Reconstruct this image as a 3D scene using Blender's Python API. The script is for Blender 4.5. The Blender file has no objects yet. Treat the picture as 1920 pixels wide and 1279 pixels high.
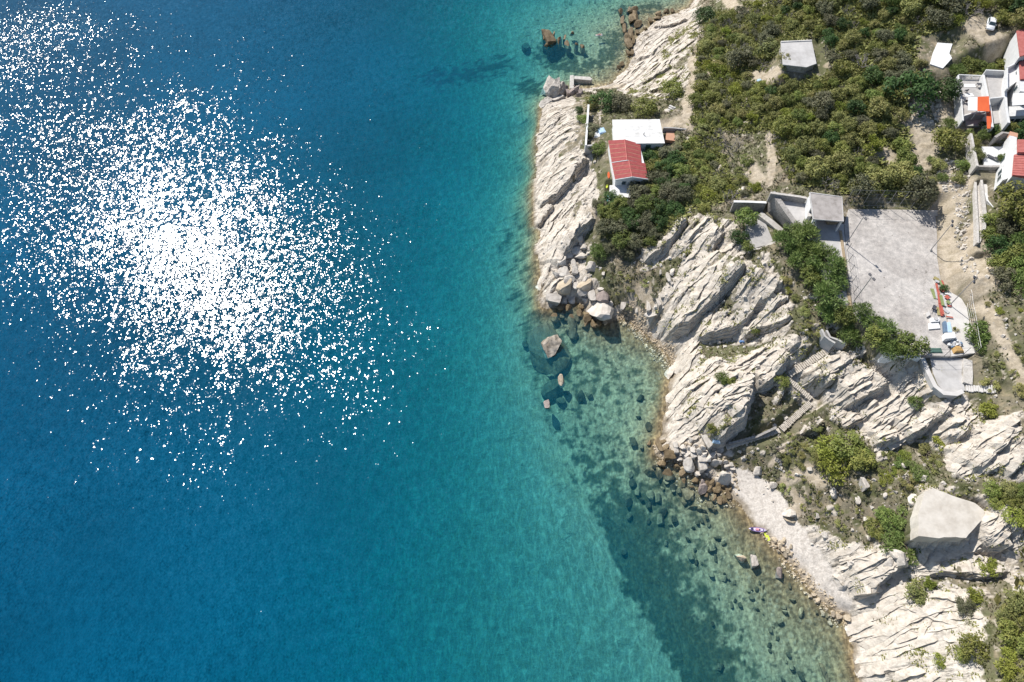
import bpy, bmesh, math, random
import numpy as np

C = bpy.context.scene.collection
S = bpy.context.scene
rng = np.random.default_rng(7)
random.seed(7)

# ------------------------------------------------------------------ camera, sky, sun, exposure
CAM_H = 125.0                      # drone height above the sea
FPX = 1280.0                       # focal length in photo pixels (1920 wide)
TILT = math.atan2(790.0, FPX)      # off straight down
CT, ST = math.cos(TILT), math.sin(TILT)
cam_d = bpy.data.cameras.new('camera')
cam = bpy.data.objects.new('camera', cam_d)
C.objects.link(cam)
cam.location = (0, 0, CAM_H)
cam.rotation_euler = (TILT, 0, 0)
cam_d.sensor_width = 36.0
cam_d.lens = 36.0 * FPX / 1920.0
cam_d.clip_start = 1.0
cam_d.clip_end = 20000.0
S.camera = cam

# the glint on the sea stands at photo pixel (370, 470): that fixes the sun
_u, _v = (370 - 960) / FPX, (639.5 - 492) / FPX
_g = np.array([_u, _v * CT + ST, _v * ST - CT])
_g /= np.linalg.norm(_g)
SUN = np.array([_g[0], _g[1], -_g[2]])           # direction towards the sun
SUN_EL = math.asin(SUN[2])
SUN_AZ = math.atan2(SUN[0], SUN[1])              # clockwise from +Y
world = bpy.data.worlds.new('World')
S.world = world
world.use_nodes = True
wn = world.node_tree.nodes
wl = world.node_tree.links
wn.clear()
sky = wn.new('ShaderNodeTexSky')
sky.sky_type = 'NISHITA'
sky.sun_disc = False
sky.sun_elevation = SUN_EL
sky.sun_rotation = SUN_AZ
sky.air_density = 1.0
sky.dust_density = 0.6
bg = wn.new('ShaderNodeBackground')
bg.inputs['Strength'].default_value = 0.09
wo = wn.new('ShaderNodeOutputWorld')
wl.new(sky.outputs['Color'], bg.inputs['Color'])
wl.new(bg.outputs['Background'], wo.inputs['Surface'])
sun_d = bpy.data.lights.new('sun', 'SUN')
sun_d.energy = 4.6
sun_d.angle = math.radians(0.5)
sun_d.color = (1.0, 0.96, 0.90)
sun = bpy.data.objects.new('sun', sun_d)
C.objects.link(sun)
sun.location = (-60, 80, 200)
sun.rotation_euler = (math.pi / 2 - SUN_EL, 0, math.pi - SUN_AZ)
S.view_settings.view_transform = 'Standard'
S.view_settings.look = 'None'
S.view_settings.exposure = 0.36
S.view_settings.gamma = 1.0
S.view_settings.use_curve_mapping = False
S.cycles.max_bounces = 6
S.cycles.transparent_max_bounces = 12

# ------------------------------------------------------------------ map helpers
def unproj(px, py, z=0.0):
    """photo pixel -> point of the place at height z"""
    px = np.asarray(px, float); py = np.asarray(py, float)
    u = (px - 960) / FPX
    v = (639.5 - py) / FPX
    Y = v * CT + ST
    Z = v * ST - CT
    t = (z - CAM_H) / Z
    return u * t, Y * t

def smooth(a, b, x):
    t = np.clip((x - a) / (b - a), 0, 1)
    return t * t * (3 - 2 * t)

def _hash(ix, iy, seed):
    h = (ix.astype(np.int64) * 374761393 + iy.astype(np.int64) * 668265263 + seed * 974634777) & 0xffffffff
    h = ((h ^ (h >> 13)) * 1274126177) & 0xffffffff
    h = h ^ (h >> 16)
    return (h & 0xffff).astype(np.float32) / 65536.0

def noise(x, y, seed=0):
    """gradient noise about -0.7..0.7"""
    x = np.asarray(x, np.float32); y = np.asarray(y, np.float32)
    ix = np.floor(x); iy = np.floor(y)
    fx = x - ix; fy = y - iy
    u = fx * fx * fx * (fx * (fx * 6 - 15) + 10)
    v = fy * fy * fy * (fy * (fy * 6 - 15) + 10)
    def g(dx, dy):
        a = _hash(ix + dx, iy + dy, seed) * 6.2831853
        return np.cos(a) * (fx - dx) + np.sin(a) * (fy - dy)
    a = g(0, 0); b = g(1, 0); c = g(0, 1); d = g(1, 1)
    return (a + (b - a) * u) + ((c + (d - c) * u) - (a + (b - a) * u)) * v

def fbm(x, y, o=4, seed=0, gain=0.5):
    s = 0; a = 1.0; f = 1.0
    for i in range(o):
        s = s + a * noise(x * f, y * f, seed + i * 17)
        a *= gain; f *= 2.03
    return s

def cells(x, y, seed=0):
    """nearest and second nearest feature point distance, id of the nearest"""
    ix = np.floor(x); iy = np.floor(y)
    d1 = np.full(np.shape(x), 9.0, np.float32); d2 = d1.copy(); idn = np.zeros(np.shape(x), np.float32)
    for dx in (-1, 0, 1):
        for dy in (-1, 0, 1):
            cx = ix + dx; cy = iy + dy
            px = cx + _hash(cx, cy, seed); py = cy + _hash(cx, cy, seed + 5)
            d = np.hypot(px - x, py - y)
            near = d < d1
            d2 = np.where(near, d1, np.minimum(d2, d))
            idn = np.where(near, _hash(cx, cy, seed + 9), idn)
            d1 = np.where(near, d, d1)
    return d1, d2, idn

def in_poly(x, y, poly):
    inside = np.zeros(np.shape(x), bool)
    n = len(poly)
    for i in range(n):
        x1, y1 = poly[i]; x2, y2 = poly[(i + 1) % n]
        if y1 == y2: continue
        c = ((y1 > y) != (y2 > y)) & (x < (x2 - x1) * (y - y1) / (y2 - y1) + x1)
        inside ^= c
    return inside

def line_dist(x, y, pts):
    """distance to a polyline, signed side (+ = right of travel), parameter 0..1"""
    best = np.full(np.shape(x), 1e9, np.float32); side = np.ones(np.shape(x), np.float32); par = np.zeros(np.shape(x), np.float32)
    L = [0.0]
    for i in range(len(pts) - 1):
        L.append(L[-1] + math.dist(pts[i], pts[i + 1]))
    for i in range(len(pts) - 1):
        ax, ay = pts[i]; bx, by = pts[i + 1]
        dx, dy = bx - ax, by - ay
        l2 = dx * dx + dy * dy + 1e-9
        t = np.clip(((x - ax) * dx + (y - ay) * dy) / l2, 0, 1)
        d = np.hypot(x - ax - t * dx, y - ay - t * dy)
        s = np.sign((x - ax) * (-dy) + (y - ay) * dx)
        near = d < best
        best = np.where(near, d, best)
        side = np.where(near, -s, side)
        par = np.where(near, (L[i] + t * (L[i + 1] - L[i])) / L[-1], par)
    return best, side, par

# ------------------------------------------------------------------ the lie of the land
COAST = [(1310, -60), (1303, 0), (1292, 14), (1272, 24), (1245, 30), (1226, 41), (1212, 55), (1196, 62), (1191, 80), (1187, 105),
         (1178, 126), (1163, 141), (1158, 150), (1145, 158), (1120, 163), (1096, 166), (1078, 166), (1066, 172), (1058, 184), (1030, 187), (1017, 195), (1015, 215), (1012, 235), (1008, 255), (1006, 280),
         (1006, 305), (1003, 335), (1001, 365), (1001, 395), (1000, 420), (1009, 430), (1012, 442), (1008, 462), (1008, 482), (1010, 510), (1012, 540), (1010, 562), (1014, 578),
         (1030, 579), (1050, 570), (1070, 566), (1090, 572), (1103, 590), (1115, 600), (1135, 607), (1152, 598), (1168, 592), (1185, 602), (1205, 622), (1230, 640), (1250, 660), (1262, 682), (1260, 700), (1253, 718),
         (1250, 742), (1247, 762), (1243, 790), (1240, 815), (1230, 835), (1228, 850), (1245, 862), (1275, 868), (1300, 885), (1325, 900), (1348, 912),
         (1363, 920), (1373, 935), (1386, 950), (1402, 968), (1420, 988), (1440, 1008), (1465, 1038), (1490, 1064), (1515, 1094), (1540, 1124), (1562, 1146),
         (1583, 1160), (1588, 1175), (1594, 1200), (1600, 1230), (1606, 1260), (1612, 1290), (1622, 1345), (1640, 1500)]
COAST_W = [tuple(float(c) for c in unproj(px, py, 0)) for px, py in COAST]
LAND = COAST_W + [(900, -260), (4000, -260), (4000, 4000), (500, 4000), (160, 300)]
CP = [  # photo pixel x, y, height
    (1300, 40, 3), (1230, 90, 3.5), (1205, 75, 1.2), (1280, 90, 7), (1300, 170, 10), (1240, 160, 6), (1190, 150, 3), (1165, 168, 2.5), (1130, 175, 3), (1100, 175, 1.2), (1350, 150, 13), (1420, 60, 17), (1500, 100, 22),
    (1600, 60, 25), (1700, 60, 27), (1860, 60, 30), (1790, 100, 28.5), (1800, 170, 26.5), (1740, 250, 24), (1780, 330, 23), (1920, 300, 27), (1850, 400, 24.5),
    (1920, 450, 25), (1700, 300, 21.5), (1600, 250, 22), (1500, 300, 20), (1400, 250, 16), (1300, 280, 12), (1320, 350, 13.5), (1440, 345, 18), (1250, 250, 11.5), (1200, 210, 9.5),
    (1120, 200, 7.5), (1060, 215, 4.5), (1035, 210, 1.8), (1090, 250, 8.5), (1130, 265, 10), (1050, 260, 5), (1040, 320, 3.5), (1075, 320, 6.5), (1025, 370, 1.8), (1100, 330, 5.5), (1125, 320, 9), (1130, 370, 9.5), (1190, 350, 10.5),
    (1160, 420, 9), (1075, 400, 4.5), (1105, 390, 7), (1035, 460, 2.5), (1060, 450, 5), (1025, 530, 1.5), (1085, 480, 3), (1110, 530, 3), (1070, 540, 2.2), (1150, 480, 6), (1200, 470, 8), (1240, 400, 12),
    (1170, 540, 4.5), (1220, 540, 6), (1200, 590, 2.2), (1240, 600, 3.5), (1260, 640, 3), (1300, 420, 13.5), (1340, 400, 15), (1385, 430, 16), (1300, 500, 10), (1270, 580, 6),
    (1370, 500, 14.5), (1330, 590, 7.5), (1410, 520, 15.5), (1470, 500, 18), (1420, 580, 11.5), (1370, 640, 7.5), (1480, 570, 16), (1500, 620, 15.5), (1430, 640, 9.5), (1300, 670, 6),
    (1290, 720, 5), (1340, 690, 8), (1400, 680, 9), (1270, 800, 2.2), (1310, 770, 5), (1360, 760, 7.5), (1345, 830, 3.2), (1300, 850, 2.2), (1420, 760, 6.5), (1440, 730, 7), (1400, 820, 4.5), (1460, 700, 10),
    (1380, 850, 2.6), (1440, 830, 5), (1500, 780, 8.3), (1480, 720, 9.6), (1590, 650, 16), (1540, 690, 12.5), (1600, 720, 13), (1640, 690, 15.5), (1600, 780, 9.5), (1690, 720, 16), (1660, 780, 12), (1720, 780, 14), (1760, 760, 16.5),
    (1545, 800, 8.8), (1640, 840, 11), (1560, 860, 8.5), (1700, 850, 12), (1600, 930, 8.5), (1500, 920, 4), (1440, 880, 2.6), (1400, 870, 2.2), (1450, 940, 1.6), (1500, 1000, 2), (1540, 960, 4.5), (1560, 1060, 3), (1600, 1010, 6.5), (1530, 1060, 1.4), (1575, 1120, 1.6),
    (1660, 980, 9), (1700, 940, 11.5), (1760, 910, 14.5), (1800, 960, 14.5), (1850, 950, 15.5), (1900, 980, 16.5), (1750, 1045, 9.5), (1850, 1060, 11.5), (1920, 1060, 14), (1650, 1090, 6), (1720, 1100, 8.5), (1800, 1110, 11),
    (1640, 1150, 3.6), (1700, 1180, 7), (1780, 1180, 10.5), (1640, 1250, 2.8), (1720, 1260, 7), (1830, 1200, 13), (1840, 1279, 13), (1900, 1200, 15), (1920, 1300, 16),
    (1826, 700, 19.6), (1850, 600, 22.5), (1800, 560, 20.4), (1920, 600, 25), (1900, 700, 22.3), (1920, 800, 22.5), (1850, 780, 19.0), (1850, 850, 18), (1800, 840, 16), (1920, 900, 19), (1800, 480, 21.5), (1840, 520, 24.3), (1780, 400, 22.3), (1590, 480, 20),
    (2000, 100, 32), (2000, 400, 29), (2000, 800, 26), (2000, 1200, 18), (1500, -60, 24), (1800, -60, 33), (1380, -60, 10), (1740, 1340, 7.5), (1900, 1340, 16),
]
SEA = [(1303, -40, -0.8), (1265, 10, -0.7), (1200, 20, -0.9), (1150, 60, -1.4), (1170, 90, -0.8), (1140, 130, -1.0), (1100, 150, -0.9), (1110, 60, -2.0), (1050, 60, -3.2), (1050, 110, -3.0), (980, 60, -5), (980, 150, -6), (900, 80, -8), (820, 60, -11), (900, 250, -9), (985, 260, -5.5),
       (980, 340, -5), (975, 430, -4), (960, 500, -4), (980, 580, -3.5), (900, 420, -7.5), (920, 600, -6.2), (1000, 640, -3.2), (1060, 600, -1.4), (1070, 650, -2.4), (1130, 650, -1.5), (1190, 650, -0.8), (1230, 690, -0.7), (1150, 700, -1.9), (1210, 760, -1.4), (1080, 740, -2.7), (1020, 730, -3.6), (960, 740, -5.2),
       (1150, 820, -2.3), (1200, 850, -1.5), (1080, 860, -3.5), (1020, 860, -4.6), (940, 860, -6.4), (1250, 890, -1.0), (1310, 925, -0.5), (1200, 930, -2.3), (1130, 960, -3.6), (1060, 980, -4.8), (1340, 970, -1.1), (1270, 1000, -2.0), (1400, 1040, -0.9), (1340, 1070, -1.7), (1440, 1090, -0.9),
       (1200, 1060, -3.5), (1130, 1090, -4.8), (1280, 1150, -3.0), (1390, 1150, -1.8), (1490, 1150, -1.0), (1540, 1190, -0.9), (1450, 1240, -1.6), (1350, 1260, -2.8), (1230, 1240, -4.4), (1570, 1270, -0.9), (1100, 1230, -5.5), (1000, 1100, -6.5), (1000, 1270, -6.5),
       (850, 750, -8.5), (800, 560, -10.5), (750, 400, -13), (700, 200, -17), (600, 40, -21), (880, 1000, -8), (780, 900, -10.5), (760, 1150, -10), (650, 1000, -14), (600, 1250, -14.5), (620, 800, -15), (500, 640, -19), (500, 1000, -18), (400, 400, -24), (300, 900, -24), (100, 950, -28), (400, 1250, -19), (150, 1250, -22), (100, 500, -28), (100, 50, -28), (300, 100, -27), (-300, 600, -32), (-300, 1250, -30), (-300, 0, -32)]
pts = [(*unproj(a, b, z), z) for a, b, z in CP + SEA]
pts += [(x, y, 0.0) for x, y in COAST_W[::1]]
pts += [(-900, 100, -40), (-400, 900, -40), (100, 900, 60), (500, 500, 70), (500, 0, 45), (300, -200, 25), (-200, -200, -30), (60, -150, -5), (150, -200, 8), (0, 500, -15), (200, 300, 40)]
PT = np.array(pts, np.float64)
_K = np.hypot(PT[:, None, 0] - PT[None, :, 0], PT[:, None, 1] - PT[None, :, 1])
_A = np.zeros((len(PT) + 1, len(PT) + 1))
_A[:-1, :-1] = _K + np.eye(len(PT)) * (-0.15)
_A[:-1, -1] = 1; _A[-1, :-1] = 1
_W = np.linalg.solve(_A, np.append(PT[:, 2], 0))

def base_h(x, y):
    x = np.asarray(x, np.float64); sh = x.shape
    x = x.ravel(); y = np.asarray(y, np.float64).ravel()
    out = np.empty(len(x))
    for i in range(0, len(x), 40000):
        sl = slice(i, i + 40000)
        d = np.hypot(x[sl, None].astype(np.float32) - PT[None, :, 0].astype(np.float32), y[sl, None].astype(np.float32) - PT[None, :, 1].astype(np.float32))
        out[sl] = d @ _W[:-1].astype(np.float32) + _W[-1]
    return out.reshape(sh)

def drop(px, py, hf=base_h):
    """photo pixel -> point on the ground"""
    px = np.atleast_1d(np.asarray(px, float)); py = np.atleast_1d(np.asarray(py, float))
    z = np.full(px.shape, 8.0)
    for _ in range(14):
        x, y = unproj(px, py, z)
        z = 0.5 * z + 0.5 * np.clip(hf(x, y), -1, 60)
    x, y = unproj(px, py, z)
    return x, y, z

def wpoly(pix):
    a = np.array(pix, float)
    x, y, z = drop(a[:, 0], a[:, 1])
    return list(zip(x.tolist(), y.tolist()))

# rock steps: photo polyline from lower left to upper right, step height, ramp length behind it
CRESTS = [
    ([(1005, 393), (1043, 369), (1065, 343), (1095, 305), (1106, 298)], 2.6, 9),
    ([(1009, 425), (1029, 397), (1039, 384)], 1.6, 5),
    ([(1043, 509), (1058, 481), (1076, 451), (1091, 430), (1108, 417), (1117, 410)], 3.2, 9),
    ([(1016, 262), (1035, 240), (1052, 218)], 0.8, 4),
    ([(1008, 305), (1040, 275), (1070, 250)], 0.6, 4),
    ([(1010, 345), (1035, 318), (1070, 292)], 0.7, 4),
    ([(1012, 462), (1035, 445), (1060, 415)], 0.8, 4),
    ([(1012, 545), (1026, 515), (1045, 480)], 0.8, 4),
    ([(1204, 494), (1230, 479), (1257, 454), (1279, 424), (1290, 412)], 3.0, 5),
    ([(1215, 612), (1245, 575), (1280, 528), (1291, 513), (1318, 498), (1331, 481), (1342, 456), (1351, 443), (1365, 432)], 1.8, 7),
    ([(1240, 637), (1280, 617), (1299, 603), (1325, 578), (1351, 550), (1368, 529), (1385, 511), (1400, 494)], 4.6, 11),
    ([(1262, 490), (1280, 467), (1299, 445), (1318, 432), (1349, 411)], 1.6, 4),
    ([(1290, 600), (1320, 560), (1345, 520), (1362, 490)], 0.5, 4),
    ([(1300, 640), (1345, 629), (1368, 625), (1391, 610), (1411, 580), (1432, 570), (1455, 545), (1470, 520)], 3.4, 10),
    ([(1385, 560), (1405, 535), (1425, 505)], 0.7, 4),
    ([(1423, 608), (1440, 590), (1453, 576), (1477, 558)], 1.8, 5),
    ([(1391, 635), (1415, 621), (1464, 608), (1486, 597)], 2.0, 5),
    ([(1420, 668), (1464, 662), (1483, 652), (1501, 641)], 1.6, 6),
    ([(1330, 840), (1360, 815), (1385, 795), (1393, 770), (1400, 745), (1404, 720), (1405, 700)], 4.5, 7),
    ([(1420, 732), (1440, 722), (1450, 705), (1462, 690), (1480, 668)], 3.4, 4),
    ([(1300, 782), (1320, 770), (1340, 772), (1362, 770), (1375, 755)], 2.2, 7),
    ([(1265, 790), (1285, 785), (1300, 775)], 1.0, 4),
    ([(1490, 724), (1530, 709), (1552, 692), (1573, 673)], 2.4, 4),
    ([(1455, 760), (1468, 738), (1475, 725)], 1.4, 3),
    ([(1520, 745), (1543, 728), (1561, 712), (1590, 705), (1620, 690)], 2.0, 5),
    ([(1580, 765), (1600, 756), (1615, 748), (1638, 735), (1658, 720)], 3.8, 8),
    ([(1540, 715), (1575, 690), (1600, 672)], 1.2, 4),
    ([(1560, 700), (1590, 676), (1620, 664)], 1.5, 4),
    ([(1500, 705), (1530, 690), (1560, 665)], 0.9, 3),
    ([(1585, 795), (1600, 790), (1622, 786), (1645, 780), (1662, 772)], 1.8, 5),
    ([(1620, 800), (1645, 803), (1668, 792), (1690, 775), (1709, 760)], 2.4, 6),
    ([(1634, 837), (1656, 833), (1680, 824)], 2.6, 5),
    ([(1500, 815), (1525, 808), (1545, 790)], 2.2, 4),
    ([(1690, 825), (1720, 812), (1735, 797), (1760, 780), (1776, 757)], 3.6, 8),
    ([(1757, 825), (1784, 824), (1803, 812), (1820, 803)], 3.0, 7),
    ([(1815, 828), (1850, 806)], 1.3, 4), ([(1868, 840), (1889, 816), (1904, 788)], 1.3, 4),
    ([(1790, 873), (1809, 869), (1825, 842)], 1.8, 5), ([(1812, 881), (1839, 875), (1858, 850), (1885, 830)], 1.8, 5),
    ([(1845, 888), (1876, 875), (1895, 850)], 1.3, 4), ([(1890, 895), (1910, 870), (1930, 845)], 1.4, 4),
    ([(1832, 1016), (1846, 1026), (1890, 1026)], 3.0, 6),
    ([(1595, 1122), (1630, 1105), (1678, 1065), (1704, 1050)], 2.8, 8),
    ([(1560, 1080), (1577, 1100), (1612, 1098), (1640, 1082)], 0.9, 4), ([(1600, 1050), (1625, 1045), (1650, 1030)], 0.7, 4), ([(1560, 1050), (1590, 1040), (1615, 1020)], 0.6, 4),
    ([(1730, 1082), (1756, 1074), (1796, 1076), (1844, 1080), (1896, 1072)], 1.9, 6),
    ([(1608, 1271), (1665, 1257), (1710, 1246), (1743, 1246)], 0.5, 5), ([(1684, 1137), (1735, 1155), (1789, 1175)], 0.45, 5),
    ([(1600, 1199), (1660, 1196), (1690, 1188)], 0.35, 4), ([(1620, 1210), (1700, 1209), (1740, 1200)], 0.3, 4), ([(1770, 1200), (1800, 1208), (1835, 1205)], 0.5, 4),
    ([(1193, 112), (1223, 103), (1238, 84)], 0.9, 5), ([(1200, 160), (1230, 140), (1262, 122)], 0.9, 5), ([(1215, 175), (1245, 165), (1275, 140)], 0.8, 5), ([(1222, 55), (1262, 48), (1290, 36)], 1.0, 5),
    ([(1850, 1000), (1880, 985), (1910, 965)], 1.0, 5), ([(1840, 1010), (1890, 1003), (1925, 985)], 0.9, 4),
]
# strata: photo line that gives the strike, weight centre, reach in metres, step, spacing
STRIKES = [((1040, 400), (1100, 300), (1050, 380), 30, 0.30, 2.3), ((1040, 290), (1085, 262), (1050, 260), 22, 0.30, 2.0), ((1290, 600), (1380, 480), (1340, 530), 30, 0.50, 2.6), ((1300, 760), (1350, 715), (1330, 720), 22, 0.5, 2.2),
           ((1540, 725), (1640, 660), (1560, 720), 26, 0.95, 2.1), ((1660, 800), (1770, 715), (1700, 780), 24, 0.85, 2.3), ((1800, 880), (1890, 800), (1850, 850), 24, 0.8, 2.3),
           ((1590, 1150), (1760, 1120), (1690, 1190), 26, 0.07, 3.2), ((1560, 1080), (1650, 1040), (1600, 1060), 18, 0.6, 1.9), ((1730, 1050), (1880, 1050), (1820, 1050), 20, 0.4, 1.8), ((1840, 1020), (1920, 960), (1890, 985), 12, 0.35, 1.6),
           ((1200, 160), (1270, 100), (1240, 110), 30, 0.28, 2.4)]
ROCK = [
    [(1000, 175), (1075, 180), (1086, 200), (1080, 240), (1094, 280), (1112, 295), (1120, 345), (1124, 400), (1116, 425), (1096, 450), (1090, 480), (1105, 505), (1128, 545), (1150, 580), (1150, 620), (995, 610), (980, 400), (985, 240)],
    [(1195, 502), (1250, 455), (1285, 403), (1310, 398), (1375, 408), (1390, 440), (1402, 470), (1440, 478), (1482, 545), (1492, 600), (1470, 640), (1330, 642), (1290, 648), (1235, 645), (1222, 600), (1246, 555), (1282, 500), (1262, 482), (1215, 506)],
    [(1250, 640), (1300, 650), (1330, 672), (1420, 660), (1480, 640), (1512, 640), (1482, 700), (1450, 742), (1412, 720), (1402, 780), (1372, 830), (1330, 872), (1225, 856), (1236, 780), (1246, 720), (1256, 680)],
    [(1470, 690), (1500, 655), (1570, 650), (1600, 680), (1700, 676), (1722, 700), (1742, 745), (1722, 780), (1692, 830), (1650, 862), (1630, 840), (1610, 800), (1580, 800), (1540, 780), (1520, 752), (1490, 740)],
    [(1686, 830), (1730, 790), (1790, 742), (1830, 762), (1850, 800), (1900, 770), (1930, 770), (1930, 900), (1860, 910), (1790, 895), (1770, 850), (1750, 832)],
    [(1718, 915), (1770, 908), (1850, 932), (1930, 960), (1930, 1110), (1840, 1112), (1700, 1110), (1680, 1060), (1720, 1024)],
    [(1580, 1120), (1640, 1100), (1700, 1040), (1730, 1060), (1800, 1090), (1832, 1110), (1846, 1150), (1836, 1200), (1850, 1279), (1850, 1350), (1590, 1350), (1580, 1160)],
    [(1490, 985), (1540, 995), (1600, 1015), (1650, 1030), (1695, 1045), (1620, 1112), (1585, 1145), (1545, 1080)],
    [(1180, 50), (1240, 22), (1310, 12), (1312, 60), (1292, 110), (1296, 160), (1282, 190), (1250, 186), (1190, 182), (1150, 165), (1185, 110)],
]
BEACH = [(1350, 900), (1362, 878), (1380, 872), (1420, 888), (1445, 908), (1480, 945), (1500, 985), (1540, 1030), (1575, 1085), (1592, 1125), (1590, 1160), (1570, 1160), (1530, 1118), (1480, 1062), (1440, 1015), (1400, 970), (1370, 940)]
PATHS = [  # bare pale earth: polyline, half width in m
    ([(1298, 110), (1304, 140), (1292, 175), (1284, 235)], 1.4), ([(1362, -10), (1376, 15), (1395, 25)], 1.3), ([(1725, 232), (1735, 262), (1728, 305)], 2.7), ([(1828, 45), (1845, 62), (1868, 78)], 3.0), ([(1340, 115), (1325, 135), (1310, 160)], 1.0),
    ([(1442, 255), (1450, 300), (1440, 345)], 0.9), ([(1778, 305), (1770, 360), (1762, 400)], 1.1), ([(1800, 345), (1786, 390), (1775, 430), (1768, 470)], 2.2), ([(1845, 565), (1872, 620), (1905, 690), (1920, 720)], 1.0), ([(1785, 470), (1790, 510), (1770, 530)], 3.0),
    ([(1470, 900), (1510, 880), (1540, 905)], 1.4), ([(1480, 925), (1500, 930), (1490, 960)], 1.2), ([(1448, 870), (1470, 840), (1500, 815)], 0.6), ([(1805, 252), (1785, 222), (1768, 205)], 2.6), ([(1715, 195), (1725, 215)], 2.0), ([(1645, 282), (1668, 300)], 2.4), ([(1412, 142), (1450, 150)], 2.0), ([(1690, 215), (1700, 235)], 1.8), ([(1556, 118), (1580, 130)], 1.0), ([(1400, 300), (1420, 335)], 1.8), ([(1180, 590), (1200, 560), (1225, 590)], 2.5), ([(1240, 230), (1275, 225), (1290, 240)], 1.8),
    ([(1760, 560), (1790, 590), (1800, 640)], 2.5), ([(1826, 440), (1834, 490), (1846, 525)], 2.6), ([(1700, 680), (1720, 720), (1735, 745)], 1.0), ([(1130, 165), (1160, 160), (1180, 168)], 1.2),
]
GRASS = []
# level ground under the built places: photo polygon at that height, height, blend
PADS = [([(1590, 388), (1755, 388), (1772, 520), (1812, 580), (1830, 668), (1690, 668), (1596, 590)], 20.0, 2.2),
        ([(1449, 372), (1560, 378), (1590, 420), (1592, 590), (1560, 560), (1502, 440), (1484, 416), (1464, 392)], 19.9, .5),
        ([(1396, 402), (1424, 396), (1440, 390), (1446, 404), (1466, 424), (1483, 443), (1466, 449), (1452, 461), (1400, 470)], 16.3, .7),
        ([(1724, 668), (1808, 668), (1812, 730), (1770, 738), (1748, 722)], 19.3, 2.2),
        ([(1142, 232), (1250, 232), (1256, 285), (1225, 290), (1220, 350), (1188, 378), (1140, 376), (1138, 280)], 10.2, 2.0),
        ([(1470, 85), (1532, 85), (1540, 132), (1468, 132)], 22.0, 3),
        ([(1738, 78), (1788, 78), (1780, 130), (1742, 128)], 27.6, 3),
        ([(1798, 145), (1930, 120), (1930, 240), (1800, 245)], 25.0, 4.5),
        ([(1828, 258), (1930, 250), (1930, 390), (1836, 345)], 25.6, 1.2),
        ([(1723, 966), (1734, 923), (1749, 916), (1771, 925), (1803, 936), (1827, 943), (1844, 957), (1845, 972), (1827, 988), (1811, 1005), (1782, 1004), (1760, 1005), (1724, 1002)], 14.4, 0.5),
        ([(1140, 352), (1185, 350), (1186, 380), (1140, 380)], 8.5, 1.2),
        ([(1828, 350), (1845, 350), (1850, 470), (1832, 470)], 24.2, 1.0)]
# flights of the cliff stairs: photo points with their heights
STAIRS = [[(1568, 646, 15.2), (1480, 702, 10.4), (1476, 708, 10.2), (1521, 748, 8.6), (1520, 755, 8.5), (1465, 805, 5.6), (1462, 807, 5.5), (1362, 838, 3.0), (1350, 850, 2.6)], [(1868, 730, 20.6), (1811, 727, 19.4)]]
# water: loss per metre and pass (red, green, blue), colour of deep water, how fast it builds up, wave heights and gloss
WATER_K = (0.24, 0.086, 0.070)
WATER_S = (0.0, 0.060, 0.130)
WATER_SK = (0.1, 0.16, 0.11)
WAVE = (0.37, 0.42, 0.143, 0.95, 3.2, 0.08, 2.6)

# ------------------------------------------------------------------ ground sheet
def axis(*segs):
    a = []
    for lo, hi, st in segs:
        a.append(np.arange(lo, hi - 1e-6, st))
    a.append([segs[-1][1]])
    return np.concatenate(a)
XS = axis((-4000, -800, 400), (-800, -240, 40), (-240, -30, 5), (-30, 6, 1.0), (6, 172, 0.22), (172, 230, 1.6), (230, 300, 6), (300, 900, 30), (900, 4000, 400))
YS = axis((-2500, -300, 300), (-300, -60, 20), (-60, -16, 3), (-16, 8, 1.2), (8, 206, 0.22), (206, 260, 3), (260, 900, 40), (900, 5000, 400))
GX, GY = np.meshgrid(XS, YS)
GX = GX.astype(np.float32); GY = GY.astype(np.float32)
_wx = fbm(GX / 5, GY / 5, 3, 3) * 1.0
_wy = fbm(GX / 5, GY / 5, 3, 4) * 1.0
H = base_h(GX, GY).astype(np.float32)
# signed distance to the shore (land +)
_cd, _, _ = line_dist(GX + _wx * 0.7, GY + _wy * 0.7, COAST_W)
_land = in_poly(GX + _wx * 0.7, GY + _wy * 0.7, LAND)
SD = np.where(_land, _cd, -_cd).astype(np.float32)
H = np.where(_land, np.maximum(H, 0.12 + 0.10 * np.minimum(_cd, 8)), np.minimum(H, -0.08 - 0.12 * np.minimum(_cd, 6)))
H = np.where(np.abs(SD) < 2.0, H * smooth(0.0, 2.0, np.abs(SD)) + 0.14 * SD * (1 - smooth(0, 2, np.abs(SD))), H)

def mask_of(polys, warp=1.0, soft=0.0):
    m = np.zeros(GX.shape, np.float32)
    for p in polys:
        w = wpoly(p)
        a = np.array(w)
        i0, i1 = np.searchsorted(XS, [a[:, 0].min() - 4, a[:, 0].max() + 4]); j0, j1 = np.searchsorted(YS, [a[:, 1].min() - 4, a[:, 1].max() + 4])
        sl = (slice(j0, j1), slice(i0, i1))
        m[sl] = np.maximum(m[sl], in_poly(GX[sl] + _wx[sl] * warp, GY[sl] + _wy[sl] * warp, w))
    return m

def blur(m, n):
    for _ in range(n):
        p = np.pad(m, 1, mode='edge')
        m = (p[1:-1, 1:-1] * 4 + p[:-2, 1:-1] + p[2:, 1:-1] + p[1:-1, :-2] + p[1:-1, 2:]) / 8
    return m

rock = blur(mask_of(ROCK, 1.6), 2)
beach = blur(mask_of([BEACH], 0.9), 2)
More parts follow.
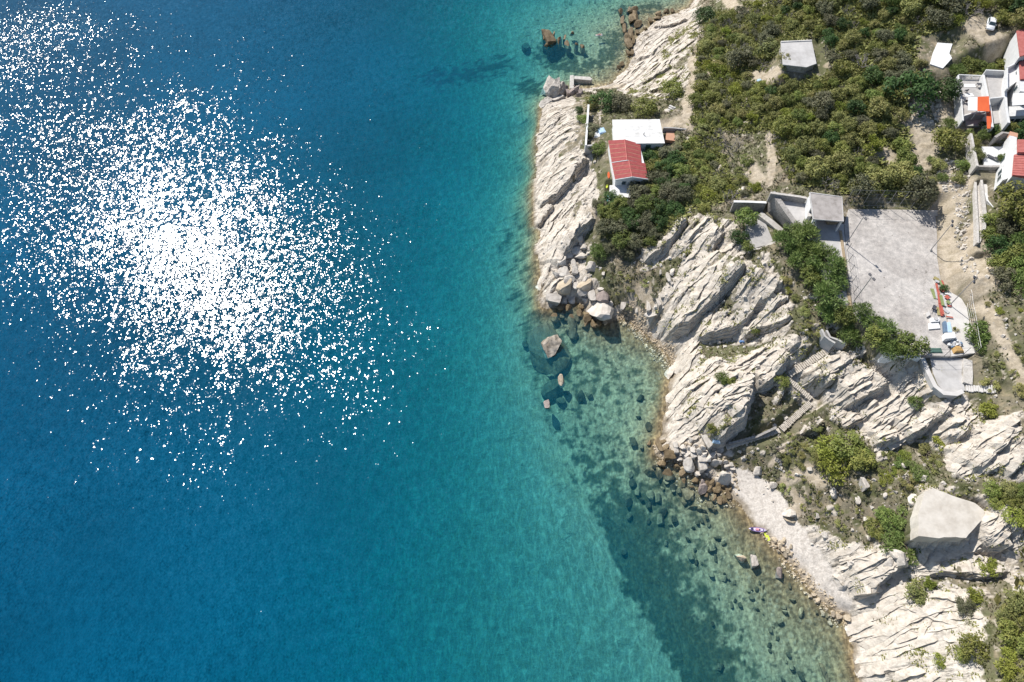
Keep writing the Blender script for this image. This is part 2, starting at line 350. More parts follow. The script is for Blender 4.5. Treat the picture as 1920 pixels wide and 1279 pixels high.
# islands of scrub in the rock and outcrops in the scrub
_n1 = fbm(GX / 7, GY / 7, 4, 21)
_n2 = fbm(GX / 2.6, GY / 2.6, 3, 22)
rock = np.clip(rock - smooth(0.25, 0.42, _n1 + 0.4 * _n2) * smooth(2.5, 5, H) * 0.95, 0, 1)
rock *= smooth(-20, 0, GY) * smooth(215, 175, GX)
rock = np.clip(np.maximum(rock, smooth(0.36, 0.5, fbm(GX / 4, GY / 4, 4, 25)) * (GX < 172) * (H < 19) * 0.85), 0, 1)
rock *= (1 - beach)
shore = smooth(4.0, 0.5, SD) * (SD > 0)
rock = np.maximum(rock, np.where((SD > 0) & (H < 4), smooth(3.0, 1.0, SD) * (1 - beach), 0))

# steps in the rock
stepadd = np.zeros(GX.shape, np.float32)
face = np.zeros(GX.shape, np.float32)
for ci, (line, hh, L) in enumerate(CRESTS):
    w = wpoly(line)
    a = np.array(w)
    # add small kinks so the edges are broken
    fine = []
    for k in range(len(w) - 1):
        n = max(2, int(math.dist(w[k], w[k + 1]) / 0.9))
        for q in range(n):
            t = q / n
            fine.append((w[k][0] * (1 - t) + w[k + 1][0] * t + random.uniform(-.28, .28), w[k][1] * (1 - t) + w[k + 1][1] * t + random.uniform(-.28, .28)))
    fine.append(w[-1])
    i0, i1 = np.searchsorted(XS, [a[:, 0].min() - L - 2, a[:, 0].max() + L + 2]); j0, j1 = np.searchsorted(YS, [a[:, 1].min() - L - 2, a[:, 1].max() + L + 2])
    sl = (slice(j0, j1), slice(i0, i1))
    d, s, t = line_dist(GX[sl], GY[sl], fine)
    d = d + noise(GX[sl] / 0.9, GY[sl] / 0.9, 60 + ci) * 0.12
    ends = smooth(0, 0.12, t) * smooth(1, 0.88, t)
    var = 0.85 + 0.35 * noise(t * 9, t * 0 + ci * 3.7, 61)
    up = hh * ends * var * np.clip(1 - d / L, 0, 1)
    dn = -0.35 * hh * ends * var * np.clip(1 - d / (L * 0.7), 0, 1) ** 1.2
    add = np.where(s < 0, up * 0.75, np.where(d < 0.22, up * 0.75 * (1 - d / 0.22) + dn * d / 0.22, dn))
    stepadd[sl] = np.where(np.abs(add) > np.abs(stepadd[sl]), add, stepadd[sl])
    face[sl] = np.maximum(face[sl], (s > 0) * (d < 0.7) * ends * min(1, hh / 1.5))
H = H + stepadd

# strata: thin beds whose broken edges run along the strike
SUV = np.stack([GX, GY], -1).astype(np.float32); wbest = np.full(GX.shape, 0.02, np.float32)
wsum = np.full(GX.shape, 1e-4, np.float32); strata = np.zeros(GX.shape, np.float32); sdark = np.zeros(GX.shape, np.float32)
for k, (p0, p1, pc, reach, amp, lam) in enumerate(STRIKES):
    (x0, x1, xc), (y0, y1, yc), _ = drop([p0[0], p1[0], pc[0]], [p0[1], p1[1], pc[1]])
    th = math.atan2(y1 - y0, x1 - x0)
    i0, i1 = np.searchsorted(XS, [xc - reach * 1.6, xc + reach * 1.6]); j0, j1 = np.searchsorted(YS, [yc - reach * 1.6, yc + reach * 1.6])
    sl = (slice(j0, j1), slice(i0, i1))
    X, Y = GX[sl], GY[sl]
    w = np.exp(-((X - xc) ** 2 + (Y - yc) ** 2) / (2 * (reach * 0.5) ** 2))
    al = (X * math.cos(th) + Y * math.sin(th)); ac = (-X * math.sin(th) + Y * math.cos(th))
    nb = w > wbest[sl]; SUV[sl][..., 0] = np.where(nb, al, SUV[sl][..., 0]); SUV[sl][..., 1] = np.where(nb, ac, SUV[sl][..., 1]); wbest[sl] = np.maximum(wbest[sl], w)
    ac = ac + 0.9 * fbm(al / 9, ac / 5, 3, 100 + k) + 0.22 * noise(al / 1.3, ac / 1.3, 110 + k)
    prof = np.zeros(X.shape, np.float32); dk = np.zeros(X.shape, np.float32)
    for lm, am, sd in ((lam, 1.0, 0), (lam * 0.45, 0.45, 1), (lam * 0.22, 0.18, 2)):
        q = ac / lm + 0.9 * noise(al / (lm * 5), ac / (lm * 2), 120 + k + sd)
        f = q - np.floor(q)
        r = _hash(np.floor(q), np.floor(al / (lm * 4) + 3 * _hash(np.floor(q), np.floor(q) * 0, 5)), 130 + k + sd)
        prof += am * (1 - f) * (0.25 + 1.1 * r)
        dk = np.maximum(dk, smooth(0.85, 0.97, f) * smooth(0.35, 0.8, r) * (1.0 if sd == 0 else 0.8 if sd == 1 else 0.45))  # darker line along the foot of each bed step
    # cross joints
    q = al / (lam * 1.5) + 0.7 * noise(al / 3, ac / 2, 140 + k)
    dk = np.maximum(dk, 0.55 * smooth(0.09, 0.02, np.abs(q - np.round(q))) * (_hash(np.round(q), np.floor(ac / (lam * 1.2)), 150 + k) > 0.6))
    strata[sl] += w * amp * prof; sdark[sl] += w * dk * (0.3 if k == 7 else 1.0); wsum[sl] += w
strata /= wsum; sdark /= wsum
cw = np.clip(wsum, 0, 1)
rk = rock * smooth(0.15, 1.0, SD) * (1 - 0.4 * smooth(20, 24, H))
c1, c2, cid = cells(GX / 1.7 + 0.6 * _n2, GY / 1.7 + 0.6 * _n1, 31)
H = H + rk * ((strata - 0.3 * cw) * np.minimum(1, wsum * 3) * 1.35 + 0.07 * fbm(GX / 1.6, GY / 1.6, 4, 33)) + rk * (cid - 0.5) * 0.16
soil = (SD > 0) * (1 - rock) * (1 - beach)
H = H + soil * (0.28 * fbm(GX / 2.2, GY / 2.2, 4, 35) + 0.10 * noise(GX / 0.6, GY / 0.6, 36)) * smooth(0.5, 2, SD)
# paths
path = np.zeros(GX.shape, np.float32)
for line, hw in PATHS:
    w = wpoly(line); a = np.array(w)
    i0, i1 = np.searchsorted(XS, [a[:, 0].min() - hw - 3, a[:, 0].max() + hw + 3]); j0, j1 = np.searchsorted(YS, [a[:, 1].min() - hw - 3, a[:, 1].max() + hw + 3])
    sl = (slice(j0, j1), slice(i0, i1))
    d, s, t = line_dist(GX[sl] + _wx[sl] * 0.6, GY[sl] + _wy[sl] * 0.6, w)
    path[sl] = np.maximum(path[sl], smooth(hw * 1.15, hw * 0.6, d))
# built pads
padm = np.zeros(GX.shape, np.float32)
for poly, z, bw in PADS:
    a = np.array(poly, float)
    x, y = unproj(a[:, 0], a[:, 1], z)
    w = list(zip(x, y))
    i0, i1 = np.searchsorted(XS, [x.min() - bw - 1, x.max() + bw + 1]); j0, j1 = np.searchsorted(YS, [y.min() - bw - 1, y.max() + bw + 1])
    sl = (slice(j0, j1), slice(i0, i1))
    d, _, _ = line_dist(GX[sl], GY[sl], w + w[:1])
    m = np.where(in_poly(GX[sl], GY[sl], w), 1.0, smooth(bw, 0.0, d))
    H[sl] = H[sl] * (1 - m) + (z - 0.12) * m
    padm[sl] = np.maximum(padm[sl], m)
stairm = np.zeros(GX.shape, np.float32)
for line in STAIRS:
    w = [(*map(float, unproj(a, b, z)), z) for a, b, z in line]
    for (xa, ya, za), (xb, yb, zb) in zip(w[:-1], w[1:]):
        i0, i1 = np.searchsorted(XS, [min(xa, xb) - 4, max(xa, xb) + 4]); j0, j1 = np.searchsorted(YS, [min(ya, yb) - 4, max(ya, yb) + 4])
        sl = (slice(j0, j1), slice(i0, i1))
        d, s_, t = line_dist(GX[sl], GY[sl], [(xa, ya), (xb, yb)])
        m = smooth(2.3, 0.95, d + 0.2 * _n2[sl])
        stairm[sl] = np.maximum(stairm[sl], m)
        H[sl] = H[sl] * (1 - m) + (za + (zb - za) * t - 0.32) * m
# bed of the sea: sand ripples, stones
sea = SD < 0
_shal = smooth(-4.5, -1.0, H)
b1, b2, bid = cells(GX / 0.8 + _n2 * 0.3, GY / 0.8, 41)
H = H + np.where(sea, 0.06 * fbm(GX / 1.3, GY / 1.3, 3, 42) + _shal * smooth(0.0, -1.2, SD) * 0.20 * (0.45 - b1) * (bid > 0.35), 0)
H = np.where(sea, np.minimum(H, -0.06), H)

# rock at the water's edge is broken up
def hgt(x, y):
    x = np.asarray(x, float); y = np.asarray(y, float)
    i = np.clip(np.searchsorted(XS, x) - 1, 0, len(XS) - 2); j = np.clip(np.searchsorted(YS, y) - 1, 0, len(YS) - 2)
    tx = (x - XS[i]) / (XS[i + 1] - XS[i]); ty = (y - YS[j]) / (YS[j + 1] - YS[j])
    return (H[j, i] * (1 - tx) + H[j, i + 1] * tx) * (1 - ty) + (H[j + 1, i] * (1 - tx) + H[j + 1, i + 1] * tx) * ty

def samp(A, x, y):
    i = np.clip(np.searchsorted(XS, x) - 1, 0, len(XS) - 2); j = np.clip(np.searchsorted(YS, y) - 1, 0, len(YS) - 2)
    return A[j, i]

def ground(px, py):
    """photo pixel -> point on the finished ground"""
    x, y, z = drop(px, py, hgt)
    return x, y, hgt(x, y)

# ------------------------------------------------------------------ ground colour
def col(*c): return np.array(c, np.float32)
def mix(a, b, t): return a + (b - a) * t[..., None]
COLR = np.zeros(GX.shape + (3,), np.float32)
tone = fbm(GX / 11, GY / 11, 4, 51)
tone2 = fbm(GX / 1.4, GY / 1.4, 4, 52)
tone3 = fbm(GX / 0.7, GY / 0.7, 2, 53)
# soil, dry grass, low herbs
so = mix(np.broadcast_to(col(.180, .158, .112), COLR.shape), col(.120, .122, .062), smooth(-0.35, 0.35, tone + tone2 * 0.5))
so = mix(so, col(.30, .245, .17), smooth(0.12, 0.6, tone2 - tone * 0.4) * 0.8)
so = mix(so, col(.07, .078, .030), smooth(0.05, 0.45, fbm(GX / 3.2, GY / 3.2, 4, 54) + 0.3 * tone3) * 0.9)
so = mix(so, col(.42, .37, .30), smooth(0.33, 0.5, tone3 + 0.4 * _n2) * 0.8)
COLR[:] = so
# pale limestone and marl beds
ro = mix(np.broadcast_to(col(.50, .445, .375), COLR.shape), col(.605, .55, .48), smooth(-0.3, 0.35, tone2 + 0.3 * tone))
ro = mix(ro, col(.40, .345, .275), smooth(0.15, 0.55, fbm(GX / 5, GY / 5, 4, 55)) * 0.7)
ro = mix(ro, col(.33, .30, .26), smooth(0.22, 0.5, tone3 + 0.3 * tone2) * 0.55)
ro = mix(ro, col(.085, .07, .05), np.clip(sdark * 1.25, 0, 1) * 0.85)
ro = mix(ro, col(.13, .11, .08), smooth(0.09, 0.0, c2 - c1) * 0.5 * smooth(-.1, .25, tone + .4 * _n2))
ro = mix(ro, col(.14, .125, .07), smooth(0.28, 0.5, fbm(GX / 2.2, GY / 2.2, 4, 56)) * 0.75 * smooth(2.5, 5, H))
COLR = mix(COLR, ro, smooth(0.25, 0.65, rock + 0.25 * tone2))
gs_ = mask_of([ROCK[6]], 1.0)
COLR = mix(COLR, COLR * 0.35 + col(.40, .37, .325), blur(gs_, 4) * smooth(.3, .7, rock) * .55)
# beds seen end on in the step faces are browner
COLR = mix(COLR, mix(np.broadcast_to(col(.30, .255, .20), COLR.shape), col(.17, .14, .105), smooth(-.1, .3, noise(GX / .5, GY / .5, 57))), np.clip(face, 0, 1) * 0.7)
# earth and grit gather in the hollows between the beds
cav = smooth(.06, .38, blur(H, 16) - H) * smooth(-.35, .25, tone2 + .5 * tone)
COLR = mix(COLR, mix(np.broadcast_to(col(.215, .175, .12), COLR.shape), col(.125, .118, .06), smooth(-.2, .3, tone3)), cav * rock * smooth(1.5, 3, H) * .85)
# beach
be = mix(np.broadcast_to(col(.62, .565, .50), COLR.shape), col(.49, .44, .385), smooth(-0.2, 0.5, tone3 + 0.5 * noise(GX / 0.4, GY / 0.4, 58)))
COLR = mix(COLR, be, smooth(0.3, 0.7, beach))
pa = mix(np.broadcast_to(col(.47, .40, .31), COLR.shape), col(.36, .30, .22), smooth(-0.2, 0.4, tone2))
COLR = mix(COLR, pa, path * 0.85 * (SD > 0.5))
# red earth near the top, litter under the thicket

# wet brown, weed-covered band at the waterline
wfac = 1 - 0.85 * smooth(92, 100, GY) * (GX < 60)
wet = smooth(1.6, 0.2, SD + 0.8 * tone2) * smooth(1.3, 0.2, H) * (SD > -0.5)
COLR = mix(COLR, mix(np.broadcast_to(col(.165, .125, .075), COLR.shape), col(.25, .205, .14), smooth(-.2, .4, tone3)), wet * 0.75 * wfac)
# sea bed
dep = np.clip(-H, 0, 99)
sb = mix(np.broadcast_to(col(.34, .31, .22), COLR.shape), col(.27, .24, .16), smooth(-0.3, 0.3, tone2))
peb = mix(np.broadcast_to(col(.27, .215, .125), COLR.shape), col(.13, .095, .05), smooth(-0.15, 0.3, tone3 + 0.6 * noise(GX / 0.45, GY / 0.45, 59)))
peb = mix(peb, col(.36, .32, .22), (bid > 0.72) * smooth(0.45, 0.25, b1) * 0.8)
sb = mix(sb, mix(np.broadcast_to(col(.36, .31, .19), COLR.shape), peb, 0.45 + 0.35 * np.clip(tone3 * 2, -1, 1)), smooth(5.0, 2.8, dep + 0.9 * tone) * 0.8 * (SD > -42))
sb = mix(sb, peb, smooth(2.2, 0.7, dep + 0.9 * tone))
# meadow of dark weed along the edge of the sand
def lines_field(lines, reach):
    f = np.zeros(GX.shape, np.float32)
    for line in lines:
        a = np.array(line, float); x, y = unproj(a[:, 0], a[:, 1], -2.0)
        d, s, t = line_dist(GX, GY, list(zip(x.tolist(), y.tolist())))
        f = np.maximum(f, np.exp(-(d / reach) ** 2))
    return f
core = lines_field([[(1178, 1010), (1205, 1070), (1245, 1140), (1282, 1200), (1310, 1260), (1325, 1310)]], 7.5)
mid = lines_field([[(1000, 700), (1040, 790), (1090, 880), (1150, 960), (1200, 1040), (1260, 1130), (1320, 1240), (1350, 1310)]], 9.5)
near = lines_field([[(958, 420), (965, 480), (975, 560), (1000, 640), (1060, 660), (1130, 680)]], 5.5)
near = np.maximum(near, lines_field([[(1010, 640), (1090, 700), (1180, 730)], [(1110, 850), (1180, 900), (1250, 940)]], 7) * .8)
top = lines_field([[(1160, 70), (1148, 95), (1135, 115)], [(1055, 112), (1080, 128), (1112, 122)], [(1170, 20), (1200, 22), (1225, 15)], [(985, 140), (1000, 160)]], 3.5) + 0.8 * lines_field([[(810, 92), (830, 98)], [(870, 96), (900, 100), (935, 95)], [(1020, 85), (1050, 108)]], 5)
patch = fbm(GX / 2.1, GY / 2.1, 4, 71) + 0.35 * noise(GX / 0.7, GY / 0.7, 72)
edge_line = [unproj(a, b, -5.0) for a, b in [(930, 380), (935, 500), (965, 600), (985, 690), (1015, 760), (1050, 850), (1095, 950), (1120, 990), (1150, 1045), (1158, 1075), (1185, 1120), (1200, 1150), (1226, 1190), (1246, 1230), (1263, 1260), (1285, 1310), (1310, 1400)]]
_rg = 2.2 * fbm(GX / 4.5, GY / 4.5, 4, 77)
ed, es, et = line_dist(GX + _wx * 0.8, GY + _wy * 0.8, [(float(a), float(b)) for a, b in edge_line])
seaward = smooth(0.2, -0.8, ed * es)          # 0 on the sand side
inside = 1 - smooth(-0.4, 0.5, ed * es) if False else smooth(-0.9, 0.9, -ed * es + _rg)
weed = np.clip(core * 1.05 + mid * 0.24 + near * 0.42, 0, 1.4) * inside
weed = np.maximum(weed, np.clip(top, 0, 1))
weed = smooth(0.0, 0.5, weed * 0.9 + patch * 0.95 - 0.24) * smooth(0.0, 0.25, weed)
sb = mix(sb, mix(np.broadcast_to(col(.030, .040, .022), COLR.shape), col(.085, .085, .045), smooth(-.1, .5, tone3)), weed * 0.9)
spots = smooth(0.36, 0.44, fbm(GX / 1.5, GY / 1.5, 3, 75)) * (dep < 5) * (SD < -3) * inside
sb = mix(sb, col(.045, .045, .03), spots * 0.8)
COLR = np.where((SD < 0)[..., None] & (H < 0)[..., None], mix(sb, mix(np.broadcast_to(col(.20, .145, .075), COLR.shape), col(.11, .082, .048), smooth(-.2, .3, tone3)), smooth(1.5, 0.3, dep) * 0.75 * wfac), COLR)

def grid_mesh(name, X, Y, Z, keep=None):
    ny, nx = X.shape
    idx = np.arange(nx * ny).reshape(ny, nx)
    q = np.stack([idx[:-1, :-1], idx[:-1, 1:], idx[1:, 1:], idx[1:, :-1]], -1).reshape(-1, 4)
    if keep is not None:
        q = q[keep[:-1, :-1].ravel()]
    me = bpy.data.meshes.new(name)
    me.vertices.add(nx * ny)
    me.vertices.foreach_set('co', np.stack([X, Y, Z], -1).astype(np.float32).ravel())
    me.loops.add(len(q) * 4); me.polygons.add(len(q))
    me.loops.foreach_set('vertex_index', q.ravel().astype(np.int32))
    me.polygons.foreach_set('loop_start', (np.arange(len(q)) * 4).astype(np.int32))
    me.update(calc_edges=True)
    return me

# ------------------------------------------------------------------ materials
def M(name):
    m = bpy.data.materials.new(name); m.use_nodes = True
    nt = m.node_tree
    b = nt.nodes['Principled BSDF']
    return m, nt, b

def N(nt, kind, **kw):
    n = nt.nodes.new(kind)
    for k, v in kw.items():
        if hasattr(n, k): setattr(n, k, v)
        else: n.inputs[k].default_value = v
    return n

def noise_mat(name, c1, c2, scale=2.0, rough=0.85, bump=0.3, bdist=0.05, c3=None, rnd=0.0, coord='Object', detail=6.0, spec=0.3, metal=0.0):
    """weathered surface: two colours mixed by noise, fine relief, optional per object variation"""
    m, nt, b = M(name)
    tc = N(nt, 'ShaderNodeTexCoord')
    nz = N(nt, 'ShaderNodeTexNoise', Scale=scale, Detail=detail, Roughness=0.65)
    nt.links.new(tc.outputs[coord], nz.inputs['Vector'])
    cr = N(nt, 'ShaderNodeValToRGB')
    cr.color_ramp.elements[0].position = 0.32; cr.color_ramp.elements[0].color = (*c1, 1)
    cr.color_ramp.elements[1].position = 0.68; cr.color_ramp.elements[1].color = (*c2, 1)
    if c3:
        e = cr.color_ramp.elements.new(0.5); e.color = (*c3, 1)
    nt.links.new(nz.outputs['Fac'], cr.inputs['Fac'])
    out = cr.outputs['Color']
    if rnd:
        oi = N(nt, 'ShaderNodeObjectInfo')
        mr = N(nt, 'ShaderNodeMapRange'); mr.inputs['To Min'].default_value = 1 - rnd; mr.inputs['To Max'].default_value = 1 + rnd
        nt.links.new(oi.outputs['Random'], mr.inputs['Value'])
        mx = N(nt, 'ShaderNodeMix', data_type='RGBA', blend_type='MULTIPLY'); mx.inputs['Factor'].default_value = 1
        nt.links.new(out, mx.inputs['A']); nt.links.new(mr.outputs['Result'], mx.inputs['B'])
        out = mx.outputs['Result']
    nt.links.new(out, b.inputs['Base Color'])
    b.inputs['Roughness'].default_value = rough
    b.inputs['Specular IOR Level'].default_value = spec
    b.inputs['Metallic'].default_value = metal
    if bump:
        n2 = N(nt, 'ShaderNodeTexNoise', Scale=scale * 3, Detail=5.0)
        nt.links.new(tc.outputs[coord], n2.inputs['Vector'])
        bp = N(nt, 'ShaderNodeBump', Strength=bump, Distance=bdist)
        nt.links.new(n2.outputs['Fac'], bp.inputs['Height'])
        nt.links.new(bp.outputs['Normal'], b.inputs['Normal'])
    return m

# ground: colour attribute broken up by fine grain; rock also gets fine cracks along its beds
gm, nt, b = M('ground')
at = N(nt, 'ShaderNodeAttribute', attribute_name='ground_colour')
rka = N(nt, 'ShaderNodeAttribute', attribute_name='bare_rock')
uva = N(nt, 'ShaderNodeAttribute', attribute_name='bed_coords')
tc = N(nt, 'ShaderNodeTexCoord')
n1 = N(nt, 'ShaderNodeTexNoise', Scale=3.1, Detail=8.0, Roughness=0.7)
nt.links.new(tc.outputs['Object'], n1.inputs['Vector'])
mr = N(nt, 'ShaderNodeMapRange'); mr.inputs['From Min'].default_value = 0.3; mr.inputs['From Max'].default_value = 0.7; mr.inputs['To Min'].default_value = 0.70; mr.inputs['To Max'].default_value = 1.28
nt.links.new(n1.outputs['Fac'], mr.inputs['Value'])
mpa = N(nt, 'ShaderNodeMapping'); mpa.inputs['Scale'].default_value = (0.22, 1.25, 1.0)
nt.links.new(uva.outputs['Vector'], mpa.inputs['Vector'])
n2 = N(nt, 'ShaderNodeTexNoise', Scale=1.0, Detail=7.0, Roughness=0.62, Distortion=0.5)
nt.links.new(mpa.outputs['Vector'], n2.inputs['Vector'])
def m2(op, a, b_=None, cl=False):
    n = N(nt, 'ShaderNodeMath', operation=op); n.use_clamp = cl
    for i, v in enumerate((a, b_)):
        if v is None: continue
        if isinstance(v, (int, float)): n.inputs[i].default_value = v
        else: nt.links.new(v, n.inputs[i])
    return n.outputs[0]
rdg = m2('ABSOLUTE', m2('SUBTRACT', n2.outputs['Fac'], 0.5))          # thin valleys = cracks
crk = m2('SUBTRACT', 1.0, m2('DIVIDE', rdg, 0.020), True)
n3 = N(nt, 'ShaderNodeTexNoise', Scale=0.35, Detail=2.0); nt.links.new(tc.outputs['Object'], n3.inputs['Vector'])
crk = m2('MULTIPLY', crk, m2('MULTIPLY', m2('SUBTRACT', n3.outputs['Fac'], 0.44, True), 4.0, True))
crk = m2('MULTIPLY', crk, rka.outputs['Fac'])
mx = N(nt, 'ShaderNodeMix', data_type='RGBA', blend_type='MULTIPLY'); mx.inputs['Factor'].default_value = 1
nt.links.new(at.outputs['Color'], mx.inputs['A']); nt.links.new(mr.outputs['Result'], mx.inputs['B'])
mc = N(nt, 'ShaderNodeMix', data_type='RGBA'); mc.inputs['B'].default_value = (.11, .09, .065, 1)
nt.links.new(m2('MULTIPLY', crk, 0.75), mc.inputs['Factor']); nt.links.new(mx.outputs['Result'], mc.inputs['A'])
nt.links.new(mc.outputs['Result'], b.inputs['Base Color'])
b.inputs['Roughness'].default_value = 0.92; b.inputs['Specular IOR Level'].default_value = 0.2
hgt_ = m2('ADD', m2('MULTIPLY', n1.outputs['Fac'], 0.10), m2('MULTIPLY', m2('SUBTRACT', m2('MULTIPLY', n2.outputs['Fac'], 0.26), m2('MULTIPLY', crk, 0.10)), rka.outputs['Fac']))
bp = N(nt, 'ShaderNodeBump', Strength=0.9, Distance=1.0)
nt.links.new(hgt_, bp.inputs['Height']); nt.links.new(bp.outputs['Normal'], b.inputs['Normal'])

me = grid_mesh('ground', GX, GY, H)
ca = me.color_attributes.new('ground_colour', 'FLOAT_COLOR', 'POINT')
ca.data.foreach_set('color', np.concatenate([np.clip(COLR, 0.005, 0.85), np.ones(GX.shape + (1,), np.float32)], -1).astype(np.float32).ravel())
ra = me.attributes.new('bare_rock', 'FLOAT', 'POINT'); ra.data.foreach_set('value', np.clip(rock, 0, 1).astype(np.float32).ravel())
ua = me.attributes.new('bed_coords', 'FLOAT_VECTOR', 'POINT'); ua.data.foreach_set('vector', np.concatenate([SUV, np.zeros(GX.shape + (1,), np.float32)], -1).ravel())
me.materials.append(gm)
terrain = bpy.data.objects.new('ground', me); C.objects.link(terrain)
terrain['kind'] = 'structure'

# ------------------------------------------------------------------ the sea
WXS = axis((-4000, -800, 400), (-800, -260, 30), (-260, 0, 2.5), (0, 125, 0.6), (125, 180, 4))
WYS = axis((-2500, -300, 300), (-300, 0, 20), (0, 215, 0.8), (215, 320, 7), (320, 900, 40), (900, 5000, 400))
WX, WY = np.meshgrid(WXS, WYS)
_bh = blur(H, 3)
def bed(x, y):
    i = np.clip(np.searchsorted(XS, x) - 1, 0, len(XS) - 2); j = np.clip(np.searchsorted(YS, y) - 1, 0, len(YS) - 2)
    tx = (x - XS[i]) / (XS[i + 1] - XS[i]); ty = (y - YS[j]) / (YS[j + 1] - YS[j])
    return (_bh[j, i] * (1 - tx) + _bh[j, i + 1] * tx) * (1 - ty) + (_bh[j + 1, i] * (1 - tx) + _bh[j + 1, i + 1] * tx) * ty
DEP = -bed(WX, WY)
keep = np.minimum.reduce([DEP[:-1, :-1] * 0 + 1]) > 0
dm = np.maximum.reduce([DEP[:-1, :-1], DEP[1:, :-1], DEP[:-1, 1:], DEP[1:, 1:]])
kp = np.zeros(WX.shape, bool); kp[:-1, :-1] = dm > -1.5
wme = grid_mesh('sea', WX, WY, np.zeros(WX.shape), kp)
da = wme.attributes.new('depth', 'FLOAT', 'POINT')
da.data.foreach_set('value', np.clip(DEP, 0, 60).astype(np.float32).ravel())
wm = bpy.data.materials.new('sea_water'); wm.use_nodes = True
nt = wm.node_tree; nt.nodes.clear()
def math_n(op, a, b=None):
    n = N(nt, 'ShaderNodeMath', operation=op)
    for i, v in enumerate((a, b)):
        if v is None: continue
        if isinstance(v, (int, float)): n.inputs[i].default_value = v
        else: nt.links.new(v, n.inputs[i])
    return n.outputs[0]
at = N(nt, 'ShaderNodeAttribute', attribute_name='depth')
dpt = at.outputs['Fac']
def chan(k, add=0.0):
    return math_n('POWER', 2.718, math_n('MULTIPLY', dpt, -k))
# light passing down and up: each pass loses red first
KR, KG, KB = WATER_K
tr = N(nt, 'ShaderNodeCombineColor')
for i, k in enumerate((KR, KG, KB)):
    nt.links.new(chan(k), tr.inputs[i])
# light scattered back by the water itself
big = N(nt, 'ShaderNodeTexNoise', Scale=0.016, Detail=3.0, Roughness=0.5)
tc = N(nt, 'ShaderNodeTexCoord')
nt.links.new(tc.outputs['Object'], big.inputs['Vector'])
bigf = N(nt, 'ShaderNodeMapRange'); bigf.inputs['From Min'].default_value = 0.3; bigf.inputs['From Max'].default_value = 0.7; bigf.inputs['To Min'].default_value = 0.72; bigf.inputs['To Max'].default_value = 1.28
nt.links.new(big.outputs['Fac'], bigf.inputs['Value'])
sc = N(nt, 'ShaderNodeCombineColor')
for i, (s, k) in enumerate(zip(WATER_S, WATER_SK)):
    v = math_n('MULTIPLY', math_n('SUBTRACT', 1.0, chan(k)), s)
    nt.links.new(math_n('MULTIPLY', v, bigf.outputs['Result']), sc.inputs[i])
# ripples: two sets of small waves tilt the surface; gusts make rougher and calmer patches
def tilt(scale, detail, amp, rot, stretch):
    mp = N(nt, 'ShaderNodeMapping'); mp.inputs['Rotation'].default_value = (0, 0, math.radians(rot)); mp.inputs['Scale'].default_value = (1.0, stretch, 1.0)
    nt.links.new(tc.outputs['Object'], mp.inputs['Vector'])
    r = N(nt, 'ShaderNodeTexNoise', Scale=scale, Detail=detail, Roughness=0.55)
    nt.links.new(mp.outputs['Vector'], r.inputs['Vector'])
    sb_ = N(nt, 'ShaderNodeVectorMath', operation='SUBTRACT'); sb_.inputs[1].default_value = (0.5, 0.5, 0.5)
    nt.links.new(r.outputs['Color'], sb_.inputs[0])
    ml = N(nt, 'ShaderNodeVectorMath', operation='MULTIPLY'); ml.inputs[1].default_value = (amp, amp * .74, 0)
    nt.links.new(sb_.outputs[0], ml.inputs[0])
    return ml.outputs[0]
t1 = tilt(WAVE[3], 1.5, WAVE[0], -20, 0.62)
t2 = tilt(WAVE[4], 0.5, WAVE[1], 35, 0.8)
t3 = tilt(0.11, 1.0, WAVE[5], -20, 0.6)
r3 = N(nt, 'ShaderNodeTexNoise', Scale=0.035, Detail=3.0, Roughness=0.6)
nt.links.new(tc.outputs['Object'], r3.inputs['Vector'])
gust = N(nt, 'ShaderNodeMapRange'); gust.inputs['From Min'].default_value = 0.34; gust.inputs['From Max'].default_value = 0.66; gust.inputs['To Min'].default_value = 0.72; gust.inputs['To Max'].default_value = 1.3
nt.links.new(r3.outputs['Fac'], gust.inputs['Value'])
# a squall ruffles the water far out at the top left
sqx, sqy = unproj(70, 70, 0.0)
sqd = N(nt, 'ShaderNodeVectorMath', operation='DISTANCE'); sqd.inputs[1].default_value = (float(sqx), float(sqy), 0); nt.links.new(tc.outputs['Object'], sqd.inputs[0])
sqr = N(nt, 'ShaderNodeMapRange', interpolation_type='SMOOTHSTEP'); sqr.inputs['From Min'].default_value = 14; sqr.inputs['From Max'].default_value = 40; sqr.inputs['To Min'].default_value = 1.75; sqr.inputs['To Max'].default_value = 1.0
nt.links.new(math_n('ADD', sqd.outputs['Value'], math_n('MULTIPLY', r3.outputs['Fac'], 22.0)), sqr.inputs['Value'])
def vadd(a, b_):
    n = N(nt, 'ShaderNodeVectorMath', operation='ADD'); nt.links.new(a, n.inputs[0]); nt.links.new(b_, n.inputs[1]); return n.outputs[0]
def vscale(a, f):
    n = N(nt, 'ShaderNodeVectorMath', operation='SCALE'); nt.links.new(a, n.inputs[0])
    if isinstance(f, float): n.inputs['Scale'].default_value = f
    else: nt.links.new(f, n.inputs['Scale'])
    return n.outputs[0]
slope = vscale(vadd(vadd(t1, t2), t3), math_n('MULTIPLY', gust.outputs['Result'], sqr.outputs['Result']))
geo = N(nt, 'ShaderNodeNewGeometry')
def normal_of(f):
    n = N(nt, 'ShaderNodeVectorMath', operation='NORMALIZE')
    nt.links.new(vadd(geo.outputs['True Normal'], vscale(slope, f)), n.inputs[0])
    return n.outputs[0]
nrm = normal_of(1.0)
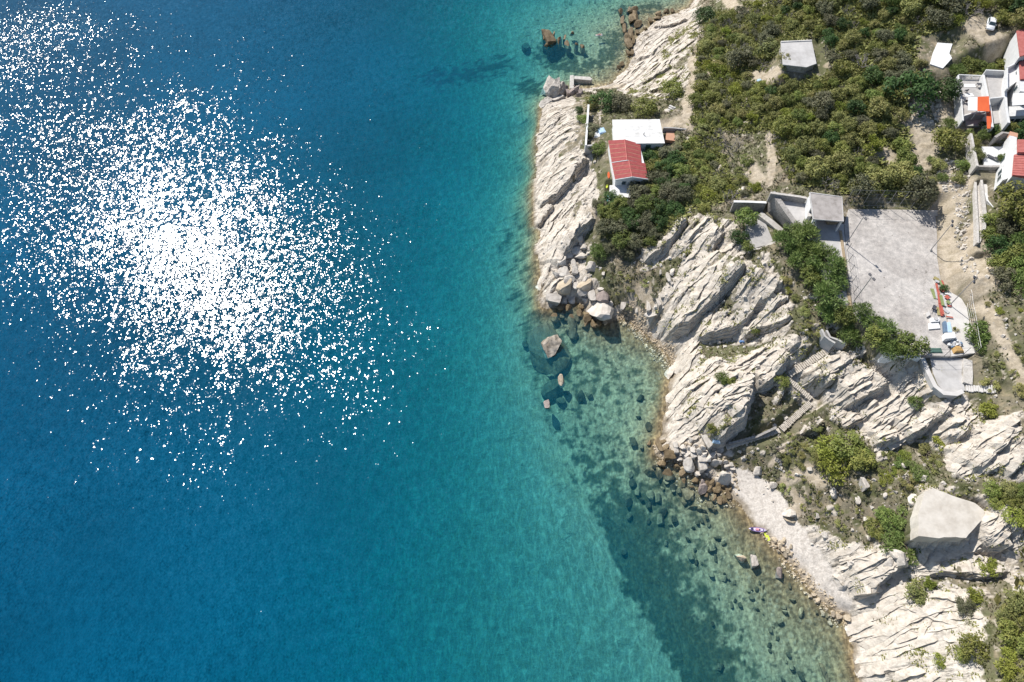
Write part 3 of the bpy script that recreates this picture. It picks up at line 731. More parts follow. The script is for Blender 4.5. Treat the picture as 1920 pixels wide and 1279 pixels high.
def caustic_web(scale, rot, stretch):
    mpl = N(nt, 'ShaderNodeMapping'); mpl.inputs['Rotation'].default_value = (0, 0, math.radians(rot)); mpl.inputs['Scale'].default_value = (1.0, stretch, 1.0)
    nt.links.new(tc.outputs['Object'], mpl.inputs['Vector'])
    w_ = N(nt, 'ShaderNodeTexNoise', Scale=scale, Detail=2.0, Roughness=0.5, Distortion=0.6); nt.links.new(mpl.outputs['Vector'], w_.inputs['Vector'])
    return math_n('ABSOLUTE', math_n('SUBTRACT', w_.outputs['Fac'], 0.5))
lr = N(nt, 'ShaderNodeMapRange'); lr.inputs['From Min'].default_value = 0.0; lr.inputs['From Max'].default_value = 0.07; lr.inputs['To Min'].default_value = 1.34; lr.inputs['To Max'].default_value = 0.90  # caustic light painted into the water's see-through tint as thin bright lines
nt.links.new(math_n('MINIMUM', caustic_web(0.62, -12, 0.36), math_n('ADD', caustic_web(1.5, 14, 0.6), 0.022)), lr.inputs['Value'])
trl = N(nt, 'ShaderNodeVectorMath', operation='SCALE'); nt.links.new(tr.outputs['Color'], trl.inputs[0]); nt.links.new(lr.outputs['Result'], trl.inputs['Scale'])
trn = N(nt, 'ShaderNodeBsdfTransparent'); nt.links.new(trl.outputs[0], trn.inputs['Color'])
dif = N(nt, 'ShaderNodeBsdfDiffuse'); nt.links.new(sc.outputs['Color'], dif.inputs['Color']); nt.links.new(normal_of(WAVE[6]), dif.inputs['Normal'])
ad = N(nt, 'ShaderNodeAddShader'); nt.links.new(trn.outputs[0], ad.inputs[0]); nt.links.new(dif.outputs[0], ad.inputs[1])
gl = N(nt, 'ShaderNodeBsdfGlossy', distribution='BECKMANN'); gl.inputs['Roughness'].default_value = WAVE[2]; nt.links.new(nrm, gl.inputs['Normal'])
dt = N(nt, 'ShaderNodeVectorMath', operation='DOT_PRODUCT'); nt.links.new(geo.outputs['Incoming'], dt.inputs[0]); nt.links.new(nrm, dt.inputs[1])
inv = math_n('SUBTRACT', 1.0, math_n('MINIMUM', 1.0, math_n('ABSOLUTE', dt.outputs['Value'])))
fres = math_n('ADD', 0.02, math_n('MULTIPLY', 0.98, math_n('POWER', inv, 5.0)))
ms = N(nt, 'ShaderNodeMixShader'); nt.links.new(fres, ms.inputs[0]); nt.links.new(ad.outputs[0], ms.inputs[1]); nt.links.new(gl.outputs[0], ms.inputs[2])
om = N(nt, 'ShaderNodeOutputMaterial'); nt.links.new(ms.outputs[0], om.inputs['Surface'])
wme.materials.append(wm)
seaobj = bpy.data.objects.new('sea', wme); C.objects.link(seaobj); seaobj['kind'] = 'structure'

# ------------------------------------------------------------------ broken bed edges: real ledges standing proud of the slope
LEDGE = noise_mat('bedded_limestone', (.37, .32, .26), (.62, .565, .49), 1.1, .93, 1.0, .10, (.53, .475, .405), detail=10)
def ledge(V, F, line, h, depth, small):
    r = random
    pts_ = []
    for a, b_ in zip(line[:-1], line[1:]):
        n = max(1, int(math.dist(a, b_) / .42))
        pts_ += [(a[0] + (b_[0] - a[0]) * k / n, a[1] + (b_[1] - a[1]) * k / n) for k in range(n)]
    pts_.append(line[-1]); n = len(pts_)
    if n < 4: return
    P = np.array(pts_); T = np.gradient(P, axis=0); T /= np.linalg.norm(T, axis=1, keepdims=True) + 1e-9
    Nn = np.stack([T[:, 1], -T[:, 0]], -1)                      # towards the drop
    t = np.linspace(0, 1, n); ends = smooth(0, .12, t) * smooth(1, .88, t)
    def blocks(amp):
        o = np.zeros(n); i = 0; v = 0
        while i < n:
            L = r.choice((1, 2, 2, 3, 4, 5)); v = r.uniform(-amp, amp); o[i:i + L] = v; i += L
        return o + np.array([r.uniform(-.04, .04) for _ in range(n)])
    off = blocks(.22 if not small else .16)
    beds = max(1, int(round(h / .42))) if not small else (2 if h > .55 else 1)
    hg = hgt(P[:, 0], P[:, 1]); hb = hgt(P[:, 0] - Nn[:, 0] * .35, P[:, 1] - Nn[:, 1] * .35); hf = hgt(P[:, 0] + Nn[:, 0] * .6, P[:, 1] + Nn[:, 1] * .6)
    lift = (h * ends * (.8 + .4 * np.array([r.random() for _ in range(n)]).cumsum() / n) if small else .07 * ends)
    lift = lift + blocks(.05 if small else .10) * ends
    zt = np.maximum(hg, hb) + lift
    zb = np.minimum(hf, hg) - .25
    dep = depth * (.55 + .45 * ends)
    rows = []
    back = P - Nn * dep[:, None]
    rows.append(np.c_[back, hgt(back[:, 0], back[:, 1]) - .06])
    mid = P - Nn * dep[:, None] * .45
    rows.append(np.c_[mid, np.maximum(hgt(mid[:, 0], mid[:, 1]) + .02, hgt(mid[:, 0], mid[:, 1]) * .45 + zt * .55 - .03)])
    for j in range(beds):
        o = off + blocks(.14) + j * .13
        za = zt + (zb - zt) * (j / beds); zc = zt + (zb - zt) * ((j + 1) / beds)
        fr_ = P + Nn * (o * ends)[:, None]
        rows.append(np.c_[fr_, za - (.0 if j == 0 else .03)]); rows.append(np.c_[fr_ + Nn * .03, zc + .05])
        if j < beds - 1: rows.append(np.c_[fr_ - Nn * .16, zc + .01])
    base = len(V)
    m = len(rows)
    for rw in rows: V.extend(map(tuple, rw.tolist()))
    for a in range(m - 1):
        for i in range(n - 1):
            F.append((base + a * n + i, base + a * n + i + 1, base + (a + 1) * n + i + 1, base + (a + 1) * n + i))
def ledge_obj(V, F):
    me = bpy.data.meshes.new('rock_ledge'); me.from_pydata(V, [], [f[::-1] for f in F]); me.materials.append(LEDGE)
    o = bpy.data.objects.new('rock_ledge', me); C.objects.link(o); o['kind'] = 'structure'
for line, hh, L in CRESTS:
    V, F = [], []
    ledge(V, F, wpoly(line), hh, min(2.6, L * .4), False)
    if F: ledge_obj(V, F)
NL = [26, 26, 40, 26, 80, 66, 66, 6, 44, 30, 26, 34]
for (p0, p1, pc, reach, amp, lam), nl in zip(STRIKES, NL):
    (x0, x1, xc), (y0, y1, yc), _ = drop([p0[0], p1[0], pc[0]], [p0[1], p1[1], pc[1]])
    th = math.atan2(y1 - y0, x1 - x0)
    V, F = [], []; k = 0; tries = 0
    while k < nl and tries < nl * 30:
        tries += 1
        x = xc + random.gauss(0, reach * .42); y = yc + random.gauss(0, reach * .42)
        if not (6 < x < 172 and 8 < y < 206): continue
        if samp(rock, np.array(x), np.array(y)) < .6 or samp(SD, np.array(x), np.array(y)) < 1.0 or samp(padm, np.array(x), np.array(y)) > .05 or samp(stairm, np.array(x), np.array(y)) > .05: continue
        a = th + random.gauss(0, .10); ln = random.uniform(1.6, 7.5) * (.7 if amp < .35 else 1.4)
        pts_ = []; px_, py_ = x - math.cos(a) * ln / 2, y - math.sin(a) * ln / 2
        bend = random.gauss(0, .05)
        for q in range(6):
            pts_.append((px_, py_)); aa = a + bend * (q - 2.5) + random.gauss(0, .10); px_ += math.cos(aa) * ln / 5; py_ += math.sin(aa) * ln / 5
        if any(samp(rock, np.array(q[0]), np.array(q[1])) < .4 or samp(stairm, np.array(q[0]), np.array(q[1])) > .05 for q in pts_): continue
        ledge(V, F, pts_, random.uniform(.16, .42) * (.55 + amp * 1.1) * (1.0 if random.random() < .8 else 1.8), random.uniform(.8, 2.2), True); k += 1
    if F: ledge_obj(V, F)

# ------------------------------------------------------------------ builders
def tag(o, label=None, cat=None, group=None, kind=None):
    for k, v in (('label', label), ('category', cat), ('group', group), ('kind', kind)):
        if v: o[k] = v
    return o

class MB:
    """collects faces and links them as one mesh object"""
    def __init__(s): s.v = []; s.f = []
    def add(s, v, f):
        n = len(s.v); s.v += [tuple(map(float, p)) for p in v]; s.f += [tuple(i + n for i in q) for q in f]; return s
    def prism(s, poly, z0, z1):
        """poly: world xy; z0/z1 numbers or lists"""
        n = len(poly)
        if sum(poly[i][0] * poly[(i + 1) % n][1] - poly[(i + 1) % n][0] * poly[i][1] for i in range(n)) < 0:
            poly = poly[::-1]
            if isinstance(z0, (list, tuple)): z0 = z0[::-1]
            if isinstance(z1, (list, tuple)): z1 = z1[::-1]
        b = z0 if isinstance(z0, (list, tuple)) else [z0] * n
        t = z1 if isinstance(z1, (list, tuple)) else [z1] * n
        v = [(x, y, b[i]) for i, (x, y) in enumerate(poly)] + [(x, y, t[i]) for i, (x, y) in enumerate(poly)]
        f = [tuple(range(n))[::-1], tuple(range(n, 2 * n))] + [(i, (i + 1) % n, n + (i + 1) % n, n + i) for i in range(n)]
        return s.add(v, f)
    def box(s, c, size, rz=0.0, rx=0.0):
        sx, sy, sz = (d / 2 for d in size)
        v = []
        for z in (-sz, sz):
            for x, y in ((-sx, -sy), (sx, -sy), (sx, sy), (-sx, sy)):
                yy = y * math.cos(rx) - z * math.sin(rx); zz = y * math.sin(rx) + z * math.cos(rx)
                v.append((c[0] + x * math.cos(rz) - yy * math.sin(rz), c[1] + x * math.sin(rz) + yy * math.cos(rz), c[2] + zz))
        return s.add(v, [(3, 2, 1, 0), (4, 5, 6, 7), (0, 1, 5, 4), (1, 2, 6, 5), (2, 3, 7, 6), (3, 0, 4, 7)])
    def bar(s, a, b, r, n=6, r2=None):
        a = np.array(a, float); b = np.array(b, float); d = b - a; L = np.linalg.norm(d) + 1e-9; d /= L
        u = np.cross(d, (0, 0, 1) if abs(d[2]) < .9 else (1, 0, 0)); u /= np.linalg.norm(u); w = np.cross(d, u)
        r2 = r if r2 is None else r2
        v = [a + r * (math.cos(t) * u + math.sin(t) * w) for t in np.linspace(0, 2 * math.pi, n, False)] + [b + r2 * (math.cos(t) * u + math.sin(t) * w) for t in np.linspace(0, 2 * math.pi, n, False)]
        return s.add(v, [tuple(range(n)), tuple(range(n, 2 * n))[::-1]] + [((i + 1) % n, i, n + i, n + (i + 1) % n) for i in range(n)])
    def build(s, name, mat, parent=None, org=None, smooth=False, bevel=0.0):
        me = bpy.data.meshes.new(name)
        v = s.v if org is None else [(p[0] - org[0], p[1] - org[1], p[2] - org[2]) for p in s.v]
        me.from_pydata(v, [], s.f); me.materials.append(mat)
        if smooth:
            for p in me.polygons: p.use_smooth = True
        o = bpy.data.objects.new(name, me); C.objects.link(o)
        if org is not None and parent is None: o.location = org
        if parent: o.parent = parent
        if bevel:
            md = o.modifiers.new('soft_edges', 'BEVEL'); md.width = bevel; md.segments = 2; md.limit_method = 'ANGLE'
        return o

def empty(name, loc, label=None, cat=None, group=None, rz=0.0):
    o = bpy.data.objects.new(name, None); C.objects.link(o); o.location = loc; o.rotation_euler = (0, 0, rz)
    o.empty_display_size = 0.5
    return tag(o, label, cat, group)

def W(pts_, z):
    return [tuple(float(c) for c in unproj(a, b, z)) for a, b in pts_]
def loc_of(poly, z): 
    return (sum(p[0] for p in poly) / len(poly), sum(p[1] for p in poly) / len(poly), z)

def strip(line, th):
    """polyline -> closed outline of a wall of that thickness"""
    L = [];  R = []
    n = len(line)
    for i in range(n):
        a = line[max(0, i - 1)]; b = line[min(n - 1, i + 1)]
        dx, dy = b[0] - a[0], b[1] - a[1]; l = math.hypot(dx, dy) + 1e-9
        nx, ny = -dy / l * th / 2, dx / l * th / 2
        L.append((line[i][0] + nx, line[i][1] + ny)); R.append((line[i][0] - nx, line[i][1] - ny))
    return L, R
def wall_mb(mb, line, th, z0, z1):
    """z0, z1: number or one per point"""
    L, R = strip(line, th)
    n = len(line)
    b = z0 if isinstance(z0, (list, tuple)) else [z0] * n; t = z1 if isinstance(z1, (list, tuple)) else [z1] * n
    for i in range(n - 1):
        v = [(*L[i], b[i]), (*L[i + 1], b[i + 1]), (*R[i + 1], b[i + 1]), (*R[i], b[i]), (*L[i], t[i]), (*L[i + 1], t[i + 1]), (*R[i + 1], t[i + 1]), (*R[i], t[i])]
        f = [(3, 7, 6, 2), (4, 5, 6, 7)[::-1], (0, 1, 5, 4), (0, 3, 2, 1)[::-1]]
        if i == 0: f.append((0, 4, 7, 3))
        if i == n - 2: f.append((1, 2, 6, 5))
        mb.add(v, f)
    return mb

MAT = dict(
    white=noise_mat('white_render', (.70, .70, .69), (.80, .80, .79), 1.5, .8, .15, .02),
    whiteroof=noise_mat('white_roof_coat', (.54, .53, .50), (.76, .75, .73), .45, .8, .2, .03, (.74, .73, .71)),
    concrete=noise_mat('weathered_concrete', (.37, .35, .33), (.56, .54, .52), .35, .9, .4, .03, (.47, .455, .44)),
    court=noise_mat('court_concrete', (.36, .335, .315), (.585, .565, .545), .22, .92, .8, .05, (.50, .475, .455), detail=12),
    paleconc=noise_mat('pale_concrete', (.52, .49, .46), (.66, .64, .61), .5, .9, .4, .03),
    oldroof=noise_mat('lichened_roof_concrete', (.25, .225, .205), (.42, .385, .36), .7, .95, .5, .04, (.345, .315, .295)),
    stone=noise_mat('dry_stone', (.22, .205, .19), (.46, .43, .40), 2.2, .92, 1.0, .15, (.35, .33, .305)),
    palestone=noise_mat('pale_stone', (.42, .39, .35), (.62, .59, .55), 1.6, .92, .9, .12),
    red=noise_mat('red_roof_sheet', (.27, .045, .045), (.36, .07, .065), 1.2, .6, .1, .01),
    redtile=noise_mat('pink_red_roof_tile', (.36, .10, .085), (.47, .16, .14), 1.2, .75, .2, .02),
    orange=noise_mat('orange_awning', (.62, .11, .035), (.68, .135, .045), .6, .8, .1, .01),
    terra=noise_mat('terracotta_paving', (.46, .25, .16), (.56, .33, .23), 1.0, .9, .2, .02),
    grey=noise_mat('grey_paving', (.36, .345, .33), (.47, .45, .43), .9, .9, .3, .02),
    dark=noise_mat('dark_opening', (.02, .02, .022), (.035, .034, .034), 1.0, .5, .0),
    glass=noise_mat('window_glass', (.03, .05, .06), (.06, .09, .10), 1.0, .12, .0, spec=.5),
    shutter=noise_mat('green_shutter', (.06, .12, .10), (.09, .16, .13), 1.0, .6, .0),
    steel=noise_mat('galvanised_steel', (.30, .30, .31), (.42, .42, .43), 3.0, .5, .0, metal=.6),
    darksteel=noise_mat('dark_painted_steel', (.06, .06, .07), (.10, .10, .11), 3.0, .5, .0),
    wood=noise_mat('bleached_timber', (.28, .21, .13), (.42, .33, .22), 2.0, .85, .3, .02),
    blue=noise_mat('blue_plastic', (.10, .20, .42), (.16, .30, .55), 1.5, .5, .0),
    ltblue=noise_mat('pale_blue_plastic', (.38, .55, .72), (.50, .65, .80), 1.5, .5, .0),
)

# the court: stained, patched, cracked and speckled
def court_mat():
    m, nt, b = M('stained_court')
    tc = N(nt, 'ShaderNodeTexCoord')
    def nz(sc, d, r=.6): 
        n = N(nt, 'ShaderNodeTexNoise', Scale=sc, Detail=d, Roughness=r); nt.links.new(tc.outputs['Object'], n.inputs['Vector']); return n.outputs['Fac']
    def ramp(f, a, c, e0, e1):
        r = N(nt, 'ShaderNodeValToRGB'); r.color_ramp.elements[0].position = e0; r.color_ramp.elements[1].position = e1
        r.color_ramp.elements[0].color = (*a, 1); r.color_ramp.elements[1].color = (*c, 1); nt.links.new(f, r.inputs['Fac']); return r.outputs['Color']
    def mixc(A, B, f, mode='MIX', k=1.0):
        x = N(nt, 'ShaderNodeMix', data_type='RGBA', blend_type=mode); nt.links.new(A, x.inputs['A']); nt.links.new(B, x.inputs['B'])
        if isinstance(f, float): x.inputs['Factor'].default_value = f
        else: nt.links.new(f, x.inputs['Factor'])
        return x.outputs['Result']
    c = ramp(nz(.13, 4), (.43, .40, .375), (.58, .55, .52), .36, .62)
    c = mixc(c, ramp(nz(.9, 9, .75), (.62, .62, .62), (1.18, 1.16, 1.13), .32, .66), 1.0, 'MULTIPLY')
    c = mixc(c, ramp(nz(5.0, 6, .8), (.70, .70, .70), (1.15, 1.15, 1.15), .36, .62), .8, 'MULTIPLY')
    v = N(nt, 'ShaderNodeTexVoronoi', feature='DISTANCE_TO_EDGE', Scale=.13); w = N(nt, 'ShaderNodeTexNoise', Scale=.7, Detail=4)
    nt.links.new(tc.outputs['Object'], w.inputs['Vector'])
    ad_ = N(nt, 'ShaderNodeVectorMath', operation='ADD'); nt.links.new(tc.outputs['Object'], ad_.inputs[0]); nt.links.new(w.outputs['Color'], ad_.inputs[1]); nt.links.new(ad_.outputs[0], v.inputs['Vector'])
    c = mixc(c, ramp(v.outputs['Distance'], (.55, .52, .48), (1, 1, 1), .0, .008), .35, 'MULTIPLY')
    s_ = N(nt, 'ShaderNodeTexVoronoi', Scale=.55); nt.links.new(tc.outputs['Object'], s_.inputs['Vector'])
    c = mixc(c, ramp(s_.outputs['Distance'], (.25, .23, .19), (1, 1, 1), .05, .10), .75, 'MULTIPLY')
    nt.links.new(c, b.inputs['Base Color']); b.inputs['Roughness'].default_value = .93; b.inputs['Specular IOR Level'].default_value = .2
    return m
MAT['court'] = court_mat()
MAT['villa'] = noise_mat('villa_render', (.57, .57, .565), (.68, .68, .67), 1.2, .8, .2, .02)
MAT['platform'] = noise_mat('pale_bare_platform', (.46, .415, .355), (.64, .595, .53), .45, .93, .8, .06, (.56, .515, .45), detail=12)
# ---- terraces, court and walls of the sports ground
Z = 20.0
def floor_obj(name, pix, z, th, mat, label=None, cat=None, kind='structure'):
    p = W(pix, z)
    o = MB().prism(p, z - th, z).build(name, mat, org=loc_of(p, z))
    return tag(o, label, cat, kind=kind)
floor_obj('pavement', [(1583, 420), (1591, 392), (1753, 394), (1757, 440), (1757, 482), (1766, 540), (1775, 600), (1782, 668), (1693, 666), (1640, 622), (1602, 596), (1589, 500)], Z, 1.0, MAT['court'])
floor_obj('pavement', [(1768, 540), (1797, 556), (1811, 566), (1828, 662), (1784, 668), (1777, 600)], Z - 0.006, 0.9, MAT['paleconc'])
floor_obj('pavement', [(1447, 366), (1516, 381), (1523, 412), (1582, 420), (1588, 500), (1600, 594), (1560, 545), (1500, 437)], Z - 0.010, 1.0, MAT['concrete'])
floor_obj('pavement', [(1399, 400), (1419, 401), (1432, 410), (1449, 451), (1447, 456), (1409, 467), (1396, 444), (1398, 426)], 16.4, 1.2, MAT['grey'])
floor_obj('pavement', [(1744, 672), (1806, 672), (1803, 700), (1810, 732), (1793, 737), (1770, 734), (1759, 722), (1750, 700)], 19.3, 1.2, MAT['concrete'])
floor_obj('pavement', [(1758, 80), (1786, 82), (1780, 100), (1785, 109), (1768, 128), (1744, 120), (1750, 98)], 27.75, .4, MAT['white'])
floor_obj('pavement', [(1250, 244), (1284, 245), (1280, 266), (1248, 262)], 11.2, .8, MAT['terra'])

def wall_thing(name, line, z1, th, z0, mat, label, cat, capmat=None, group=None):
    zt = z1 if isinstance(z1, (list, tuple)) else [z1] * len(line)
    w = [tuple(float(c) for c in unproj(a, b, zt[i])) for i, (a, b) in enumerate(line)]
    root = empty(name, (w[0][0], w[0][1], z0 if not isinstance(z0, (list, tuple)) else z0[0]), label, cat, group)
    o = wall_mb(MB(), w, th, z0, [z - .08 for z in zt]).build('wall_body', mat, org=tuple(root.location)); o.parent = root; o.location = (0, 0, 0)
    c = wall_mb(MB(), w, th + .08, [z - .08 for z in zt], zt).build('coping', capmat or mat, org=tuple(root.location)); c.parent = root; c.location = (0, 0, 0)
    return root
# note: parts keep world shape, their origin sits at the thing's base

wall_thing('stone_wall', [(1445, 361), (1500, 368.5), (1513, 371)], 21.6, .45, 19.0, MAT['stone'], 'grey stone wall along the upper terrace edge left of the flat roofed hut', 'wall', MAT['palestone'])
wall_thing('stone_wall', [(1376, 377.5), (1405, 378), (1437, 379.5)], 18.9, .45, 15.5, MAT['stone'], 'white capped wall behind the small lower terrace', 'wall', MAT['white'])
# battered retaining wall between the two terraces
top = [tuple(map(float, unproj(a, b, 20.9))) for a, b in [(1445, 361), (1462, 384), (1480, 410), (1497, 433)]]
bot = [tuple(map(float, unproj(a, b, 16.2))) for a, b in [(1437, 386), (1440, 399), (1463, 421), (1480, 440)]]
root = empty('retaining_wall', (*bot[0], 16.2), 'tall rough retaining wall of grey stone dropping from upper to lower terrace', 'wall')
mb = MB()
for i in range(3):
    a, b_, c, d = top[i], top[i + 1], bot[i + 1], bot[i]
    n_ = 9; rows = 7
    for r in range(rows):
        for q in range(n_):
            def pt(u, v):
                x = (a[0] * (1 - u) + b_[0] * u) * (1 - v) + (d[0] * (1 - u) + c[0] * u) * v
                y = (a[1] * (1 - u) + b_[1] * u) * (1 - v) + (d[1] * (1 - u) + c[1] * u) * v
                return (x, y, 20.9 * (1 - v) + 16.2 * v)
            g = .06
            u0, u1 = (q + g) / n_, (q + 1 - g) / n_; v0, v1 = (r + g) / rows, (r + 1 - g) / rows
            off = random.uniform(.03, .16)
            nx, ny = (d[0] - a[0]), (d[1] - a[1]); l = math.hypot(nx, ny); nx, ny = nx / l * off, ny / l * off
            f0 = [pt(u0, v0), pt(u1, v0), pt(u1, v1), pt(u0, v1)]
            f1 = [(p[0] + nx, p[1] + ny, p[2] + .03) for p in f0]
            mb.add(f0 + f1, [(4, 5, 6, 7), (0, 1, 5, 4), (1, 2, 6, 5), (2, 3, 7, 6), (3, 0, 4, 7)])
o = mb.build('stones', MAT['stone'], org=tuple(root.location)); o.parent = root; o.location = (0, 0, 0); o['kind'] = 'stuff'
mb = MB()
for i in range(3):
    a, b_, c, d = top[i], top[i + 1], bot[i + 1], bot[i]
    mb.add([(*a, 20.9), (*b_, 20.9), (*c, 16.2), (*d, 16.2), (a[0] + 1, a[1] + .5, 20.88), (b_[0] + 1, b_[1] + .5, 20.88), (b_[0] + 1, b_[1] + .5, 16), (a[0] + 1, a[1] + .5, 16)], [(0, 3, 2, 1), (0, 1, 5, 4), (4, 5, 6, 7), (0, 4, 7, 3), (1, 2, 6, 5)])
o = mb.build('wall_core', MAT['stone'], org=tuple(root.location)); o.parent = root; o.location = (0, 0, 0)
wall_thing('ramp_wall', [(1425, 400), (1445, 415), (1468, 435)], [17.3, 17.0, 16.4], 1.3, 15.4, MAT['palestone'], 'broad pale wall sloping down beside the lower terrace', 'wall')
wall_thing('retaining_wall', [(1401, 471), (1428, 466.5), (1448, 456.5), (1466, 451)], 16.5, .6, 14.3, MAT['palestone'], 'curved pale wall holding the lower terrace above the slabs', 'wall')
wall_thing('parapet_wall', [(1730, 671), (1742, 700), (1754, 724), (1770, 737), (1793, 738.5), (1806, 733)], 20.0, .7, 15.2, MAT['concrete'], 'thick concrete parapet round the small terrace below the court', 'wall', MAT['paleconc'])
wall_thing('rubble_wall', [(1815, 674), (1816, 700), (1815, 719)], 19.8, 1.4, 17.5, MAT['palestone'], 'pale rubble wall on the right of the small terrace', 'wall')
wall_thing('court_wall', [(1660, 662), (1700, 665), (1727, 669)], 20.6, .5, 17.5, MAT['white'], 'short white wall closing the bottom corner of the court', 'wall')
wall_thing('kerb_wall', [(1576, 432), (1583, 480), (1590, 540), (1597, 590)], 20.25, .4, 19.2, MAT['wood'], 'low brownish kerb along the left side of the court', 'kerb')
wall_thing('parapet_wall', [(1541, 617), (1547, 630), (1556, 637), (1566, 643)], 17.2, .3, 14.0, MAT['concrete'], 'curved grey parapet left of the top landing of the cliff stairs', 'wall')
wall_thing('parapet_wall', [(1550, 619), (1557, 632), (1572, 637), (1587, 645)], 17.2, .3, 14.0, MAT['concrete'], 'curved grey parapet right of the top landing of the cliff stairs', 'wall')

# ---- the flat roofed hut with its open porch
rp = W([(1518.3, 361.3), (1578.4, 369.4), (1581, 415), (1525, 411)], 23.2)
hut = empty('hut', loc_of(rp, 20.0), 'square flat roofed concrete hut with an open shaded porch beside the court', 'hut')
ho = tuple(hut.location)
def part(mb, name, mat, root, **k):
    o = mb.build(name, mat, org=tuple(root.location), **k); o.parent = root; o.location = (0, 0, 0); return o
def inset(poly, f):
    cx, cy, _ = loc_of(poly, 0); return [(cx + (x - cx) * f, cy + (y - cy) * f) for x, y in poly]
part(MB().prism(rp, 22.95, 23.2), 'roof', MAT['oldroof'], hut)
ri = inset(rp, .93)
ed_ = MB()
wall_mb(ed_, rp + rp[:1], .22, 23.0, 23.28)
part(ed_, 'roof_edge', MAT['concrete'], hut)
wl_ = MB(); wall_mb(wl_, [ri[3], ri[0], ri[1], ri[2]][1:3], .25, 20, 22.95)
part(wl_, 'back_wall', MAT['concrete'], hut)
wl_ = MB(); wall_mb(wl_, [ri[0], ((ri[0][0] + ri[3][0]) / 2, (ri[0][1] + ri[3][1]) / 2)], .25, 20, 22.95)
part(wl_, 'side_wall', MAT['white'], hut)
for k, q in enumerate((ri[2], ri[3])):
    part(MB().box((q[0], q[1], 21.48), (.3, .3, 2.95)), 'pillar', MAT['white'], hut)
wing = W([(1524, 412), (1532, 438)], 21.0)
part(wall_mb(MB(), wing, .3, 19.9, [22.2, 20.6]), 'wing_wall', MAT['white'], hut)
tr_ = MB()
for q in range(7):
    t = q / 6; a = (ri[1][0] * (1 - t) + ri[2][0] * t, ri[1][1] * (1 - t) + ri[2][1] * t)
    tr_.bar((*a, 20), (*a, 22.95), .04, 4)
for zz in (20.6, 21.3, 22.0, 22.6): tr_.bar((*ri[1], zz), (*ri[2], zz), .03, 4)
part(tr_, 'trellis', MAT['darksteel'], hut)
mt = MB().box((ri[0][0] + 4.2, ri[3][1] + 1.6, 20.4), (2.2, .9, .75))
tb = tag(mt.build('table', MAT['wood'], org=(ri[0][0] + 4.2, ri[3][1] + 1.6, 20.0)), 'low dark table in the shade of the hut porch', 'table')
cp = W([(1514, 371), (1520.5, 372), (1522, 404), (1515, 404)], 21.4)
ci_ = empty('cistern', loc_of(cp, 20), 'long white concrete cistern against the left side of the hut', 'cistern')
part(MB().prism(cp, 19.9, 21.2), 'tank', MAT['white'], ci_); part(MB().prism(inset(cp, 1.06), 21.2, 21.32), 'lid', MAT['paleconc'], ci_)

# ---- fences and lamp posts of the court
def fence(posts, h, label, rail=(), z=Z, r=.045, mat='steel', wires=4):
    w = W(posts, z)
    root = empty('wire_fence', (*w[0], z), label, 'fence')
    for x, y in w:
        part(MB().bar((x, y, z), (x, y, z + h), r, 6), 'post', MAT[mat], root)
    for q in range(wires):
        mb = MB(); zz = z + .25 + (h - .3) * q / (wires - 1)
        for a, b_ in zip(w[:-1], w[1:]): mb.bar((*a, zz), (*b_, zz), .012 if 0 < q < wires - 1 else .02, 3)
        part(mb, 'wire', MAT[mat], root)
    return root
fence([(1582, 386), (1596, 386), (1616, 387), (1640, 387), (1662, 388), (1684, 389), (1707, 390), (1722, 391), (1745, 393)], 4.6, 'tall wire fence with thin posts along the top of the court', wires=5)
fence([(1809, 550), (1811.5, 560.5), (1813.3, 578), (1816.6, 594), (1820, 613), (1824, 640), (1828, 662)], 2.0, 'wire fence with pale posts down the right side of the court', z=Z)
fence([(1588, 470), (1591, 490), (1594, 510), (1597, 530), (1600, 550), (1604, 580), (1612, 602), (1632, 620), (1662, 645), (1690, 663)], 2.2, 'wire fence along the left edge of the court', mat='darksteel')
fence([(1707, 666), (1735, 668), (1770, 668), (1806, 665), (1826, 664)], 2.4, 'rusty gate fence between the court and the small terrace', mat='darksteel', wires=3)
def lamp(base, label, rz, h=7.8):
    x, y = W([base], Z)[0]
    root = empty('lamp_post', (x, y, Z), label, 'lamp post', 'floodlight posts round the court')
    part(MB().bar((x, y, Z), (x, y, Z + h), .09, 8, .06), 'pole', MAT['steel'], root)
    part(MB().box((x, y, Z + .15), (.4, .4, .3)), 'footing', MAT['concrete'], root)
    part(MB().bar((x - .7 * math.cos(rz), y - .7 * math.sin(rz), Z + h), (x + .7 * math.cos(rz), y + .7 * math.sin(rz), Z + h), .04, 6), 'crossbar', MAT['steel'], root)
    for s in (-1, 1):
        hd = part(MB().box((x + s * .55 * math.cos(rz), y + s * .55 * math.sin(rz), Z + h + .1), (.55, .38, .22), rz, .5), 'floodlight', MAT['darksteel'], root)
        part_l = MB().box((x + s * .55 * math.cos(rz) + .02, y + s * .55 * math.sin(rz) - .14, Z + h + .02), (.46, .05, .2), rz, .5)
        g = part_l.build('lens', MAT['glass'], org=tuple(root.location)); g.parent = hd; g.location = (0, 0, 0)
    return root
lamp((1587, 457), 'floodlight post on the left of the court nearest the hut', -1.2)
lamp((1599.5, 567), 'floodlight post at the left court edge beside the bright green bushes', -1.2)
lamp((1744.5, 469.5), 'floodlight post at the right court edge below the tree shadow', 1.2)
lamp((1781, 572), 'floodlight post standing by the heap of red and green boards', 1.2)

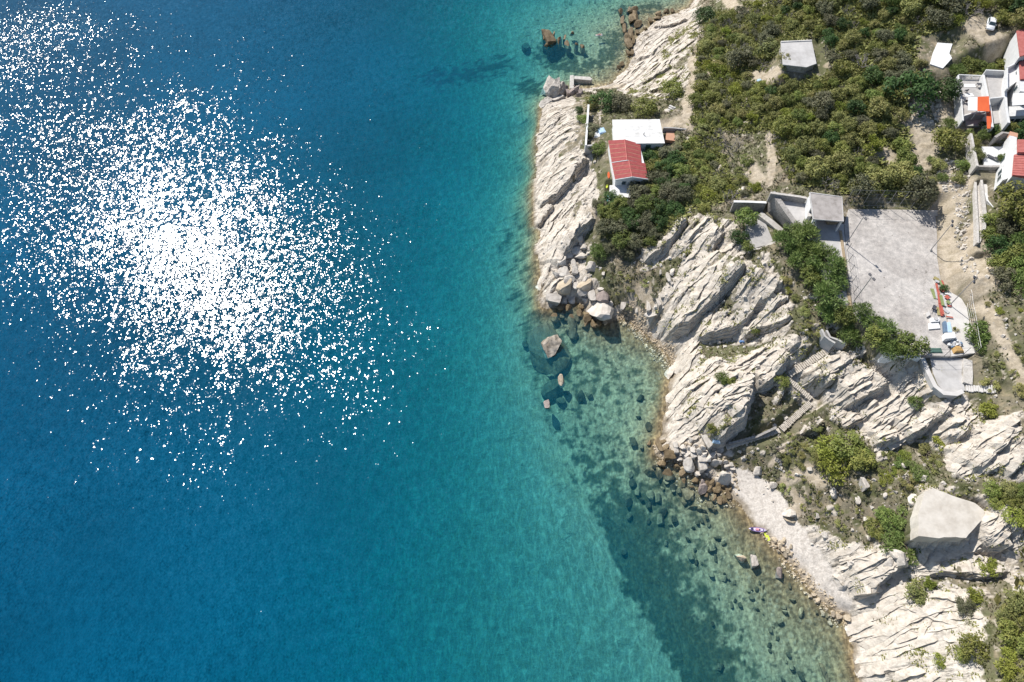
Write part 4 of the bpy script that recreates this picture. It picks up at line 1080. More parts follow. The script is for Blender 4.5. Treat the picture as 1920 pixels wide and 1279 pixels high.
# ---- red roofed house on the point, its flat roofed neighbour and the low block
def gable(root, L0, L1, R0, R1, ze, zr, rows, mat, ridge_over=.0):
    """roof of overlapping ribbed sheets; L/R eave corners (back, front), world xy"""
    rb = ((L0[0] + R0[0]) / 2, (L0[1] + R0[1]) / 2); rf = ((L1[0] + R1[0]) / 2, (L1[1] + R1[1]) / 2)
    for (e0, e1) in ((L0, L1), (R0, R1)):
        for r in range(rows):
            u0, u1 = r / rows, (r + 1) / rows
            mb = MB(); cols = 14
            for c in range(cols):
                # ribs run from ridge to eave
                def P(u, v, dz):
                    x = (e0[0] * (1 - u) + e1[0] * u) * (1 - v) + (rb[0] * (1 - u) + rf[0] * u) * v
                    y = (e0[1] * (1 - u) + e1[1] * u) * (1 - v) + (rb[1] * (1 - u) + rf[1] * u) * v
                    return (x, y, ze * (1 - v) + zr * v + dz)
                w0, w1 = c / cols, (c + 1) / cols
                ua, ub = u0 + .02 / rows, u1 - .10 / rows
                lift = 0.0
                mb.add([P(ua, w0, .02), P(ub, w0, .02), P(ub, w1, .02), P(ua, w1, .02), P(ua, (w0 + w1) / 2, .07), P(ub, (w0 + w1) / 2, .07)], [(0, 1, 5, 4), (4, 5, 2, 3)])
            part(mb, 'roof_sheet', MAT[mat], root)
        mb = MB(); mb.add([(*e0, ze), (*e1, ze), (*rf, zr), (*rb, zr), (*e0, ze - .12), (*e1, ze - .12), (*rf, zr - .12), (*rb, zr - .12)], [(0, 1, 2, 3), (7, 6, 5, 4), (0, 4, 5, 1), (1, 5, 6, 2), (3, 7, 4, 0)])
        part(mb, 'roof_deck', MAT['terra'] if mat == 'red' else MAT['white'], root)
    mb = MB(); mb.bar((*rb, zr + .03), (*rf, zr + .03), .13, 6); part(mb, 'ridge_cap', MAT['redtile' if mat == 'red' else mat], root)
    mb = MB()
    for a, b_, za, zb in ((L1, rf, ze, zr), (R1, rf, ze, zr)):
        mb.add([(*a, za + .1), (*b_, zb + .1), (*b_, zb - .2), (*a, za - .2), (a[0], a[1] - .12, za + .1), (b_[0], b_[1] - .12, zb + .1), (b_[0], b_[1] - .12, zb - .2), (a[0], a[1] - .12, za - .2)], [(0, 1, 5, 4), (4, 5, 6, 7), (3, 7, 6, 2), (0, 4, 7, 3), (1, 2, 6, 5)])
    part(mb, 'barge_board', MAT['white'], root)
    return rb, rf

ZE, ZR = 12.9, 13.7
u = W([(1140.5, 263.5), (1147, 305), (1201, 270), (1203, 306)], ZE)
l = W([(1147, 305.5), (1153.5, 337), (1210, 306.5), (1215, 336)], ZE)
house = empty('red_roofed_house', (*loc_of(u + l, 10.2),)[:3], 'small house with a red ribbed gable roof on the rocky point', 'house')
gable(house, u[0], u[1], u[2], u[3], ZE, ZR, 5, 'red')
gable(house, l[0], l[1], l[2], l[3], ZE, ZR, 4, 'red')
fp = inset([u[0], u[1], l[1], l[3], l[2], u[2]], .95)
part(MB().prism(fp, 8.3, ZE - .12), 'wall', MAT['white'], house)
mid_ = ((l[1][0] + l[3][0]) / 2, (l[1][1] + l[3][1]) / 2)
a_, b_ = inset([u[0], u[1], l[1], l[3], l[2], u[2]], .95)[2:4]
m_ = ((a_[0] + b_[0]) / 2, (a_[1] + b_[1]) / 2)
part(MB().add([(*a_, ZE - .12), (*b_, ZE - .12), (*m_, ZR - .14), (a_[0], a_[1] + .2, ZE - .12), (b_[0], b_[1] + .2, ZE - .12), (m_[0], m_[1] + .2, ZR - .14)], [(0, 1, 2), (5, 4, 3), (0, 2, 5, 3), (1, 4, 5, 2)]), 'gable_wall', MAT['white'], house)
def wall_window(root, a, b_, t, zc, w, h, out, frame=True, mat='glass', name='window'):
    """window in a wall running a -> b at fraction t, out = unit outward normal"""
    x = a[0] * (1 - t) + b_[0] * t; y = a[1] * (1 - t) + b_[1] * t
    rz = math.atan2(b_[1] - a[1], b_[0] - a[0])
    f = part(MB().box((x + out[0] * .03, y + out[1] * .03, zc), (w + .16, .1, h + .16), rz), name, MAT['white' if mat == 'glass' else mat], root)
    if mat == 'glass':
        g = MB().box((x + out[0] * .06, y + out[1] * .06, zc), (w, .1, h), rz).build('pane', MAT['glass'], org=tuple(root.location)); g.parent = f; g.location = (0, 0, 0)
    return f
wall_window(house, a_, b_, .28, 11.6, .9, 1.0, (0, -1)); wall_window(house, a_, b_, .74, 11.6, .9, 1.0, (0, -1))
e0_, e1_ = fp[3], fp[4]
wall_window(house, e0_, e1_, .5, 11.4, .8, 1.9, (1, 0), mat='shutter', name='door')

ZA = 13.2
p = W([(1148, 224.5), (1237, 223.5), (1246.5, 268.5), (1151.5, 269.5)], ZA)
annex = empty('flat_roofed_house', loc_of(p, 10.2), 'white flat roofed house joined to the back of the red roofed one', 'house')
part(MB().prism(p, ZA - .28, ZA), 'roof', MAT['whiteroof'], annex)
pi_ = inset(p, .95)
part(MB().prism(pi_, 9.6, ZA - .28), 'wall', MAT['white'], annex)
wall_window(annex, pi_[3], pi_[2], .70, 11.4, 1.0, 2.1, (0, -1), mat='shutter', name='door')
wall_window(annex, pi_[3], pi_[2], .90, 11.6, .8, 1.1, (0, -1))
px_ = W([(1207, 253)], ZA)[0]
vp = part(MB().bar((*px_, ZA), (*px_, ZA + .7), .09, 8), 'vent_pipe', MAT['darksteel'], annex)
for k in range(1, 7):      # felt laps across the roof
    t = k / 7; a = (p[0][0] * (1 - t) + p[3][0] * t, p[0][1] * (1 - t) + p[3][1] * t); c = (p[1][0] * (1 - t) + p[2][0] * t, p[1][1] * (1 - t) + p[2][1] * t)
    part(wall_mb(MB(), [a, c], .10, ZA, ZA + .018), 'roof_seam', MAT['whiteroof'], annex)

ZL = 10.7
p = W([(1143, 347.5), (1180.5, 346), (1182, 370), (1143, 370.5)], ZL)
low = empty('low_block', loc_of(p, 8.4), 'low white flat roofed block below the gable of the red roofed house', 'outbuilding')
part(MB().prism(p, ZL - .22, ZL), 'roof', MAT['whiteroof'], low)
part(MB().prism(inset(p, .94), 7.0, ZL - .22), 'wall', MAT['white'], low)
q = inset(p, .94)
wall_window(low, q[3], q[2], .45, 9.4, 1.0, 1.0, (0, -1)); wall_window(low, q[3], q[2], .8, 9.0, .8, 1.8, (0, -1), mat='shutter', name='door')
wall_thing('garden_wall', [(1103.5, 196), (1101, 235), (1098.5, 272)], 10.6, .35, 7.6, MAT['white'], 'long thin white garden wall on the rock left of the houses', 'wall')
wall_thing('garden_wall', [(1098.5, 273), (1111, 272)], 10.4, .3, 7.6, MAT['concrete'], 'short grey return at the lower end of the thin white garden wall', 'wall')
wall_thing('terrace_wall', [(1244, 239), (1262, 239.5), (1287, 242)], 12.1, .3, 10.4, MAT['grey'], 'grey wall behind the terracotta terrace beside the white roof', 'wall')

def stairs(pix0, pix1, z0, z1, n, width, mat, label, group=None, name='stone_stairs', rail=False):
    """flight of n separate treads going from the upper to the lower end"""
    a = W([pix0], z0)[0]; b_ = W([pix1], z1)[0]
    rz = math.atan2(b_[1] - a[1], b_[0] - a[0]); L = math.dist(a, b_) / n
    root = empty(name, (*b_, z1), label, 'stairs', group)
    for k in range(n):
        t = (k + .5) / n
        zt = z0 + (z1 - z0) * (k + .5) / n
        wv = width * random.uniform(.8, 1.15)
        me_ = MB().box((a[0] * (1 - t) + b_[0] * t, a[1] * (1 - t) + b_[1] * t, zt - .25), (L * (.74 if mat == 'paleconc' else .9), wv, .5 + random.uniform(0, .03)), rz + random.uniform(-.09, .09))
        part(me_, 'tread', LEDGE if mat == 'palestone' else MAT[mat], root)
    return root
stairs((1262, 198), (1243, 226), 10.8, 9.6, 8, 1.5, 'paleconc', 'short flight of pale steps above the right corner of the white roof')
stairs((1568, 646), (1480, 702), 15.2, 10.4, 26, 1.25, 'palestone', 'upper flight of the cliff stairs below the curved parapets')
stairs((1476, 708), (1521, 748), 10.2, 8.6, 16, 1.1, 'palestone', 'short middle flight of the cliff stairs going down to the right')
stairs((1520, 755), (1465, 805), 8.5, 5.6, 26, 1.2, 'palestone', 'long flight of narrow pale steps in the middle of the gully')
stairs((1462, 807), (1362, 838), 5.5, 3.0, 32, 1.0, 'palestone', 'lowest flight of stone steps leading down towards the beach')
wall_thing('stair_wall', [(1456, 801), (1420, 818), (1366, 832)], [6.3, 5.2, 3.7], .35, [4, 3, 1.5], MAT['stone'], 'low dark stone wall along the lowest flight of steps', 'wall')
stairs((1868, 730), (1811, 727), 20.6, 19.4, 12, 1.4, 'paleconc', 'white concrete steps on the right of the small terrace', name='concrete_stairs')
stairs((1752, 394), (1751, 405), 20.9, 20.05, 4, 1.6, 'paleconc', 'four pale steps at the top right corner of the court', name='concrete_stairs')

# ---- small stone jetty
jp = W([(1069, 141), (1076, 141), (1076, 166), (1068, 166)], .7); jq = W([(1077, 142), (1106, 144), (1111, 148), (1107, 150.5), (1077, 148)], .9)
jet = empty('jetty', loc_of(jp, -1), 'small l shaped concrete jetty beside the big shore rock', 'jetty')
part(MB().prism(jp, -1.8, .7), 'arm', MAT['palestone'], jet, bevel=.06); part(MB().prism(jq, -1.8, .9), 'pier_head', MAT['palestone'], jet, bevel=.06)

# ---- roof slab lost in the thicket
p = W([(1464, 79), (1522, 76.5), (1531, 119), (1512, 126), (1468, 121)], 23.6)
sl_ = empty('concrete_shed', loc_of(p, 22), 'grey flat concrete roof of a shed lost in the thicket', 'shed')
part(MB().prism(p, 23.35, 23.6), 'roof', MAT['concrete'], sl_); part(MB().prism(inset(p, .93), 21, 23.35), 'wall', MAT['stone'], sl_)
part(wall_mb(MB(), p[:2], .3, 23.6, 23.78), 'roof_edge', MAT['paleconc'], sl_)

# ---- pale platform of concrete and rock on the slope
pl = [(1734, 922), (1749, 915), (1771, 924), (1803, 935), (1827.6, 942.6), (1844.5, 956), (1846, 972.6), (1827.6, 989.5), (1811, 1008), (1782.6, 1007), (1760, 1009), (1722.6, 1004.5), (1721.6, 965)]
p = W(pl, 15.3)
fine = []
for i in range(len(p)):
    a, c = p[i], p[(i + 1) % len(p)]
    n_ = max(2, int(math.dist(a, c) / .8))
    for k in range(n_):
        fine.append((a[0] + (c[0] - a[0]) * k / n_ + random.uniform(-.09, .09), a[1] + (c[1] - a[1]) * k / n_ + random.uniform(-.09, .09)))
plat = MB().prism(fine, 12.6, 15.3).build('concrete_platform', MAT['platform'], org=loc_of(p, 12.6))
tag(plat, 'broad pale bare platform jutting from the slope above the beach', 'platform')

# ---- white villa on the right edge
villa = empty('white_villa', (*W([(1860, 190)], 25)[0], 25.0), 'stepped white villa with paved terraces and orange awnings at the photo edge', 'villa')
def vfloor(pix, z, mat, th=2.6):
    part(MB().prism(W(pix, z), z - th, z), 'terrace_floor', MAT[mat], villa)
vfloor([(1800, 142), (1845, 144), (1849, 186), (1852, 214), (1808, 216), (1804, 186)], 26.6, 'grey')
vfloor([(1849, 137), (1890, 138), (1886, 182), (1857, 186)], 27.6, 'grey', 3)
vfloor([(1859, 190), (1887, 190), (1891, 228), (1864, 232)], 26.4, 'grey', 2.4)
vfloor([(1808, 216.3), (1847, 216), (1850, 236), (1812, 236)], 25.3, 'grey', 2)
def vwall(line, z1, z0, th=.28, name='parapet', mat='villa'):
    part(wall_mb(MB(), [tuple(map(float, unproj(a, c, z1))) for a, c in line], th, z0, z1), name, MAT[mat], villa)
vwall([(1797, 141), (1800, 165), (1804, 200), (1806, 226)], 27.6, 24)
vwall([(1844, 140), (1850, 170), (1857, 205), (1861, 238)], 28.0, 24.5, .5)
vwall([(1849, 131), (1890, 133)], 28.8, 25); vwall([(1857, 184), (1886, 181)], 28.4, 25.5)
vwall([(1888, 136), (1885, 160), (1887, 200), (1892, 230)], 28.6, 24.5, .5)
vwall([(1806, 217), (1822, 212), (1848, 208)], 26.9, 24)
# balustrade along the top of the left terrace
bal = W([(1798, 140), (1844, 142)], 27.5)
for k in range(17):
    t = k / 16; part(MB().bar((bal[0][0] * (1 - t) + bal[1][0] * t, bal[0][1] * (1 - t) + bal[1][1] * t, 26.6), (bal[0][0] * (1 - t) + bal[1][0] * t, bal[0][1] * (1 - t) + bal[1][1] * t, 27.4), .07, 6), 'baluster', MAT['villa'], villa)
part(wall_mb(MB(), bal, .25, 27.4, 27.52), 'handrail', MAT['villa'], villa)
def awning(pix, z, mat, dz=.35):
    p = W(pix, z); n_ = len(p)
    zz = [z + dz if i in (0, 1) else z for i in range(n_)]
    return part(MB().prism(p, [q - .06 for q in zz], zz), 'awning', MAT[mat], villa)
awning([(1831.5, 184), (1852.5, 183), (1855.7, 209), (1833, 208)], 29.0, 'orange'); awning([(1814, 185), (1831, 184.5), (1832.5, 207.5), (1815, 207)], 28.9, 'white')
awning([(1847.6, 210), (1856, 210), (1860, 228), (1857, 241), (1851, 241)], 28.0, 'orange')
awning([(1898, 178), (1925, 176), (1925, 196), (1898, 198)], 29.8, 'white')
for q in ((1832, 186), (1852, 186), (1833, 207), (1855, 207)):
    x, y = W([q], 28.9)[0]; part(MB().bar((x, y, 26.5), (x, y, 28.95), .06, 6), 'awning_post', MAT['villa'], villa)
blk = W([(1910, 114), (1935, 114), (1935, 174), (1913, 171)], 30.2)
part(MB().prism(blk, 24.5, 30.2), 'wall', MAT['villa'], villa)
rfb = W([(1912, 112), (1938, 112), (1938, 148), (1914, 148)], 30.6)
part(MB().prism(rfb, 30.2, 30.6), 'roof', MAT['redtile'], villa)
st_ = W([(1890, 128), (1908, 118), (1910, 150), (1890, 165)], 29.2)
part(MB().prism(st_, 24.5, 29.2), 'stair_tower', MAT['villa'], villa)
vwall([(1889, 126), (1909, 116)], 30.2, 29.2, .25); vwall([(1889, 166), (1889, 127)], 30.2, 29.2, .25)
b3 = W([(1890, 200), (1935, 198), (1935, 216), (1893, 218)], 27.5)
part(MB().prism(b3, 23.5, 27.5), 'wall', MAT['villa'], villa)
for t in (.2, .5, .8): wall_window(villa, b3[3], b3[2], t, 26.2, 1.1, 1.2, (0, -1))
for t in (.25, .7): wall_window(villa, blk[3], blk[0], t, 28.9, 1.0, 1.3, (-1, 0))
x, y = W([(1880, 188)], 26.4)[0]
top_b = W([(1906, 60), (1935, 52), (1935, 100), (1912, 106)], 32.0)
vb = empty('white_house', loc_of(top_b, 28), 'corner of a white house at the photo edge above the villa', 'house')
part(MB().prism(top_b, 27, 32), 'wall', MAT['villa'], vb); part(MB().prism(inset(top_b, 1.05), 32, 32.25), 'roof', MAT['redtile'], vb)
for t in (.3, .7): wall_window(vb, top_b[3], top_b[2], t, 30.3, 1, 1.2, (0, -1))
# flower pots along the white dividing wall
for k, (a, c) in enumerate([(1846, 150), (1848, 157), (1849, 166), (1851, 172), (1858, 200), (1860, 215)]):
    x, y = W([(a + 2, c)], 26.65)[0]
    x += 0.0
    pt_ = empty('flower_pot', (x - .9, y, 26.6), None, 'flower pot', 'pots along the white dividing wall of the villa')
    pt_['label'] = 'small dark potted plant in the row along the white villa wall'
    part(MB().bar((x - .9, y, 26.6), (x - .9, y, 27.0), .16, 8, .22), 'pot', MAT['terra'], pt_)
    mb = MB()
    for q in range(10):
        an = q * .63; mb.add([(x - .9, y, 26.95), (x - .9 + .35 * math.cos(an), y + .35 * math.sin(an), 27.2 + .12 * (q % 3)), (x - .9 + .3 * math.cos(an + .6), y + .3 * math.sin(an + .6), 27.25)], [(0, 1, 2)])
    part(mb, 'plant', MAT['shutter'], pt_)

# ---- house with the white courtyard
hb = empty('courtyard_house', (*W([(1895, 310)], 26)[0], 25.8), 'white house with a pinkish red tiled roof behind the bright courtyard', 'house')
ZH = 30.0
r1 = W([(1902, 290), (1940, 292), (1940, 336), (1898.5, 329)], ZH)
r0 = W([(1908, 262), (1940, 266), (1940, 290), (1908, 286)], ZH + .6)
for rr, zz in ((r1, ZH), (r0, ZH + .6)):
    part(MB().prism(inset(rr, .95), 24.0, zz - .25), 'wall', MAT['villa'], hb)
    part(MB().prism(rr, [zz - .25] * 4, [zz - .02, zz + .5, zz + .5, zz - .02]), 'roof', MAT['redtile'], hb)
    for k in range(9):
        t0, t1 = (k + .06) / 9, (k + .94) / 9
        a0 = (rr[0][0] * (1 - t0) + rr[3][0] * t0, rr[0][1] * (1 - t0) + rr[3][1] * t0); a1 = (rr[0][0] * (1 - t1) + rr[3][0] * t1, rr[0][1] * (1 - t1) + rr[3][1] * t1)
        c0 = (rr[1][0] * (1 - t0) + rr[2][0] * t0, rr[1][1] * (1 - t0) + rr[2][1] * t0); c1_ = (rr[1][0] * (1 - t1) + rr[2][0] * t1, rr[1][1] * (1 - t1) + rr[2][1] * t1)
        part(MB().add([(*a0, zz), (*a1, zz), (*c1_, zz + .52), (*c0, zz + .52), (*a0, zz + .09), (*a1, zz + .09), (*c1_, zz + .61), (*c0, zz + .61)], [(4, 5, 6, 7)[::-1], (0, 1, 5, 4), (1, 2, 6, 5), (3, 0, 4, 7)]), 'tile_course', MAT['redtile'], hb)
sd = W([(1893, 254), (1907, 257), (1900, 330), (1880, 338), (1884, 305), (1893, 276)], 28.4)
part(MB().prism(sd, 24, 28.4), 'side_wing', MAT['villa'], hb)
for t in (.3, .62): wall_window(hb, sd[4], sd[3], t, 27.2, 1.1, 1.3, (-1, -.2))
wall_window(hb, sd[5], sd[4], .5, 27.2, 1.3, 1.4, (-1, -.3))
cy_ = W([(1840.5, 275), (1892, 275), (1886, 300), (1879, 312), (1846, 311)], 26.0)
part(MB().prism(cy_, 25, 26.0), 'courtyard_floor', MAT['villa'], hb)
lo_ = W([(1838, 317), (1879, 322), (1878, 336), (1870, 352), (1864, 369), (1844, 370)], 24.6)
part(MB().prism(lo_, 23.4, 24.6), 'lower_floor', MAT['paleconc'], hb)
wall_thing('stone_wall', [(1821, 250), (1827, 282), (1833, 311)], 27.0, .4, 24.4, MAT['palestone'], 'long pale garden wall left of the bright white courtyard', 'wall')
wall_thing('stone_wall', [(1834, 311), (1856, 312), (1879, 311)], 26.4, .4, 24.0, MAT['stone'], 'grey stone wall between the white courtyard and the paved yard below', 'wall')
wall_thing('stone_wall', [(1866, 257), (1880, 248), (1894, 250)], 28.0, .4, 25.4, MAT['stone'], 'curved grey wall at the top of the bright white courtyard', 'wall')
wall_thing('lane_wall', [(1838, 316), (1842, 350), (1848, 400), (1846, 430)], 25.3, .4, 23.4, MAT['palestone'], 'pale wall along the right of the narrow stone lane', 'wall')
wall_thing('lane_wall', [(1829, 330), (1830, 370), (1833, 420), (1834, 455)], 24.9, .35, 23.2, MAT['palestone'], 'pale wall along the left of the narrow stone lane', 'wall')
floor_obj('path', [(1831, 318), (1837, 318), (1842, 352), (1846, 400), (1844, 440), (1838, 455), (1835, 420), (1832, 370)], 24.35, .5, MAT['palestone'])
wall_thing('garden_kerb', [(1848, 362), (1852, 376), (1864, 390), (1874, 378)], 24.9, .25, 23.8, MAT['white'], 'white curved kerb of a small garden bed below the paved yard', 'kerb')
# sun lounger on the white courtyard
x, y = W([(1856, 296)], 26.0)[0]
lg = empty('sun_lounger', (x, y, 26.0), 'dark sun lounger alone on the bright white courtyard', 'lounger', rz=-.7)
def lpart(mb, name, mat, root): o = mb.build(name, mat); o.parent = root; return o
lpart(MB().box((0, 0, .33), (1.5, .65, .06)), 'bed', MAT['darksteel'], lg); lpart(MB().box((1.0, 0, .5), (.7, .65, .06)), 'backrest', MAT['darksteel'], lg)
for sx in (-.65, .65):
    for sy in (-.27, .27): lpart(MB().box((sx, sy, .15), (.06, .06, .3)), 'leg', MAT['steel'], lg)
# rough track of retaining wall stones right of the court

# ------------------------------------------------------------------ boulders
def rock_mesh(name, seed, sub=3, cuts=13, mat=None, furrow=0.0):
    r = random.Random(seed)
    bm = bmesh.new(); bmesh.ops.create_icosphere(bm, subdivisions=sub, radius=1.0)
    v = np.array([p.co[:] for p in bm.verts])
    planes = []
    for _ in range(cuts):
        n = np.array([r.gauss(0, 1), r.gauss(0, 1), r.gauss(0, .8)]); n /= np.linalg.norm(n)
        planes.append((n, r.uniform(.36, .64)))
    planes.append((np.array([r.uniform(-.25, .25), r.uniform(-.25, .25), 1.0]), r.uniform(.45, .7)))
    for n, d in planes:
        n = n / np.linalg.norm(n)
        over = np.maximum(v @ n - d, 0)
        v = v - over[:, None] * n[None, :] * .96
    v *= 1.3 * (1 + .09 * (fbm(v[:, 0] * 3 + seed, v[:, 1] * 3 + v[:, 2] * 2, 3, seed))[:, None])
    if furrow:
        v[:, 2] += furrow * np.sin(v[:, 0] * 11 + 2.5 * np.sin(v[:, 1] * 2)) * (v[:, 2] > 0)
    for p, c in zip(bm.verts, v): p.co = c
    me = bpy.data.meshes.new(name); bm.to_mesh(me); bm.free()
    if mat: me.materials.append(mat)
    return me
RM = dict(
    pale=noise_mat('pale_boulder', (.40, .355, .30), (.60, .56, .50), .9, .93, .9, .12, (.52, .475, .42), rnd=.10),
    tan=noise_mat('tan_boulder', (.36, .29, .20), (.54, .46, .35), .9, .93, .9, .12, rnd=.12),
    mauve=noise_mat('mauve_brown_boulder', (.20, .165, .15), (.36, .30, .27), .9, .93, .9, .12, rnd=.1),
    wet=noise_mat('wet_brown_rock', (.10, .07, .038), (.25, .19, .115), 1.1, .7, .9, .1, (.17, .125, .07), rnd=.2),
    grey=noise_mat('grey_shore_rock', (.25, .225, .195), (.56, .52, .465), .8, .9, 1.0, .15, (.42, .385, .345), rnd=.08),
    under=noise_mat('weed_covered_rock', (.030, .032, .020), (.11, .095, .058), 1.2, .9, .8, .1, rnd=.25),
    underpale=noise_mat('sunken_pale_rock', (.12, .10, .06), (.28, .24, .15), 1.2, .9, .8, .1, rnd=.25),
)
ROCKS = {k: [rock_mesh('boulder_' + k, 40 + i, 3, 8, RM[k]) for i in range(5)] for k in RM}
def scale_at(x, y, z):
    d = (y * ST) + (CAM_H - z) * CT
    return FPX / d          # photo pixels per metre there
def boulder(px, py, w, h, kind0, label, group=None, name='boulder', rz=None, tall=.75, sink=.28, lift=0.0, cat='boulder', top=None):
    kind = random.choice(('under', 'under', 'underpale')) if kind0 == 'under' and group else kind0
    x, y, z = (float(v[0]) for v in ground(px, py))
    s = scale_at(x, y, z)
    rx, ry = w / s / 2 * 1.12, h / s / 2 * 1.3
    rzs = min(rx, ry) * tall + .12 * max(rx, ry)
    if kind in ('under', 'underpale'): rzs = min(rzs, max(.12, -z * .5)); rx *= .85; ry *= .85
    o = bpy.data.objects.new(name, random.choice(ROCKS[kind])); C.objects.link(o)
    zc = z + rzs * (.72 - sink) + lift
    if top is not None: rx *= 1.15; ry *= 1.15; rzs = min((top - z) * .62, 1.25 * max(rx, ry)); zc = top - rzs * .72
    o.location = (x, y, zc)
    o.scale = (rx, ry, rzs); o.rotation_euler = (random.uniform(-.12, .12), random.uniform(-.12, .12), rz if rz is not None else random.choice((0, math.pi)) + random.uniform(-.25, .25))
    return tag(o, label, cat, group)
def zb(lst, ox, oy, f, *a, **k):
    out = []
    for q in lst:
        zx, zy, w = q[:3]; h = q[3] if len(q) > 3 else w
        out.append(boulder(ox + zx / f, oy + zy / f, w / f, h / f, *a, **k))
    return out
T5 = 5.328
G1 = 'boulders tumbled in the cove below the houses'
zb([(680, 245, 70, 80), (715, 345, 85, 55), (660, 385, 110, 65), (570, 430, 80, 65), (620, 510, 60, 90), (500, 515, 90, 65), (540, 480, 40), (545, 530, 40), (530, 600, 120, 90), (625, 595, 90, 80), (450, 630, 90, 80), (790, 545, 100, 70), (885, 560, 40, 50), (560, 680, 110, 80), (735, 675, 60, 50), (700, 790, 100, 90), (640, 730, 60, 60), (600, 870, 70, 60), (520, 880, 60, 50), (450, 815, 90, 50), (880, 770, 60, 34), (980, 900, 60), (910, 610, 40), (690, 300, 40), (735, 885, 70, 75), (790, 840, 90, 110)], 960, 400, T5, 'pale', 'pale angular boulder in the tumbled heap of the cove', G1)
zb([(690, 440, 150, 65)], 960, 400, T5, 'pale', 'long curved pale boulder near the top of the cove heap')
zb([(530, 745, 150, 110)], 960, 400, T5, 'tan', 'large yellowish block boulder on the seaward side of the cove heap')
zb([(730, 730, 150, 80)], 960, 400, T5, 'tan', 'flat tan boulder in the middle of the cove heap')
zb([(905, 855, 140, 120)], 960, 400, T5, 'mauve', 'big mauve brown boulder right behind the largest white block')
zb([(895, 1000, 235, 200)], 960, 400, T5, 'pale', 'largest white boulder of the cove with cracked flat faces', rz=.1)
zb([(410, 880, 200, 105)], 960, 400, T5, 'grey', 'grey layered rock at the seaward tip of the cove')
zb([(430, 1050, 80, 70), (560, 970, 80, 60), (600, 1080, 80, 130), (620, 1190, 90, 90), (750, 1050, 80, 80), (740, 1120, 70, 80), (680, 1000, 60), (810, 1110, 60, 90), (860, 1110, 70), (500, 1040, 60), (480, 960, 70, 50), (560, 1160, 60, 80), (690, 950, 60, 40), (650, 1050, 50, 60), (540, 1060, 50, 40)], 960, 400, T5, 'wet', 'brown weedy rock awash in the mouth of the cove', 'brown rocks awash below the cove heap', name='shore_rock', cat='rock', tall=.9)
zb([(930, 1100, 55, 45)], 960, 400, T5, 'tan', 'small tan stone in the shadow below the largest white boulder')
zb([(1460, 900, 50, 100), (1380, 1025, 150, 65), (1480, 600, 30, 60), (1500, 840, 60, 40), (1360, 950, 60, 120), (1250, 980, 40), (1420, 830, 40), (1560, 640, 50, 90), (1590, 700, 40, 60), (1600, 590, 40, 60)], 960, 400, T5, 'pale', 'pale block fallen at the foot of the great slabs', 'blocks fallen at the foot of the great slabs')
zb([(1100, 930, 60, 150)], 960, 400, T5, 'grey', 'narrow grey slab standing alone on the scrubby cove slope', rz=-.2)
# lone rocks in the sea
o = bpy.data.objects.new('sea_stack', rock_mesh('sea_stack', 91, 5, 14, noise_mat('brown_grey_sea_rock', (.15, .12, .085), (.47, .42, .36), 1.0, .92, 1.0, .15, (.31, .27, .22)), .035)); C.objects.link(o)
x, y = W([(1029, 641)], 1.0)[0]; o.location = (x, y, -.5); o.scale = (2.35, 3.1, 2.3); o.rotation_euler = (0, 0, .05)
tag(o, 'furrowed grey brown rock standing alone in the sea off the cove', 'rock')
o = bpy.data.objects.new('sea_stack_foot', rock_mesh('sea_stack_foot', 92, 3, 6, RM['wet'])); C.objects.link(o)
x, y = W([(1024, 645)], -1.0)[0]; o.location = (x, y, -2.3); o.scale = (4.6, 5.6, 1.9)
o.name = 'sunken_ledge'; tag(o, 'dark sunken ledge spreading round the foot of the lone sea rock', 'rock')
vv, ff = [], []
for k, (dx, dy, dz, sx, sy, sz) in enumerate([(0, 0, 0, 3.3, 4.2, 4.2), (-1.6, 3.6, -.6, 2.6, 3.4, 3.0), (1.6, 2.2, -.4, 2.3, 3.6, 3.4), (-1.2, -3.6, -1.2, 2.6, 2.8, 2.4), (1.8, -2.2, -.8, 2.2, 2.6, 2.8)]):
    m_ = rock_mesh('crag_piece', 300 + k, 4, 16, RM['grey'])
    c_ = np.array([p.co[:] for p in m_.vertices])
    c_ = c_ * (1 + .10 * fbm(c_[:, 0] * 2.2 + k, c_[:, 1] * 2.2 + c_[:, 2] * 3.1, 4, 310 + k)[:, None])
    q_ = c_[:, 2] * 3.2; c_[:, :2] *= (1 + .05 * (q_ - np.floor(q_) - .5))[:, None]
    n0 = len(vv); vv += (c_ * (sx, sy, sz) + (dx, dy, dz)).tolist(); ff += [tuple(i + n0 for i in p.vertices) for p in m_.polygons]
    bpy.data.meshes.remove(m_)
bm_ = bpy.data.meshes.new('shore_crag'); bm_.from_pydata(vv, [], ff); bm_.materials.append(RM['grey'])
o = bpy.data.objects.new('shore_crag', bm_); C.objects.link(o)
x, y = W([(1040, 166)], 2.0)[0]; o.location = (x, y, .6); o.rotation_euler = (0, .08, -.15)
tag(o, 'huge grey crag at the water beside the small jetty', 'rock')
zb([(600, 930, 60, 50), (640, 910, 80, 60), (690, 930, 50), (660, 960, 60, 40), (540, 880, 50), (560, 950, 60, 70), (610, 870, 40)], 960, 0, T5, 'mauve', 'reddish brown stone between the huge crag and the jetty beach', 'stones between the crag and the jetty beach', tall=1.0)
GR = 'row of reef rocks off the northern beach'
zb([(370, 420, 130, 170)], 960, 0, T5, 'wet', 'largest brown reef rock in the row off the northern beach', top=1.2)
zb([(468, 430, 45, 100), (555, 470, 50, 75), (705, 500, 45, 90)], 960, 0, T5, 'wet', 'narrow brown reef rock in the row right of the largest one', GR, name='reef_rock', cat='rock', top=.4)
